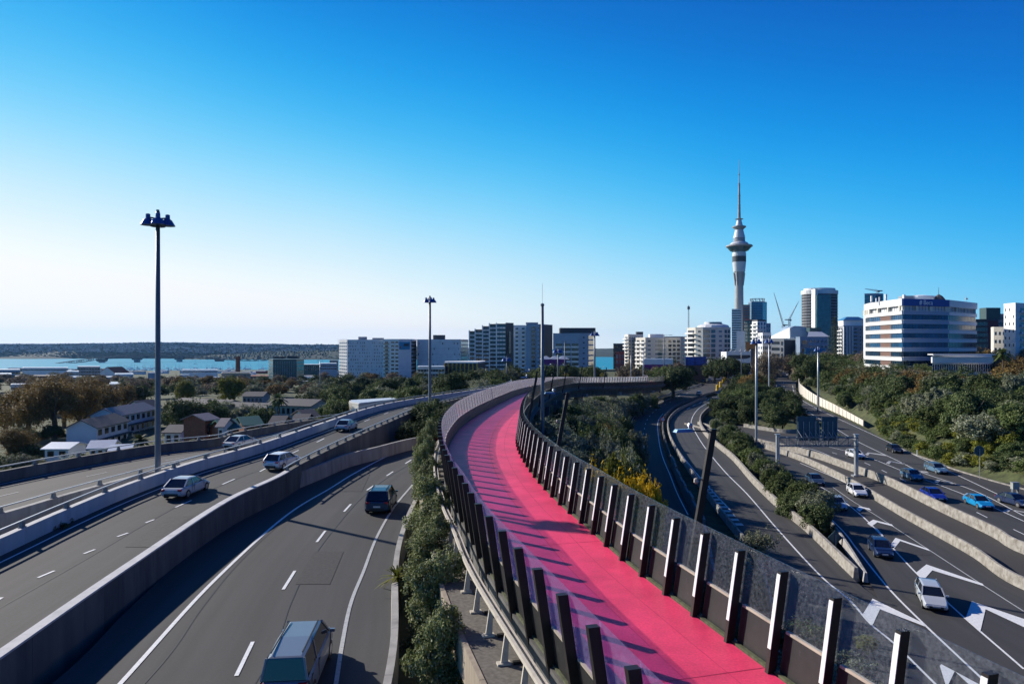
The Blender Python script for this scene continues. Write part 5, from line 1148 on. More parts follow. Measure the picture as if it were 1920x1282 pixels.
wood(pd((1500, 345), (1560, 330), (1640, 380), (1640, 470), (1500, 470)), 10, ['dark', 'dark', 'bare'], (6, 8), (9, 13), 'dark trees around the white roofed pavilion', 28)
wood(pd((1680, 300), (1940, 290), (1990, 420), (1700, 460)), 12, ['bare', 'dark', 'brown'], (6, 9), (8, 12), 'mixed trees between the office blocks on the right', 29)
# tufts on the dirt gap between the left roads
for i, (px, d) in enumerate(((150, 40), (170, 41.5), (188, 43), (140, 38.5))):
    p = XD(px, d, 0); tree(-29.5+i*.55 if False else p.x-1.2, d, 'bush', 'mid', 1.1, 1.7, 'leafy weed growing in the gap between the two left carriageways', 'weeds in the gap', name='weed_bush', cat='bush', z=-11.6)
# Norfolk pine and spreading conifer
def norfolk(px, d, z, h, label, r=.2):
    x = XD(px, d, 0).x; root = empty('conifer_tree', (x, d, z), label, 'conifer'); o = MB().tube([(0, 0, -.5), (0, 0, h)], [.45, .08], 7).build('trunk', M_BARK); o.parent = root
    rn = random.Random(4); mb = MB(); n = int(h/1.3)
    for i in range(n):
        z0 = h*(.12+.86*i/n); R = h*r*(1-i/n)**.8+.3
        for k in range(7):
            a = 2*math.pi*k/7+i*.5; 
            for q in range(16):
                t = (q+1)/16; c = Vector((math.cos(a)*R*t, math.sin(a)*R*t, z0+R*.12*t+rn.uniform(-.15, .15))); s = .5*(1.1-t*.5)
                v = [c+Vector((rn.uniform(-s, s), rn.uniform(-s, s), rn.uniform(-.25, .3))) for _ in range(4)]; mb.add(v, [(0, 1, 2, 3)])
    o = mb.build('crown', LM['dark']); o.parent = root
norfolk(1565, 380, -16, 33, 'tall tiered pine in front of the round fronted office tower')
norfolk(1578, 300, -16, 12, 'wide tiered conifer before the white roofed pavilion', .5)
# leaf litter roots on the soil of the strip
rn = random.Random(2); mb = MB()
for i in range(26):
    y = rn.uniform(19, 30); x = -1.0-(y-19)*.16+rn.uniform(-1.3, .3); a = rn.uniform(0, 6.28); z = -12.95
    z = tz(x, y); mb.tube([(x, y, z+.02), (x+math.cos(a)*.4, y+math.sin(a)*.4, z+.08), (x+math.cos(a+.4)*.9, y+math.sin(a+.4)*.9, z+.04)], [.035, .025, .01], 5)
tag(mb.build('twigs', M_BARKP), 'pale fallen twigs and roots scattered on the brown soil of the strip', 'twigs', kind='stuff')
strip_soil = []
A_s = [p for p in offset(dense(L3r, 1), .3) if p.y < 74]; B_s = [p for p in offset(PL, -1.6) if p.y < 74]
A_s = smooth(A_s, 60); B_s = smooth(B_s, 60)
vs = []; fs = []
for i in range(61):
    for j in range(13):
        p = A_s[i].lerp(B_s[i], j/12); vs.append((p.x, p.y, -12.95+.12*noise.noise(Vector((p.x*.9, p.y*.9, 0)))+.05*noise.noise(Vector((p.x*5, p.y*5, 0)))))
for i in range(60):
    for j in range(12): a = i*13+j; fs.append((a, a+1, a+14, a+13))
tag(MB().add(vs, fs).build('soil_bed', M_SOIL), kind='structure')
# ---------------------------------------------------------------- buildings
BW = dict(
 white=mat('bldg_white_render', (.82, .82, .8), .8, var=.06, scale=.3), cream=mat('bldg_cream', (.7, .66, .57), .8, var=.08, scale=.3), pale=mat('bldg_pale_grey', (.68, .69, .7), .8, var=.08, scale=.3),
 grey=mat('bldg_grey', (.3, .31, .33), .8, var=.1, scale=.3), dark=mat('bldg_dark', (.05, .055, .065), .7, var=.1, scale=.3), blue=mat('bldg_blue_grey', (.25, .34, .45), .7, var=.08, scale=.3),
 brown=mat('bldg_brown', (.16, .09, .07), .8, var=.1, scale=.3), tan=mat('bldg_tan', (.42, .34, .24), .8, var=.08), magenta=mat('bldg_magenta', (.2, .01, .18), .6, var=.05), red=mat('bldg_red', (.42, .07, .05), .8, var=.1), orange=mat('bldg_orange', (.6, .22, .06), .7, var=.1),
 green=mat('bldg_pale_green', (.3, .38, .36), .8, var=.08), yellow=mat('frame_yellow', (.5, .3, .04), .6, var=.1), brick=mat('bldg_brick', (.2, .07, .04), .85, var=.2), teal=mat('bldg_teal_dark', (.03, .075, .08), .5, var=.2), roofw=mat('metal_roof_white', (.66, .68, .7), .4, .2, var=.06), roofg=mat('roof_green_metal', (.04, .15, .11), .6, var=.1), roofd=mat('roof_dark', (.09, .085, .09), .8, var=.15), roofr=mat('roof_red_tile', (.22, .07, .045), .85, var=.15), roofm=mat('roof_mauve_metal', (.2, .17, .18), .6, var=.15), roofb=mat('roof_blue', (.06, .25, .45), .5, var=.1))
def bglass(n, c, r=.12): return mat(n, c, r, .0, var=.35, scale=.25, spec=.9)
G_D = bglass('window_glass_dark', (.02, .026, .034)); G_B = bglass('window_glass_blue', (.02, .13, .24)); G_T = bglass('window_glass_teal', (.03, .1, .12)); G_L = bglass('window_glass_pale', (.12, .17, .22))
class Bld:
    def __init__(s, name, label, cat='building', group=None):
        s.name = name; s.args = (label, cat, group); s.root = None; s.n = {}; s.over = {}
    def start(s, loc): s.root = empty(s.name, loc, *s.args)
    def part(s, name, mb, m, par=None):
        k = s.n.get(name, 0); s.n[name] = k+1
        if k < 98: return mb.build(name, m, par or s.root)
        o = s.over.setdefault(name, (MB(), m))[0]; o.add(mb.v, mb.f)
    def end(s):
        for k, (mb, m) in s.over.items(): tag(mb.build(k, m, s.root), kind='stuff')
def facade(b, A, B, z0, z1, sp):
    """A, B left and right plan points seen from the camera; sp = dict"""
    A = Vector((A[0], A[1], 0)); B = Vector((B[0], B[1], 0)); u = (B-A); Ln = u.length; u.normalize(); n = Vector((u.y, -u.x, 0)); H = z1-z0
    k = sp['k']; nf = sp.get('nf', 8); nb = sp.get('nb', 5); g = sp.get('g', G_D); ww = sp.get('ww', .5); wh = sp.get('wh', .5); rn = random.Random(sp.get('seed', 1)); fh = H/nf; bw = Ln/nb
    def at(x, z, o): return A+u*x+n*o+Vector((0, 0, z))
    def bx(x0, x1, za, zb, o, th): return MB().box(at((x0+x1)/2, (za+zb)/2, o), ((x1-x0)/2, th/2, (zb-za)/2), (u.x, u.y))
    s0 = sp.get('skip', 0)
    if k in ('grid', 'balcony'):
        for f in range(nf):
            for c in range(nb):
                if rn.random() < s0: continue
                off = (rn.random()-.5)*sp.get('jit', 0)*bw; w = bw*ww*(rn.uniform(.5, 1.2) if sp.get('jit') else 1)
                x = (c+.5)*bw+off; z = z0+fh*(f+.5-wh*.02)
                b.part('window', bx(x-w/2, x+w/2, z-fh*wh/2, z+fh*wh/2, .03, .1), g)
                if k == 'balcony':
                    d = sp.get('bd', 1.3); mb = bx(x-bw*sp.get('bw', .46), x+bw*sp.get('bw', .46), z0+fh*f-.12, z0+fh*f+.12, d/2, d)
                    v = bx(x-bw*sp.get('bw', .46), x+bw*sp.get('bw', .46), z0+fh*f+.12, z0+fh*f+fh*sp.get('rail', .33), d, .08); mb.add(v.v, v.f); b.part('balcony', mb, sp.get('bm', BW['white']))
    if k == 'band':
        for f in range(nf):
            za = z0+fh*(f+sp.get('lo', .35)); zb = z0+fh*(f+sp.get('hi', .85)); b.part('window_band', bx(sp.get('m', .3), Ln-sp.get('m', .3), za, zb, .02, .12), g)
            if sp.get('mul'):
                mb = MB()
                for c in range(nb+1):
                    v = bx(c*bw*.98-.06+.01*Ln, c*bw*.98+.06+.01*Ln, za, zb, .08, .1); mb.add(v.v, v.f)
                b.part('mullions', mb, sp['mul'])
            if sp.get('sill'): b.part('spandrel', bx(-.15, Ln+.15, z0+fh*f, za-.05, .25, .5), sp['sill'])
    for c in range(sp.get('fins', 0)):
        x = Ln*c/max(1, sp['fins']-1); b.part('fin', bx(x-.35, x+.35, z0, z1+.6, .5, 1.1), sp.get('fm', BW['white']))
def bld(name, label, pts, ytop, zb, wall, specs, depth=14, roof=None, cap=.6, cat='building', group=None, boxes=(), zt=None, par=None):
    """pts [(px, d)] visible corners left to right; closed away from the camera"""
    Q = [Vector(((px-CX)/F*d, d)) for px, d in pts]; dr = min(p[1] for p in pts); z1 = zt if zt is not None else -(ytop-HY)/F*min(q.y for q in Q)
    mid = (Q[0]+Q[-1])/2; back = mid.normalized()*depth; poly = Q+[Q[-1]+back, Q[0]+back]
    b = Bld(name, label, cat, group); b.start((mid.x, mid.y, zb))
    b.part('wall', MB().prism([(p.x, p.y) for p in poly], zb-1.5, z1), BW[wall])
    c = sum(poly, Vector((0, 0)))/len(poly)
    if cap: b.part('parapet', MB().prism([((p-c)*1.006+c)[:] for p in poly], z1+.002, z1+cap), BW[par or wall])
    if roof: b.part('roof', MB().prism([((p-c)*.94+c)[:] for p in poly], z1+cap+.003, z1+cap+.12), BW[roof])
    for (fx, w, h, dd, mm) in boxes:
        p = Q[0].lerp(Q[-1], fx)+back*.5; b.part('plant_room', MB().box((p.x, p.y, z1+cap+h/2+.15), (w/2, dd/2, h/2)), BW[mm])
    for i, sp in enumerate(specs):
        for s in (sp if isinstance(sp, list) else [sp]):
            if s:
                a, e = Q[i], Q[i+1]; r0, r1 = s.get('r', (0, 1)); facade(b, a.lerp(e, r0), a.lerp(e, r1), s.get('z0', zb+.5), z1-s.get('top', .6), s)
    b.Q = Q; b.z1 = z1; b.back = back
    return b
g = lambda **k: dict(k='grid', **k); bal = lambda **k: dict(k='balcony', **k); band = lambda **k: dict(k='band', **k)
W_ = BW['white']
# --- apartment blocks left of centre
b = bld('apartment_building', 'wide pale block with small staggered windows and a scaffolded left end', [(636, 540), (651, 520), (718, 515)], 638, -25, 'pale', [g(nf=11, nb=4, ww=.7, wh=.5, g=G_L), g(nf=11, nb=15, ww=.26, wh=.42, jit=.5, skip=.25, seed=4)], 16, boxes=((.55, 6, 2.2, 4, 'grey'), (.9, 8, 1.2, 5, 'grey')))
mb = MB(); q0 = b.Q[0]; q1 = b.Q[1]
for i in range(5):
    p = q0.lerp(q1, i/4); mb.bar((p.x-.6, p.y-1, -25), (p.x-.6, p.y-1, b.z1+1.5), .14)
for f in range(12): mb.bar((q0.x-.6, q0.y-1, -24+f*2.5), (q1.x-.6, q1.y-1, -24+f*2.5), .12)
b.part('scaffold', mb, M_STEEL); b.end()
b = bld('apartment_building', 'block of beige framed windows joined to a blank white wall with a blue hoarding', [(718, 512), (748, 506), (771, 510), (781, 530)], 637, -25, 'white', [[bal(nf=10, nb=1, ww=.5, wh=.6, r=(.05, .42), bd=.6, bm=BW['tan'], g=G_D), bal(nf=10, nb=2, ww=.7, wh=.6, r=(.48, 1), bd=.5, bm=W_)], None, band(nf=10, nb=3, lo=.2, hi=.95, g=G_D)], 14)
A_, B_ = b.Q[1], b.Q[2]; u = (B_-A_).normalized(); n = Vector((u.y, -u.x)); p = A_.lerp(B_, .45)+n*.25; x0 = (A_-B_).length
o = b.part('billboard', MB().box((p.x, p.y, -(648.5-HY)/F*506+.2), (x0*.44, .12, 2.9), (u.x, u.y)), mat('billboard_blue', (.03, .3, .5), .6, var=.15))
q = p+n*.15; mb = MB().box((q.x+1, q.y, .6), (1.9, .03, .9), (u.x, u.y), lean=(.5, 0)); mb.build('picture', BW['dark'], o)
q = A_.lerp(B_, .1)+n*.42; MB().box((q.x, q.y, -1.0), (.5, .03, .7), (u.x, u.y)).build('picture', BW['red'], o)
b.end()
b = bld('apartment_building', 'broad white slab wall with a few scattered narrow windows', [(782, 520), (864, 515), (878, 545)], 637.5, -25, 'pale', [g(nf=7, nb=9, ww=.16, wh=.36, skip=.62, jit=.5, seed=9), band(nf=10, nb=4, lo=.1, hi=.8, g=G_D)], 14, boxes=((.42, 9, 3.4, 6, 'dark'),))
for z in range(1, 7): b.part('joint_strip', MB().bar((b.Q[0].x, b.Q[0].y-.05, -25+z*4.6), (b.Q[1].x, b.Q[1].y-.05, -25+z*4.6), .06, .1), BW['grey'])
b.end()
b = bld('office_building', 'low office with mustard yellow vertical frames under a white roof', [(834, 430), (895, 425), (910, 450)], 681, -21, 'dark', [[g(nf=3, nb=8, ww=.8, wh=.7, g=G_D), dict(k='x', fins=9, fm=BW['yellow'])], None], 12, cap=.9, par='white'); b.end()
b = bld('office_building', 'long low cream building with a white roof beside the yellow framed office', [(783, 420), (834, 420)], 689, -20, 'cream', [band(nf=2, nb=9, lo=.3, hi=.8, mul=W_)], 16, roof='roofw'); b.end()
b = bld('office_building', 'dark teal glass office standing alone before the harbour', [(504, 520), (512, 505), (556, 505), (570, 525)], 675, -33, 'teal', [band(nf=8, nb=2, lo=.12, hi=.9, g=G_T, mul=BW['green']), band(nf=8, nb=10, lo=.12, hi=.9, g=G_T, mul=BW['green']), band(nf=8, nb=4, lo=.12, hi=.9, g=G_D)], 18, boxes=((.3, 8, 1.5, 6, 'dark'), (.7, 8, 2, 6, 'dark'))); b.end()
# --- banded tower
z = -24
b = Bld('apartment_tower', 'stepped apartment tower with tall white fins and stacked balconies, dark on its right side'); b.start(XD(920, 520, z))
d0 = 515
for (a, e, yt, nb_, fm_) in ((880, 891, 620.5, 2, 0), (891, 904.5, 617.5, 2, 1), (905, 918, 611.5, 2, 0), (918, 931, 607.5, 2, 0), (931, 948, 607, 3, 0)):
    A_ = XD(a, d0, 0); B_ = XD(e, d0, 0); z1 = -(yt-HY)/F*d0; dd = {880: 0, 891: -.8, 905: -1.6, 918: -2.6, 931: -3.4}[a]
    b.part('wall', MB().prism([(A_.x, A_.y+dd), (B_.x, B_.y+dd), (B_.x, 530), (A_.x, 530)], z-1, z1), BW['dark' if not fm_ else 'brown'])
    facade(b, (A_.x, A_.y+dd), (B_.x, B_.y+dd), z, z1-.5, bal(nf=int((z1-z)/2.95), nb=nb_, ww=.8, wh=.7, bd=.9, bm=W_, rail=.3, g=G_T if nb_ == 3 else G_D))
    b.part('fin', MB().box((A_.x, A_.y+dd-.6, (z+z1)/2), (.38, 1.0, (z1-z)/2+.6)), W_)
e = XD(948, d0, 0); w_ = XD(963, 520, 0)
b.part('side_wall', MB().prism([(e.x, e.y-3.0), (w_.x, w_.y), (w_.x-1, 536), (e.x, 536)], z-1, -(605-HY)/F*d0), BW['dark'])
for i in range(9): b.part('window', MB().box((XD(955.5, 516, 0).x+.2, 514.3, 10-i*1.9), (1.2, .1, .7), (w_.x-e.x, w_.y-e.y+3)), BW['orange'])
b.end()
b = bld('apartment_tower', 'slim white tower with zigzag balconies left of the blue grey tower', [(963, 500), (987, 500)], 611, -23, 'white', [bal(nf=12, nb=2, ww=.42, wh=.5, bd=1.6, bm=W_, bw=.34, rail=.34)], 14); b.end()
b = bld('apartment_tower', 'blue grey tower with a central column of balconies and a dark right flank', [(987, 498), (1012, 494), (1036, 512)], 609, -23, 'blue', [[bal(nf=12, nb=1, ww=.8, wh=.62, r=(.33, .72), bd=1.2, bm=BW['grey'], rail=.3), g(nf=12, nb=1, ww=.5, wh=.3, r=(.8, 1))], None], 12, boxes=((.2, 9, 1.4, 6, 'grey'),))
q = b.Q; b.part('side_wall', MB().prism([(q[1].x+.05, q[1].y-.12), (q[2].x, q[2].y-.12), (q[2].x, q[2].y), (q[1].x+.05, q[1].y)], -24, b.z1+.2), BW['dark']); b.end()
b = bld('apartment_building', 'pale blue apartment block with dark roof storey and recessed balconies', [(1037, 480), (1086, 474), (1103, 474), (1113, 488)], 633, -22, 'blue', [[bal(nf=7, nb=3, ww=.86, wh=.62, r=(.08, 1), bd=.8, bm=BW['pale'], rail=.28, top=6)], g(nf=8, nb=1, ww=.2, wh=.26), band(nf=8, nb=2, lo=.2, hi=.9)], 14, zt=-(626-HY)/F*474)
c = XD(1085, 484, 0); b.part('roof_storey', MB().box((c.x-1, c.y+1, b.z1+2.4), (12.5, 5, 2.0)), BW['dark']); b.end()
b = bld('shop_building', 'magenta painted building with pale pitched roof peaks behind the far screen', [(1020, 330), (1062, 330)], 676, -17, 'magenta', [None], 10)
for px in (1024, 1040, 1056):
    c = XD(px, 333, b.z1+.65); b.part('roof', MB().add([(c.x-3, c.y-3, c.z), (c.x+3, c.y-3, c.z), (c.x+3, c.y+3, c.z), (c.x-3, c.y+3, c.z), (c.x, c.y, c.z+1.7)], [(0, 1, 4), (1, 2, 4), (2, 3, 4), (3, 0, 4), (3, 2, 1, 0)]), BW['roofw'])
b.part('sign_board', MB().box(XD(1027, 329.8, -(693-HY)/F*330), (1.1, .1, 1.6)), W_); b.end()
# --- gap by the water
b = bld('tower_block', 'distant dark topped block by the water gap', [(1150, 600), (1170, 600)], 645, -40, 'dark', [band(nf=9, nb=4, lo=.3, hi=.8, g=G_D)], 14); b.end()
b = bld('site_building', 'pink red hoarding clad building by the water gap', [(1154, 480), (1171, 480)], 661, -22, 'red', [g(nf=4, nb=3, ww=.4, wh=.7, g=G_L)], 10); b.end()
b = bld('apartment_building', 'narrow cream block of stacked balconies facing left, beside the red building', [(1171, 520), (1178, 505), (1206, 515)], 628, -21, 'cream', [bal(nf=11, nb=1, ww=.7, wh=.6, bd=1.5, bm=W_, rail=.3), [g(nf=11, nb=5, ww=.45, wh=.5, g=G_L)]], 14, boxes=((.8, 5, 2, 4, 'dark'),)); b.end()
b = bld('apartment_building', 'broad grey cream block with green glazed bays and a sloped roof screen', [(1192, 500), (1210, 485), (1252, 492), (1276, 498)], 634, -20, 'cream', [bal(nf=8, nb=2, ww=.6, wh=.55, bd=.8, bm=W_, rail=.34), [g(nf=8, nb=3, ww=.4, wh=.42, g=G_L), g(nf=8, nb=1, ww=.95, wh=.7, r=(.55, .75), g=G_T, seed=2)], g(nf=8, nb=3, ww=.7, wh=.6, g=G_D)], 14, boxes=((.45, 10, 2.5, 6, 'pale'),)); b.end()
b = bld('apartment_building', 'tan end block between the two cream apartment blocks', [(1246, 530), (1276, 526), (1288, 540)], 632, -19, 'grey', [band(nf=8, nb=5, lo=.3, hi=.8), g(nf=8, nb=1, ww=.3, wh=.4, g=G_D)], 12); b.end()
b = bld('apartment_building', 'large cream apartment block with curved roof crown, left of the needle tower', [(1288, 475), (1304, 462), (1318, 458), (1332, 458), (1370, 462)], 615, -18, 'cream', [bal(nf=9, nb=1, ww=.75, wh=.6, bd=1.8, bm=W_, rail=.3), g(nf=9, nb=1, ww=.3, wh=.35), g(nf=9, nb=1, ww=.9, wh=.7, g=G_T), [g(nf=9, nb=1, ww=.86, wh=.7, r=(.02, .26), g=G_T), g(nf=9, nb=1, ww=.7, wh=.4, r=(.38, .6), g=G_L), g(nf=9, nb=2, ww=.8, wh=.7, r=(.68, .98), g=G_D)]], 16)
c = XD(1337, 470, b.z1); b.part('roof_crown', MB().lathe((c.x, c.y, c.z), [(11, .5), (10, 2.2), (6, 3.2), (5.8, 4.4)], 16), BW['pale']); b.part('roof_glass', MB().box((c.x, c.y-5.6, c.z+2.5), (5, .4, 1.6), top=(.7, 1)), G_T); b.end()
r = empty('lattice_mast', XD(1291, 600, -10), 'thin red and grey lattice radio mast above the cream apartments', 'mast')
H = 10+(648-572)/1280*600
mb = MB()
for a in range(3): x, y = math.cos(a*2.09)*.9, math.sin(a*2.09)*.9; mb.bar((x, y, 0), (x*.5, y*.5, H), .16)
for i in range(30):
    z0 = H*i/30; s0 = 1-.5*i/30
    for a in range(3): mb.bar((math.cos(a*2.09)*.9*s0, math.sin(a*2.09)*.9*s0, z0), (math.cos((a+1)*2.09)*.9*s0, math.sin((a+1)*2.09)*.9*s0, z0+H/30), .1)
o = mb.build('lattice', M_STEELD); o.parent = r
o = MB().box((0, 0, H-2.5), (1.0, 1.0, 1.2)).build('antenna_drum', M_STEELD); o.parent = r
# --- needle tower
TD = 1000.0; pxm = TD/F; r = empty('observation_tower', XD(1386, TD, -36), 'very tall concrete needle tower with a round observation pod and a stepped mast', 'tower')
cz = 36.0; k = 1/3.663
def prof(t): return [(hw*k*pxm*.5*1.0, (HY-(290+y*k))*pxm+cz) for y, hw in t][::-1]
M_TC = mat('tower_concrete', (.4, .385, .37), .8, var=.1, scale=.15); M_TW = mat('tower_white_panels', (.62, .64, .66), .5, var=.08, scale=.2)
X2 = lambda t: [(y, 2*h) for y, h in t]
def tp(n, t, m, sides=24, sm=True):
    o = MB().lathe((0, 0, 0), prof(X2(t)), sides).build(n, m, None, False); o.parent = r; return o
tp('shaft', [(868, 27), (900, 27), (1000, 28), (1200, 30), (1330, 31), (1460, 33)], M_TC)
tp('flared_neck', [(806, 37), (830, 33), (868, 28)], M_TC, 8); tp('lower_drum', [(738, 45), (760, 43), (802, 39), (806, 37)], M_TW); tp('dark_band', [(700, 45.5), (737, 45.5)], BW['dark']); tp('upper_drum', [(668, 42), (680, 45), (699, 46)], M_TW)
tp('pod', [(638, 80), (650, 70), (661, 60), (667, 44)], G_T, 32); tp('pod_rim', [(618, 60), (624, 86), (632, 89), (637, 82)], M_TC, 32); tp('pod_roof', [(598, 38), (606, 55), (617, 62)], M_TW, 32); tp('dark_collar', [(574, 37), (597, 40)], BW['grey'])
tp('upper_cone', [(518, 27), (573, 40)], M_TW); tp('service_ring', [(488, 24), (493, 44), (499, 46), (510, 32), (517, 28)], BW['grey']); tp('top_cone', [(447, 14), (487, 24)], M_TW); tp('small_ring', [(440, 18), (443, 28), (446, 22)], BW['grey'])
tp('mast_base', [(345, 8), (439, 11)], M_TC, 10); tp('mast_middle', [(205, 6), (280, 7), (344, 7)], M_TC, 8); tp('mast_tip', [(36, 1.2), (130, 2.2), (204, 3.5)], M_TC, 6)
for y, h in ((135, 7), (200, 9), (215, 8), (280, 11), (300, 9.5), (320, 9.5), (345, 11), (365, 10)): tp('mast_ring', [(y, h), (y+5, h)], BW['grey'], 8)
for i in range(8):
    a = i*math.pi/4; mb = MB(); z0 = (HY-(290+870*k))*pxm+cz; z1 = (HY-(290+812*k))*pxm+cz; R = k*pxm
    mb.bar((math.cos(a)*27*R, math.sin(a)*27*R, z0-6), (math.cos(a)*37*R, math.sin(a)*37*R, z1), 1.6); o = mb.build('raking_strut', M_TC); o.parent = r
# --- around the tower
def simple(px0, px1, yt, d, zb, wall, spec, label, depth=20, name='tower_block', **kw):
    b = bld(name, label, [(px0, d), (px1, d)], yt, zb, wall, spec, depth, **kw); b.end(); return b
simple(1372, 1390, 580, 900, -30, 'white', [band(nf=24, nb=3, lo=.4, hi=.8, g=G_D)], 'slim white banded tower directly behind the needle tower shaft')
simple(1381, 1397, 622, 600, -24, 'pale', [None], 'blank pale blue grey slab in front of the needle tower base', 12)
b = bld('office_tower', 'curved bright blue glass tower with a lattice crown right of the needle tower', [(1403, 960), (1409, 948), (1430, 948), (1438, 962)], 566, -30, 'blue', [band(nf=26, nb=2, lo=.06, hi=.97, g=G_B, mul=BW['grey']), band(nf=26, nb=6, lo=.06, hi=.97, g=G_B, mul=BW['grey']), band(nf=26, nb=2, lo=.06, hi=.97, g=G_B)], 20)
c = XD(1420, 958, b.z1); mb = MB()
for i in range(12):
    a = i/12*6.283; a2 = (i+1)/12*6.283
    for s in (a, a2): pass
    mb.bar((c.x+math.cos(a)*10, c.y+math.sin(a)*8, c.z), (c.x+math.cos(a)*10, c.y+math.sin(a)*8, c.z+5), .5); mb.bar((c.x+math.cos(a)*10, c.y+math.sin(a)*8, c.z+5), (c.x+math.cos(a2)*10, c.y+math.sin(a2)*8, c.z+5), .5); mb.bar((c.x+math.cos(a)*10, c.y+math.sin(a)*8, c.z), (c.x+math.cos(a2)*10, c.y+math.sin(a2)*8, c.z+5), .4)
b.part('lattice_crown', mb, M_STEELD); b.end()
simple(1393, 1406, 572, 930, -30, 'brown', [band(nf=24, nb=3, lo=.4, hi=.8, g=G_B)], 'brown and blue striped tower between the needle tower and the blue glass tower')
b = bld('apartment_tower', 'white tower with zigzag left balconies and deep blue glazing', [(1410, 640), (1420, 630), (1436, 634)], 602, -25, 'white', [bal(nf=13, nb=1, ww=.5, wh=.4, bd=1.5, bm=W_), [g(nf=13, nb=3, ww=.6, wh=.8, g=G_B)]], 14, par='dark', cap=1.5); b.end()
simple(1436, 1445, 607, 650, -25, 'blue', [g(nf=12, nb=2, ww=.5, wh=.5, g=G_B)], 'narrow stepped blue block at the right of the white zigzag tower', 12)
simple(1396, 1410, 600, 660, -25, 'teal', [band(nf=14, nb=3, lo=.2, hi=.8, g=G_T, mul=W_)], 'dark teal block with red roof edge by the needle tower', 12, par='red')
b = bld('apartment_building', 'white gridded apartment block behind the silvery lamp masts', [(1421, 520), (1430, 505), (1446, 508)], 625, -20, 'pale', [g(nf=7, nb=2, ww=.5, wh=.5), g(nf=7, nb=4, ww=.6, wh=.55)], 12); b.end()
b = bld('parking_building', 'white parking building with dark oval openings and a scalloped parapet', [(1352, 395), (1362, 382), (1408, 385)], 661, -17, 'white', [None, None], 12, cap=.3)
q = b.Q; u = (q[2]-q[1]).normalized(); n = Vector((u.y, -u.x)); Lf = (q[2]-q[1]).length
for z in (-10.6, -5.9 if False else -6.1):
    ring = []
    for i in range(24):
        a = 2*math.pi*i/24; ring.append((math.copysign(abs(math.cos(a))**.6, math.cos(a))*Lf*.46, math.sin(a)*1.35 if math.sin(a) < 0 else .9*min(1, math.sin(a)*2)))
    f_ = lambda p, o: (q[1].x+u.x*(Lf*.52+p[0])+n.x*o, q[1].y+u.y*(Lf*.52+p[0])+n.y*o, z+p[1])
    b.part('oval_opening', MB().add([f_(p, .06) for p in ring]+[f_(p, -.02) for p in ring], [tuple(range(24)), tuple(range(24, 48))]+[(i, (i+1) % 24, 24+(i+1) % 24, 24+i) for i in range(24)]), BW['dark'])
for i in range(5):
    c = q[1]+u*(Lf*(i+.5)/5); b.part('scallop', MB().add([(c.x-Lf/10*u.x, c.y-Lf/10*u.y, b.z1+.3), (c.x+Lf/10*u.x, c.y+Lf/10*u.y, b.z1+.3), (c.x+Lf/10*u.x, c.y+Lf/10*u.y, b.z1+1.9), (c.x+Lf/30*u.x, c.y, b.z1+.8), (c.x-Lf/10*u.x, c.y, b.z1+.6)]+[(c.x-Lf/10*u.x, c.y+.4, b.z1+.3), (c.x+Lf/10*u.x, c.y+.4, b.z1+.3), (c.x+Lf/10*u.x, c.y+.4, b.z1+1.9), (c.x+Lf/30*u.x, c.y+.4, b.z1+.8), (c.x-Lf/10*u.x, c.y+.4, b.z1+.6)], [(0, 1, 2, 3, 4), (9, 8, 7, 6, 5), (0, 5, 6, 1), (1, 6, 7, 2), (2, 7, 8, 3), (3, 8, 9, 4), (4, 9, 5, 0)]), W_)
b.end()
b = simple(1326, 1356, 678, 390, -18, 'white', [g(nf=1, nb=1, ww=.5, wh=.5, g=BW['pale'])], 'low white stepped building left of the parking building', 10, name='shop_building')
b = simple(1398, 1420, 643, 420, -17, 'orange', [g(nf=1, nb=1, ww=.5, wh=.7, g=BW['brown'])], 'orange and rust hoarding block behind the parking building', 4, name='hoarding')
b = bld('billboard', 'dark blue screen billboard over brick red panels by the distant road', [(1285, 380), (1324, 380)], 669, -19, 'brown', [None], 1.2, cat='billboard', cap=.1)
b.part('screen', MB().box(XD(1304.5, 379.7, -(676.5-HY)/F*380), (5.7, .15, 2.4)), mat('screen_blue', (.01, .05, .3), .4, var=.6, scale=.8)); b.end()
b = bld('petrol_station', 'white and purple signed shop canopy left of the round evergreen', [(1207, 370), (1262, 372)], 674, -18, 'white', [[band(nf=2, nb=8, lo=.0, hi=.55, g=BW['magenta'])]], 10, roof='roofw', cap=.3); b.end()
# --- centre right
def crane(px, d, zb, ytop, jib, label):
    r = empty('tower_crane', XD(px, d, zb), label, 'crane'); H = -(ytop-HY)/F*d-zb; w = 1.0; mb = MB()
    for a, c in ((-1, -1), (1, -1), (1, 1), (-1, 1)): mb.bar((a*w, c*w, 0), (a*w, c*w, H), .35)
    for i in range(int(H/3)): mb.bar((-w, -w, i*3), (w, -w, i*3+3), .25); mb.bar((w, w, i*3), (-w, w, i*3+3), .25)
    o = mb.build('mast', M_STEEL); o.parent = r
    mb = MB(); e = Vector((jib[0], 0, H+jib[1])); s = Vector((0, 0, H))
    for dx in (-.8, .8): mb.bar(s+Vector((0, dx, 0)), e, .4)
    up = Vector((-jib[1], 0, jib[0])).normalized()*(1.8 if jib[0] > 0 else -1.8); mb.bar(s+up, e, .4)
    for i in range(12): mb.bar(s.lerp(e, i/12), (s+up).lerp(e, (i+.5)/12), .25)
    o = mb.build('jib', M_STEEL); o.parent = r
    o = MB().box((-3*math.copysign(1, jib[0]), 0, H+.5), (3, 1.2, .6)).build('counter_jib', M_STEELD); o.parent = r
    o = MB().box((1.6, 0, H), (1, 1, 1.2)).build('cab', M_STEELD); o.parent = r
crane(1468, 900, -15, 610, (-12, 43), 'crane with its lattice jib raised steeply to the left')
crane(1480, 920, -15, 600, (13, 26), 'crane leaning its raised jib to the right, beside the taller one')
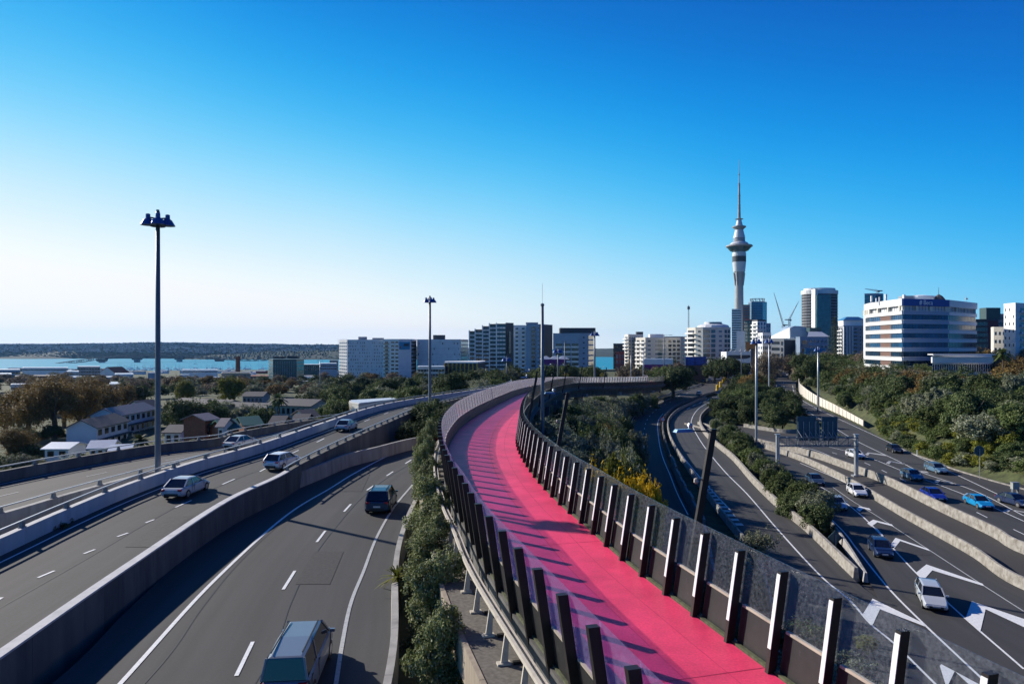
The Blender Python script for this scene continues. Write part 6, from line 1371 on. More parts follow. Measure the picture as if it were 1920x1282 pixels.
b = bld('event_hall', 'white hall with a sloping left roof and a broad rounded blue grey wall', [(1449, 560), (1481, 540), (1520, 545)], 632, -20, 'white', [None, None], 16, cap=0)
A_ = XD(1449, 560, -(634-HY)/F*560); ar = []
mb = MB(); ring = [(1481, 634), (1483, 614), (1490, 611), (1502, 611.5), (1514, 615), (1520, 634)]
pf = [XD(x, 541, -(y-HY)/F*541) for x, y in ring]; mb.add(pf+[p+Vector((1, 22, 0)) for p in pf], [tuple(range(6)), tuple(range(6, 12))[::-1]]+[(i, (i+1) % 6, 6+(i+1) % 6, 6+i) for i in range(6)]); b.part('rounded_wall', mb, BW['blue'])
pf = [XD(x, dd, -(y-HY)/F*dd) for x, y, dd in ((1449, 630, 560), (1481, 614, 541.5), (1481, 634, 541.5), (1449, 636, 560))]; b.part('sloping_roof', MB().add(pf+[p+Vector((6, 20, 0)) for p in pf], [(0, 1, 2, 3), (7, 6, 5, 4), (0, 4, 5, 1), (1, 5, 6, 2), (2, 6, 7, 3), (3, 7, 4, 0)]), W_)
b.end()
b = bld('event_hall', 'hall with a hipped pale metal roof and dark box above it', [(1515, 520), (1553, 520)], 631, -20, 'blue', [g(nf=5, nb=5, ww=.4, wh=.5)], 12, cap=0)
pf = [XD(1514, 519, b.z1), XD(1556, 519, b.z1), XD(1540, 528, b.z1+4), XD(1516, 528, b.z1+4)]; b.part('roof', MB().add(pf+[XD(1556, 545, b.z1), XD(1514, 545, b.z1)], [(0, 1, 2, 3), (1, 4, 2), (0, 3, 5), (3, 2, 4, 5), (0, 5, 4, 1)]), BW['roofw'])
b.part('plant_room', MB().box(XD(1526, 534, b.z1+5.5), (4.6, 3, 1.6)), BW['teal']); b.end()
b = bld('apartment_building', 'low pale block with ribbon windows and a dark right half, before the white hall', [(1446, 480), (1462, 476), (1470, 474), (1491, 478)], 636, -18, 'cream', [band(nf=5, nb=4, lo=.35, hi=.8), g(nf=5, nb=1, ww=.4, wh=.6), None], 12)
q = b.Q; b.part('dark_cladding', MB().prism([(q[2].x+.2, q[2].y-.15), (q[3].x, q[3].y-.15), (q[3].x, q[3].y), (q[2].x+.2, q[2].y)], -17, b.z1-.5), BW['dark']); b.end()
b = bld('apartment_building', 'blue grey block with small square windows beside the blue billboard', [(1492, 470), (1500, 466), (1552, 475)], 633, -18, 'blue', [None, [g(nf=6, nb=5, ww=.4, wh=.4, r=(.3, 1)), bal(nf=4, nb=1, ww=.8, wh=.6, r=(.04, .28), bd=1, bm=BW['grey'])]], 12); b.end()
b = bld('billboard', 'wide blue billboard with a wave picture behind the bare trees', [(1509, 440), (1556, 440)], 653, -18, 'grey', [None], 1.0, cat='billboard', cap=.1)
b.part('poster', MB().box(XD(1532.5, 439.8, -(661-HY)/F*440), (7.9, .12, 2.9)), mat('poster_blue', (.01, .17, .34), .5, var=.5, scale=.35)); b.end()
# round fronted dark office tower
c = XD(1536.5, 800, 0); z1 = -(548-HY)/F*790; rr0 = (1570-1503)/2/F*790
b = Bld('office_tower', 'round fronted dark office tower with white bands and a white crown'); b.start((c.x, c.y, -20))
ringp = lambda R, n=28: [(c.x+math.cos(a)*R, c.y+math.sin(a)*R*.8) for a in [2*math.pi*i/n for i in range(n)]]
b.part('wall', MB().prism(ringp(rr0*.965), -20, z1), BW['dark'])
for f in range(22):
    z = -14+f*(z1+12)/22; b.part('floor_band', MB().prism(ringp(rr0*.985), z, z+1.1), BW['grey'])
b.part('crown', MB().prism(ringp(rr0), z1-2, z1+2.4), W_); b.part('crown', MB().prism(ringp(rr0*.85), z1+2.4, z1+5), W_)
sc_ = XD(1531, 779, 0); b.part('lift_shaft', MB().box((sc_.x, sc_.y+5, z1/2-10), (1.6, 5, z1/2+13)), W_); b.part('glass_front', MB().box((XD(1545, 776, 0).x, 781, z1/2-10), (8, 5, z1/2+6)), G_T); b.end()
simple(1558, 1574, 612, 600, -18, 'tan', [g(nf=11, nb=3, ww=.4, wh=.5)], 'small tan tower half hidden behind the tall tiered pine', 10)
b = bld('apartment_building', 'tall grey apartment block with white fins and a pitched blue roof', [(1572, 500), (1581, 490), (1622, 494)], 612, -17, 'grey', [bal(nf=11, nb=2, ww=.5, wh=.5, bd=1, bm=W_, rail=.4), [g(nf=11, nb=1, ww=.5, wh=.5, r=(.02, .2), g=G_L), bal(nf=11, nb=1, ww=.8, wh=.6, r=(.4, .66), bd=1.2, bm=BW['blue']), dict(k='x', fins=4, fm=BW['pale'], r=(0, .4)), g(nf=11, nb=2, ww=.4, wh=.4, r=(.72, 1))]], 12)
c2 = XD(1598, 500, b.z1+.7); b.part('roof_storey', MB().box((c2.x-1, c2.y, c2.z+2), (7.5, 4, 2)), W_); b.part('roof', MB().box((c2.x-.5, c2.y, c2.z+5.3), (8.5, 5, 1.3), top=(.5, .3)), BW['roofb']); b.end()
b = bld('office_tower', 'distant blue glass tower with a crane on its top', [(1621, 850), (1642, 845), (1656, 850)], 552, -20, 'blue', [band(nf=20, nb=5, lo=.05, hi=.95, g=G_B, mul=BW['dark']), band(nf=20, nb=3, lo=.05, hi=.95, g=G_D)], 20, cap=1.5); b.end()
crane(1645, 858, 60, 546, (-16, 3), 'small crane standing on the distant blue tower')
# striped office block with the blue fascia sign
z0 = -13.0
b = Bld('office_building', 'large white banded office block with blue glass and a deep blue sign fascia'); b.start(XD(1720, 275, z0))
Q = [XD(px, d, 0) for px, d in ((1622, 300), (1631, 290), (1692.5, 262), (1778, 270), (1830, 290))]
segm = ['white', 'white', 'blue', 'pale']; poly = [(p.x, p.y) for p in Q]+[(Q[-1].x+8, Q[-1].y+26), (Q[0].x+14, Q[0].y+30)]
zt = -(573-HY)/F*266; FH = (zt-z0)/8.0
c = Vector((sum(p[0] for p in poly)/7, sum(p[1] for p in poly)/7))
inset = [((Vector(p)-c)*.965+c)[:] for p in poly]
b.part('wall', MB().prism(inset, z0-1, zt+.5), BW['pale'])
G_BB = mat('office_glass_blue', (.006, .07, .16), .15, 0, var=.5, scale=.2, spec=.45); G_BD = mat('office_glass_dark', (.006, .03, .06), .15, 0, var=.5, scale=.2, spec=.4)
M_SPB = mat('spandrel_white_shaded', (.3, .36, .46), .4, .2, var=.06); M_SPW = mat('spandrel_white', (.76, .76, .75), .5, var=.04)  # front spandrels: blue shade put into the colour of the white ones
for f in range(8):
    za = z0+f*FH; zsp = .36*FH
    for i in range(4):
        A_, B_ = Q[i], Q[i+1]; u = (B_-A_); Ln = u.length; u = u.normalized(); n = Vector((u.y, -u.x, 0)); mid = (A_+B_)/2
        if f > 0 or True:
            b.part('spandrel', MB().box(mid+Vector((0, 0, za+zsp/2))-n*.0, (Ln/2, .35, zsp/2), (u.x, u.y)), M_SPW if i < 2 else M_SPW if i == 3 else M_SPB)
            b.part('ledge', MB().box(mid+n*.1+Vector((0, 0, za+zsp+.22)), (Ln/2, .3, .09), (u.x, u.y)), M_SPW)
        if f < 7: b.part('window_band', MB().box(mid-n*.22+Vector((0, 0, za+(zsp+FH)/2)), (Ln/2-.1, .12, (FH-zsp)/2), (u.x, u.y)), G_BB if i in (1, 2) and f > 2 else G_BD)
        else: b.part('window_band', MB().box(mid-n*1.0+Vector((0, 0, za+(zsp+FH)/2)), (Ln/2-1.1, .12, (FH-zsp)/2), (u.x, u.y)), G_B)
        if i == 1 and f < 7: b.part('brown_panel', MB().box(A_.lerp(B_, .5)-n*.12+Vector((0, 0, za+(zsp+FH)/2)), (Ln*.16, .1, (FH-zsp)/2), (u.x, u.y)), BW['brown'])
        nm = max(2, int(Ln/1.6)); mb = MB()
        for k in range(1, nm): mb.box(A_.lerp(B_, k/nm)-n*.08+Vector((0, 0, za+(zsp+FH)/2)), (.04, .05, (FH-zsp)/2), (u.x, u.y))
        b.part('mullions', mb, BW['dark'])
    if f == 7:
        for i in range(4):
            for t in (.02, .3, .62, .95):
                p = Q[i].lerp(Q[i+1], t); b.part('column', MB().box((p.x, p.y+.4, za+(zsp+FH)/2), (.5, .4, (FH-zsp)/2)), BW['cream'])
M_FAS = mat('fascia_deep_blue', (.01, .06, .3), .4, var=.05)
for i in range(4):
    A_, B_ = Q[i], Q[i+1]; u = (B_-A_); Ln = u.length; u = u.normalized(); n = Vector((u.y, -u.x, 0)); mid = (A_+B_)/2
    b.part('fascia', MB().box(mid+Vector((0, 0, zt+1.15)), (Ln/2+.2, .45, 1.35), (u.x, u.y)), M_FAS if i == 2 else M_SPW)
    if i == 2:
        cu = bpy.data.curves.new('sign_letters', 'FONT'); cu.body = 'Beca'; cu.size = 2.6; cu.extrude = .05; cu.align_x = 'LEFT'
        to = bpy.data.objects.new('tmp', cu); COL.objects.link(to); bpy.context.view_layer.update(); me = bpy.data.meshes.new_from_object(to.evaluated_get(bpy.context.evaluated_depsgraph_get())); bpy.data.objects.remove(to)
        M_LET = mat('sign_letter_white', (.8, .85, .9), .5, var=0); me.materials.clear(); me.materials.append(M_LET)
        for v in me.vertices:
            x, y, z = v.co; q = A_.lerp(B_, .42)+u*x+n*(.56-z)+Vector((0, 0, zt+.35+y)); v.co = q
        lo_ = bpy.data.objects.new('sign_letters', me); COL.objects.link(lo_); lo_.parent = b.root; lo_.matrix_parent_inverse = b.root.matrix_basis.inverted()
        mb = MB()
        for rI in range(4):
            for cI in range(4):
                if (rI, cI) in ((3, 0), (0, 3)): continue
                q = A_.lerp(B_, .34)+u*(cI*.36)+n*.56+Vector((0, 0, zt+.45+rI*.42)); mb.box(q, (.13, .04, .16), (u.x, u.y))
        b.part('sign_emblem', mb, M_LET)
for px, h, w in ((1634, 2.5, .3), (1643, 1.5, .2), (1649, 2, .2), (1661, 3.2, .35), (1695, 3, .4)): b.part('roof_antenna', MB().box(XD(px, 282, zt+2.5+h/2), (w, w, h/2)), W_)
c3 = XD(1724, 285, zt+2.6); b.part('roof_pavilion', MB().lathe(c3, [(5.4, 0), (5.4, 1.6), (5.8, 1.7), (5.6, 2.3), (2, 2.8)], 20), W_)
c3 = XD(1704, 284, zt+2.6); b.part('plant_room', MB().box((c3.x, c3.y, c3.z+1.2), (3, 2.5, 1.2)), BW['grey'])
c3 = XD(1760, 282, zt+2.6); b.part('roof_dome', MB().lathe(c3, [(2.9, 0), (2.3, 1), (1.4, 2.2), (.1, 3.1), (.06, 6)], 8), BW['roofd'])
mb = MB(); q = XD(1811, 290, zt+2.5); mb.bar(q, q+Vector((0, 0, 3)), .12); mb.box(q+Vector((.3, 0, 1.8)), (.5, .2, .3)); b.part('roof_antenna', mb, M_STEEL)
b.end()
b = bld('office_wing', 'long low white wing with a row of white columns right of the striped office block', [(1748, 245), (1860, 250)], 669, -13, 'white', [[g(nf=1, nb=26, ww=.6, wh=.8, g=G_D, top=2.3, z0=-9.7)]], 12, cap=.5, roof='roofw')
b.part('ledge', MB().box(XD(1803, 244, b.z1+.9), (11.2, 1.6, .18)), M_SPW); b.part('fascia', MB().box(XD(1804, 244.6, -5.1), (10.9, .4, 1.05)), M_SPW); b.part('ledge', MB().box(XD(1795, 243, -10.2), (12, 1.2, .4)), M_SPW); b.end()
b = bld('office_building', 'dark green black office with a maroon right part behind the white wing', [(1826, 400), (1852, 398), (1872, 404)], 600, -12, 'dark', [band(nf=8, nb=4, lo=.2, hi=.8, g=G_D, mul=BW['grey']), None], 14)
q = b.Q; b.part('maroon_wall', MB().prism([(q[1].x+.1, q[1].y-.2), (q[2].x, q[2].y-.2), (q[2].x, q[2].y), (q[1].x+.1, q[1].y)], -12, b.z1-.4), mat('maroon_cladding', (.12, .015, .03), .7, var=.1)); c4 = XD(1856, 408, b.z1+4); b.part('plant_room', MB().box(c4, (4.2, 3, 3.6)), BW['teal']); b.end()
b = bld('apartment_building', 'small tan block with square windows at the right, below the tall white one', [(1858, 330), (1863, 322), (1886, 325)], 615, -8, 'cream', [None, g(nf=4, nb=3, ww=.5, wh=.42)], 10); b.end()
b = bld('apartment_building', 'tall bright white apartment block cut by the right edge of the picture', [(1882, 300), (1904, 292), (1960, 305)], 570, -8, 'white', [[g(nf=8, nb=3, ww=.22, wh=.4, skip=.2)], [bal(nf=8, nb=2, ww=.7, wh=.5, bd=1.0, bm=W_, r=(.1, .9))]], 14); b.end()
simple(1870, 1884, 590, 420, -10, 'grey', [band(nf=8, nb=3)], 'grey block glimpsed between the dark office and the white apartments', 10)
# pavilion with the striped pyramid roof
c = XD(1590, 400, -17.5); b = Bld('pavilion', 'octagonal pavilion with a blue and white striped pointed roof among dark trees'); b.start(c)
R = 35/F*400; ze = -(696-HY)/F*400; za = -(680-HY)/F*400; b.part('wall', MB().prism([(c.x+math.cos(a)*R*.86, c.y+math.sin(a)*R*.86) for a in [math.pi/8+i*math.pi/4 for i in range(8)]], -19, ze), BW['blue'])
for i in range(8):
    a0 = math.pi/8+i*math.pi/4; mb = MB(); mb2 = MB()
    P_ = lambda a, r_, z: Vector((c.x+math.cos(a)*r_, c.y+math.sin(a)*r_, z))
    w = .12
    mb.add([P_(a0+w, R, ze), P_(a0+math.pi/4-w, R, ze), P_(a0+math.pi/8, .3, za)], [(0, 1, 2)]); mb2.add([P_(a0-w, R*1.01, ze+.02), P_(a0+w, R*1.01, ze+.02), P_(a0, .3, za+.1)], [(0, 1, 2)])
    b.part('roof_panel', mb, BW['roofw']); b.part('roof_rib', mb2, BW['roofb'])
b.part('finial', MB().tube([(c.x, c.y, za), (c.x, c.y, za+5)], .2, 6), M_STEEL); b.end()
# footbridge over the distant ramp
r = empty('footbridge', XD(1466, 445, -14), 'grey lattice footbridge crossing the far end of the ramp', 'bridge'); mb = MB(); x0 = XD(1440, 445, 0).x; x1 = XD(1492, 445, 0).x
for z in (-12.2, -15.4): mb.bar((x0, 445, z), (x1, 445, z), .4)
for i in range(9):
    x = x0+(x1-x0)*i/9; xx = x0+(x1-x0)*(i+1)/9; mb.bar((x, 445, -15.4), (x, 445, -12.2), .25); mb.bar((x, 445, -15.4 if i % 2 else -12.2), (xx, 445, -12.2 if i % 2 else -15.4), .2)
mb.build('truss', mat('footbridge_grey', (.22, .3, .35), .6), r); MB().box(((x0+x1)/2, 446.5, -15.5), ((x1-x0)/2, 1.5, .15)).build('deck', M_CONC, r); MB().box(((x0+x1)/2, 447.8, -13.4), ((x1-x0)/2, .1, 1.4)).build('side_screen', BW['teal'], r)
for x in (x0, x1): MB().box((x, 446, -18), (.5, .8, 3)).build('pier', M_CONC, r)
# --- houses at the left
def gable(name, label, px0, px1, d0, d1, zb, hw, hr, wall, roof, depth=8, wins=5, floors=2, cat='house', group=None, strip=None):
    A = XD(px0, d0, 0); B = XD(px1, d1, 0); u = (B-A); Ln = u.length; u.normalize(); n = Vector((u.y, -u.x, 0)); b = Bld(name, label, cat, group); b.start((A+B)/2+Vector((0, 0, zb)))
    f = lambda x, y, z: A+u*x-n*y+Vector((0, 0, z))
    mb = MB(); z = zb-1.5; t = zb+hw
    mb.add([f(0, 0, z), f(Ln, 0, z), f(Ln, depth, z), f(0, depth, z), f(0, 0, t), f(Ln, 0, t), f(Ln, depth, t), f(0, depth, t), f(0, depth/2, t+hr), f(Ln, depth/2, t+hr)], [(3, 2, 1, 0), (0, 1, 5, 4), (2, 3, 7, 6), (1, 2, 6, 9, 5), (3, 0, 4, 8, 7)]); b.part('wall', mb, BW[wall])
    mb = MB(); e = .5; k = hr/(depth/2)
    for s in (0, 1):
        y0, y1 = (-e, depth/2) if s == 0 else (depth+e, depth/2); a = [f(-e, y0, t-e*k), f(Ln+e, y0, t-e*k), f(Ln+e, y1, t+hr), f(-e, y1, t+hr)]; up = Vector((0, 0, .18)); q = a+[p+up for p in a]
        mb.add(q, [(3, 2, 1, 0), (4, 5, 6, 7), (0, 1, 5, 4), (1, 2, 6, 5), (2, 3, 7, 6), (3, 0, 4, 7)])
    b.part('roof', mb, BW[roof])
    fh = hw/floors
    for fl in range(floors):
        for w in range(wins):
            x = Ln*(w+.5)/wins; p = f(x, -.04, zb+fh*(fl+.55)); b.part('window', MB().box(p, (Ln/wins*.26, .05, fh*.24), (u.x, u.y)), G_D)
    if strip:
        p = f(Ln/2, -.6, zb+fh*.95); b.part('balcony', MB().box(p, (Ln/2, .6, .12), (u.x, u.y)), BW[strip]); 
        for w in range(wins+1): b.part('post', MB().box(f(Ln*w/wins*.98+.1, -1.1, zb+fh*.5), (.06, .06, fh*.5), (u.x, u.y)), W_)
    b.end(); return b
gable('terraced_house', 'lower white terraced house row with a dark purple grey roof beside the park', 181, 240, 155, 170, -24, 5.4, 1.7, 'white', 'roofd', 6.5, 5, 2, strip='dark')
gable('terraced_house', 'upper white terraced house row with a mauve roof, nearest the tallest lamp mast', 222, 292, 172, 191, -23, 5.4, 1.7, 'white', 'roofm', 7, 7, 2, strip='dark')
gable('house', 'small white house roof behind the tallest lamp mast', 268, 300, 210, 215, -24, 5, 1.8, 'white', 'roofd', 8, 3, 2)
gable('shed', 'low white metal roofed shed in front of the terraced houses, left part', 84, 128, 122, 122, -20.4, 2.0, .7, 'white', 'roofw', 5, 2, 1, cat='shed')
gable('shed', 'white metal roofed shed with a ridge, in front of the terraced houses, middle part', 168, 208, 120, 121, -20.2, 2.2, .9, 'white', 'roofw', 5, 3, 1, cat='shed')
gable('shed', 'lower white flat roofed shed at the right end of the sheds', 208, 242, 119, 120, -20.2, 1.9, .6, 'white', 'roofw', 5, 2, 1, cat='shed')
gable('terraced_house', 'long two storey grey flats with a dark roof, behind the big dark tree', 318, 416, 235, 225, -26, 6.2, 1.4, 'pale', 'roofd', 10, 12, 2, cat='house', strip='grey')
gable('terraced_house', 'middle flats with dark flat roof and pale green walls', 417, 498, 205, 200, -24.5, 5.8, 1.3, 'green', 'roofd', 10, 9, 2, strip='dark')
gable('terraced_house', 'dark roofed flats behind the middle flats', 455, 492, 250, 250, -25, 6.5, 1.3, 'grey', 'roofd', 8, 5, 2)
gable('apartment_building', 'three storey pale green apartments with a white end wall, right of the fan palm', 500, 582, 180, 176, -25, 9.4, 1.3, 'green', 'roofd', 9, 9, 3, cat='building', strip='dark')
gable('house', 'tall narrow brick house with a grey metal roof', 385, 408, 140, 143, -19.5, 4.2, 1.0, 'brick', 'roofm', 6, 2, 1)
gable('house', 'pink and white gabled house left of the green roofs', 409, 418, 134, 134, -19.4, 3.6, 1.2, 'white', 'roofm', 5, 1, 1)
gable('house', 'brick house under a green metal roof, left of the two green ones', 419, 448, 136, 138, -18.8, 2.3, 1.3, 'brick', 'roofg', 7, 3, 1)
gable('house', 'brick house under a green metal roof, right of the two green ones', 458, 490, 140, 142, -18.6, 2.3, 1.3, 'brick', 'roofg', 7, 3, 1)
gable('house', 'small dark gabled house right of the green roofs', 506, 528, 144, 144, -18.6, 2.0, 1.4, 'dark', 'roofd', 6, 2, 1)
gable('house', 'tiny grey gabled house next to the palms', 549, 572, 146, 146, -18.2, 2.0, 1.2, 'grey', 'roofd', 6, 2, 1)
gable('house', 'pale weatherboard house with white windows under the green apartments', 574, 596, 150, 152, -18.6, 3.0, 1.2, 'cream', 'roofd', 6, 3, 1)
gable('house', 'small white house left of the brick house', 309, 338, 150, 150, -22, 3.0, 1.2, 'white', 'roofd', 6, 2, 1)
b = bld('low_building', 'low cream building with a flat white roof just beyond the left deck', [(654, 150), (672, 146), (745, 158)], 759, -17.5, 'cream', [g(nf=1, nb=2, ww=.3, wh=.3), None], 5, roof='roofw', cap=.25); b.end()
# --- harbour side sheds and offices, far left
for (x0, x1, yt, d, w, rf_, lab, nf) in ((-30, 38, 694, 620, 'blue', 'roofw', 'blue grey warehouse at the left edge before the bridge', 2), (-30, 22, 702, 560, 'pale', 'roofw', 'pale warehouse below the blue grey one at the left edge', 2), (28, 60, 707, 540, 'dark', 'roofd', 'black glazed office left of the pair of dark offices', 3), (62, 95, 706, 545, 'dark', 'roofd', 'black glazed office right of the pair of dark offices', 3),
    (42, 128, 690, 800, 'white', 'roofw', 'long low building with a bright white roof behind the dark offices', 1), (145, 188, 688, 760, 'grey', 'roofw', 'grey office with rows of windows beneath the bridge pier', 3), (125, 148, 697, 700, 'pale', 'roofw', 'pale two storey office left of the grey windowed one', 2), (188, 214, 694, 760, 'pale', 'roofr', 'pale office with a red roof edge', 2), (110, 215, 708, 640, 'blue', 'roofw', 'long blue grey shed with a pale roof', 1), (215, 250, 702, 680, 'white', 'roofw', 'white sheds right of the red roof', 1),
    (20, 90, 722, 420, 'pale', 'roofw', 'row of small white roofed sheds above the park trees', 1), (96, 150, 722, 440, 'tan', 'roofw', 'tan shed with pale roof above the park trees', 1), (205, 240, 721, 430, 'white', 'roofw', 'white shed behind the far park trees', 1), (310, 350, 712, 620, 'pale', 'roofw', 'pale flat shed right of the tallest lamp mast', 1), (342, 408, 694, 900, 'white', 'roofw', 'long white boat shed with a flat roof', 1), (415, 470, 700, 700, 'tan', 'roofd', 'brown roofed shed before the water', 1),
    (380, 440, 716, 520, 'pale', 'roofw', 'pale roofed depot near the curved ramp', 1), (470, 505, 706, 600, 'brown', 'roofr', 'rusty red building left of the teal office', 2), (568, 600, 684, 800, 'teal', 'roofw', 'dark glass building right of the teal office', 2), (600, 632, 682, 760, 'blue', 'roofw', 'blue and white building at the water edge by the scaffolded block', 2), (545, 600, 716, 480, 'white', 'roofw', 'white low shed below the teal office', 1),
    (618, 634, 676, 900, 'grey', 'roofd', 'small grey tower by the water left of the scaffold', 4), (755, 782, 716, 400, 'white', 'roofw', 'white low shed below the blue hoarding', 1), (1040, 1062, 668, 700, 'grey', 'roofd', 'grey block glimpsed over the magenta building', 3)):
    zt_ = -(yt-HY)/F*d; b = bld('warehouse', lab, [(x0, d), (x1, d)], yt, min(tz(XD(x0, d, 0).x, d), zt_-4), w, [band(nf=nf, nb=8, lo=.35, hi=.75, g=G_D, mul=W_, top=.8, z0=zt_-3.5*nf)], 30, roof=rf_, cap=.4); b.end()
b = gable('warehouse', 'large red roofed hall near the marina', 215, 242, 730, 745, -34, 5, 6, 'pale', 'roofr', 24, 4, 1, cat='building')
r = empty('chimney', XD(446, 760, -45), 'old brick chimney standing before the water', 'chimney'); o = MB().lathe((0, 0, 0), [(3, 0), (2.4, 30), (2.9, 31), (2.9, 33)], 10).build('shaft', BW['brick']); o.parent = r
# small sheds and stores along the harbour flats
rn = random.Random(77); cs = ['white', 'pale', 'blue', 'white', 'grey', 'tan', 'red', 'pale']
for i in range(64):
    px = rn.uniform(-20, 640); d = rn.uniform(560, 1500)
    if 500 < px < 575 and d < 700: continue
    c = XD(px, d, 0); w = rn.uniform(6, 20)*(d/900)**.5; hh = rn.uniform(3, 7); dp = rn.uniform(6, 14); zz = tz(c.x, d); k = rn.choice(cs); rf_ = rn.choice(['white', 'white', 'grey', 'blue', 'pale'])
    r = empty('shed', (c.x, d, zz), '%s flat roofed shed among the harbour buildings' % {'white': 'white', 'pale': 'pale grey', 'blue': 'blue grey', 'grey': 'grey', 'tan': 'tan', 'red': 'red'}[k], 'shed', 'sheds on the harbour flats'); a = rn.uniform(-.3, .3)
    o = MB().box((0, 0, hh/2-1), (w/2, dp/2, hh/2+1), (math.cos(a), math.sin(a))).build('wall', BW[k]); o.parent = r
    o = MB().box((0, 0, hh+.45), (w/2+.3, dp/2+.3, .35), (math.cos(a), math.sin(a)), top=(.96, .2 if rn.random() < .4 else .96)).build('roof', BW['roofw'] if rf_ == 'white' else BW[rf_]); o.parent = r
# --- harbour bridge
BD = 2300; M_BR = mat('bridge_steel', (.025, .04, .06), .7, .2, var=.1)
r = empty('harbour_bridge', XD(250, BD, -60), 'long grey arched truss bridge across the blue harbour', 'bridge'); tb = [(60, 686), (90, 683), (140, 676), (190, 670.5), (225, 668), (257, 666.5), (300, 666.5), (345, 668), (400, 670.5), (450, 673), (520, 675)]
P = [XD(x, BD+(x-60)*.9, -(y-HY)/F*(BD+(x-60)*.9)) for x, y in tb]; P = smooth(P, 110)
mb = MB(); mb.sweep(P, [(-8, -1), (8, -1), (8, 1.2), (-8, 1.2)]); mb.build('deck', M_BR, r)
Lw_ = [p-Vector((0, 0, 5.5+4*max(0, 1-abs(i-45)/14)*.8+2.5*max(0, 1-abs(i-20)/10))) for i, p in enumerate(P)]; mb = MB()
for s in (-7, 7):
    for i in range(0, 108, 2):
        o = Vector((0, s, 0)); mb.bar(Lw_[i]+o, Lw_[i+2]+o, 1.6); mb.bar(P[i]+o, Lw_[i+2]+o if i % 4 else Lw_[i]+o, 1.0); mb.bar(P[i+2]+o, Lw_[i]+o if i % 4 else Lw_[i+2]+o, 1.0)
mb.build('truss', M_BR, r)
for px in (190, 257, 335, 410):
    i = min(range(111), key=lambda i: abs(CX+P[i].x/P[i].y*F-px)); c = P[i]; z1 = Lw_[i].z
    MB().box((c.x, c.y, (z1-62)/2), (7, 9, (z1+62)/2)).build('pier', mat('pier_concrete', (.2, .24, .28), .8), r); MB().box((c.x, c.y, z1-3), (13, 10, 4.5), top=(1.25, 1)).build('pier_head', M_BR, r)
# --- marina
rn = random.Random(12); proto = None
for i in range(190):
    px = rn.uniform(215, 470) if i < 150 else rn.uniform(470, 632); d = rn.uniform(1560, 1830); x = (px-CX)/F*d; L = rn.uniform(7, 13); h = rn.uniform(9, 16)
    mb = MB(); mb.add([(-L/2, -1.6, 1), (L*.3, -1.6, 1), (L/2, 0, 1.2), (L*.3, 1.6, 1), (-L/2, 1.6, 1), (-L/2*.9, -1.1, 0), (L*.3, -1.1, 0), (L*.42, 0, 0), (L*.3, 1.1, 0), (-L/2*.9, 1.1, 0)], [(0, 1, 2, 3, 4), (9, 8, 7, 6, 5), (0, 5, 6, 1), (1, 6, 7, 2), (2, 7, 8, 3), (3, 8, 9, 4), (4, 9, 5, 0)]); mb.box((-.5, 0, 1.6), (L*.22, 1.0, .55), top=(.8, .8)); mb.box((.6, 0, h/2), (.14, .14, h/2)); mb.box((-L*.18, 0, 2.7), (L*.22, .2, .2))
    o = mb.build('sailing_boat', W_); o.location = (x, d, -59.9); o.rotation_euler = (0, 0, rn.uniform(-.4, .4)+(1.57 if rn.random() < .4 else 0)); tag(o, 'white sailing boat moored in the marina below the harbour bridge' if i < 150 else 'white sailing boat moored right of the chimney, before the far shore', 'boat', 'boats in the marina')
for px, d in ((428, 2300), (366, 2250)):
    o = MB().add([(-6, -1.5, 1), (5, -1.5, 1), (7, 0, 1.4), (5, 1.5, 1), (-6, 1.5, 1), (-5, 0, -.2), (4.5, 0, -.2)], [(0, 1, 2, 3, 4), (0, 5, 6, 1), (1, 6, 2), (2, 6, 3), (3, 6, 5, 4), (4, 5, 0)]).box((0, 0, 11), (.3, .3, 10)).build('yacht', W_); o.location = XD(px, d, -59.9); tag(o, 'yacht with a tall mast out on the open harbour, %s' % ('right of the bridge' if px > 400 else 'under the bridge deck'), 'boat')
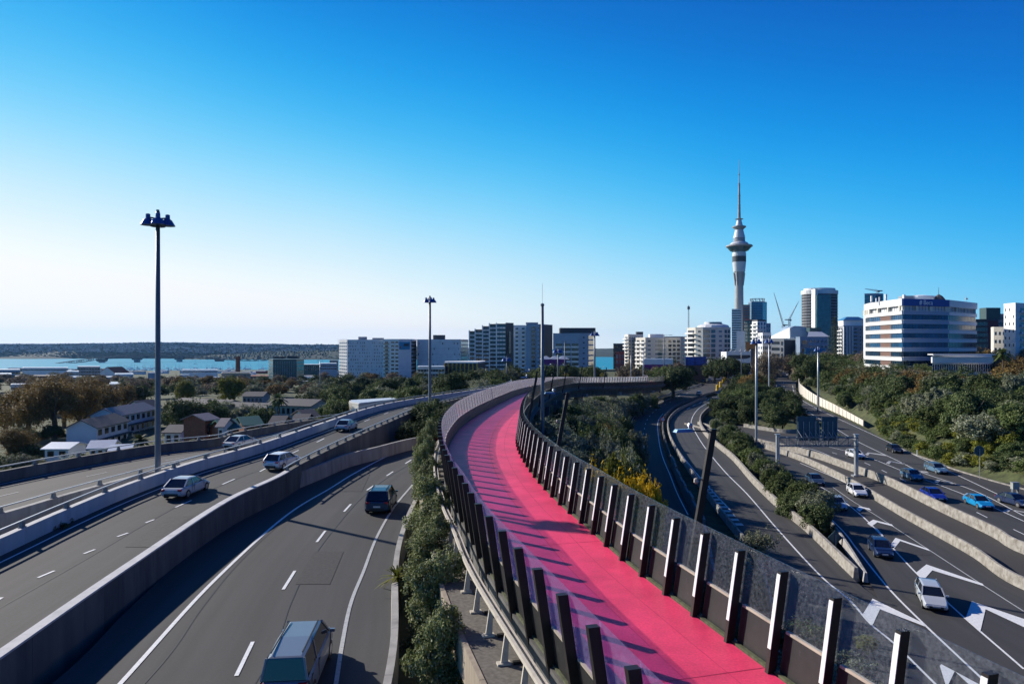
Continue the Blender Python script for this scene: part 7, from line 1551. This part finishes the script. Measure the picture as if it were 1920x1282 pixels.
# ---------------------------------------------------------------- labels that tell repeats apart: row, neighbour, order
LMK = {
 'trees on the right hillside': [(1520, 'the ramp bend'), (1560, 'the cream fence'), (1600, 'the pavilion'), (1640, 'the striped block left edge'), (1692, 'the blue fascia'), (1740, 'the sign lettering'), (1800, 'the white office wing'), (1860, 'the tan block'), (1895, 'the white apartments'), (1925, 'the right picture edge')],
 'undergrowth along the right verge': [(1600, 'the fence end'), (1650, 'the black sedan'), (1720, 'the white marker post'), (1780, 'the steel blue estate'), (1837, 'the round sign'), (1900, 'the cabinet')],
 'bushes behind the cream fence': [(1500, 'its far end'), (1530, 'the lamp mast'), (1570, 'its middle'), (1605, 'its near end')],
 'trees of the wide island': [(1350, 'the diamond sign'), (1385, 'the parking building'), (1468, 'the footbridge'), (1418, 'the bright silvery mast'), (1442, 'the slim silvery mast'), (1500, 'the sign gantry'), (1534, 'the fence lamp mast')],
 'bushes of the narrow island': [(1330, 'the diamond sign'), (1362, 'the nearest leaning lamp post'), (1418, 'the bright silvery mast'), (1459, 'the left gantry upright'), (1530, 'the shaded blue car')],
 'bushes on the slope under the path': [(1017, 'the plain grey mast'), (1060, 'the second leaning post'), (1115, 'the far grey mast'), (1160, 'the yellow shrubs'), (1200, 'the shaded lane'), (1230, 'the viaduct end')],
 'trees behind the left deck': [(600, 'the green apartments'), (680, 'the scaffolded block'), (745, 'the blue hoarding'), (806, 'the second lamp mast'), (870, 'the yellow framed office'), (950, 'the banded tower')],
 'garden bushes beyond the left parapet': [(20, 'the left edge'), (100, 'the white sheds'), (200, 'the terraced houses'), (296, 'the tallest lamp mast'), (360, 'the brick house'), (440, 'the green roofs'), (520, 'the fan palm'), (600, 'the green apartments')],
 'dark trees behind the far screen': [(1030, 'the magenta building'), (1062, 'the left orange sign'), (1100, 'the pale blue block'), (1129, 'the right orange sign')],
 'trees beside the distant ramp': [(1390, 'the parking building'), (1418, 'the bright silvery mast'), (1442, 'the slim silvery mast')],
 'bushes behind the right screen': [(1300, 'the retaining wall'), (1400, 'the airy shrub'), (1500, 'the barrier tip')],
 'bushes below the near glass': [(1500, 'the first chevron panes'), (1700, 'the right glass panes')],
 'sheds on the harbour flats': [(60, 'the black offices'), (190, 'the bridge pier'), (296, 'the tallest lamp mast'), (400, 'the marina'), (446, 'the chimney'), (535, 'the teal office'), (620, 'the scaffolded block')],
 'leaning dark lamp posts of the pink path': [(1010, 'the plain grey mast'), (1050, 'the magenta building'), (1090, 'the pale blue block'), (1115, 'the far grey mast'), (1140, 'the right orange sign')],
 'cars queued under the distant footbridge': [(1466, 'the ramp')],
 'weeds in the gap': [(160, 'the parapets')]}
SHORT = {'trees on the right hillside': 'right hillside tree', 'trees of the wide island': 'wide island tree', 'bushes of the narrow island': 'narrow island bush', 'trees behind the left deck': 'tree behind left deck', 'bushes on the slope under the path': 'bush below pink path',
 'undergrowth along the right verge': 'right verge undergrowth', 'garden bushes beyond the left parapet': 'garden bush', 'dark trees behind the far screen': 'tree beyond the screen', 'bushes behind the cream fence': 'bush behind the cream fence', 'trees beside the distant ramp': 'tree beside the ramp', 'bushes behind the right screen': 'low bush below the right screen', 'bushes below the near glass': 'bush below the near glass',
 'sheds on the harbour flats': 'harbour shed', 'leaning dark lamp posts of the pink path': 'thin leaning lamp post', 'cars queued under the distant footbridge': 'car queued under the footbridge', 'weeds in the gap': 'leafy weed between the carriageways'}
GR = {}
for o in COL.objects:
    g_ = o.get('group')
    if g_ in LMK and o.parent is None and not (g_.startswith('leaning') and not str(o['label']).startswith('thin')): GR.setdefault(g_, []).append(o)
ORD = ['first', 'second', 'third', 'fourth', 'fifth', 'sixth', 'seventh', 'eighth', 'ninth', 'tenth', 'eleventh', 'twelfth', 'thirteenth', 'fourteenth', 'fifteenth', 'sixteenth', 'seventeenth', 'eighteenth', 'nineteenth', 'twentieth']
for g_, L_ in GR.items():
    pxs = {o.name: CX+o.location.x/o.location.y*F for o in L_}; ds = sorted(o.location.y for o in L_); n = len(L_)
    q = [ds[int(n*f)] for f in (.33, .66)] if n > 12 and 'far screen' not in g_ and 'wide island' not in g_ else None; B_ = {}
    for o in L_:
        adj = str(o['label']).split(' '+SHORT[g_].split()[0])[0] if False else ''
        w0 = str(o['label']).split()[0:3]; key = [w for w in w0 if w in ('dark', 'darker', 'evergreen', 'green', 'mid', 'fresh', 'fresher', 'grey', 'greyish', 'autumn', 'brown', 'brownish', 'rusty', 'yellow', 'yellowish', 'half', 'bare', 'leafless', 'white', 'pale', 'blue', 'tan', 'red')][:2]
        row = '' if q is None else ('near' if o.location.y <= q[0] else 'middle' if o.location.y <= q[1] else 'rear')
        lm = min(LMK[g_], key=lambda t: abs(t[0]-pxs[o.name]))[1]
        B_.setdefault((' '.join(key), row, lm), []).append(o)
    for (a, row, lm), M_ in B_.items():
        M_.sort(key=lambda o: pxs[o.name]); m_ = len(M_)
        for i, o in enumerate(M_):
            t = (a+' ' if a else '')+SHORT[g_]+(', '+row+' row' if row else '')+(', by ' if True else '')+lm
            if m_ > 1: t += ', '+ORD[min(i, 19)]+' from left'
            w = t.split()
            if len(w) > 16: t = ' '.join((a+' '+SHORT[g_]+', by '+lm+', '+ORD[min(i, 19)]+' from left').split()[:16])
            o['label'] = t
cnt_ = {}
for o in COL.objects:
    if o.parent is None: n_ = o.name.split('.')[0]; cnt_[n_] = cnt_.get(n_, 0)+1

HAZE = 2.8e-5
# ---------------------------------------------------------------- air
hz = bpy.data.materials.new('haze'); hz.use_nodes = True; ht = hz.node_tree; ht.nodes.clear()
ho = ht.nodes.new('ShaderNodeOutputMaterial'); hv = ht.nodes.new('ShaderNodeVolumePrincipled')
hv.inputs['Color'].default_value = (.28, .58, 1.0, 1); hv.inputs['Density'].default_value = HAZE; hv.inputs['Anisotropy'].default_value = .3
ht.links.new(hv.outputs[0], ho.inputs['Volume'])
tag(MB().box((0, 0, 100), (13500, 13500, 190)).build('haze', hz), kind='stuff')
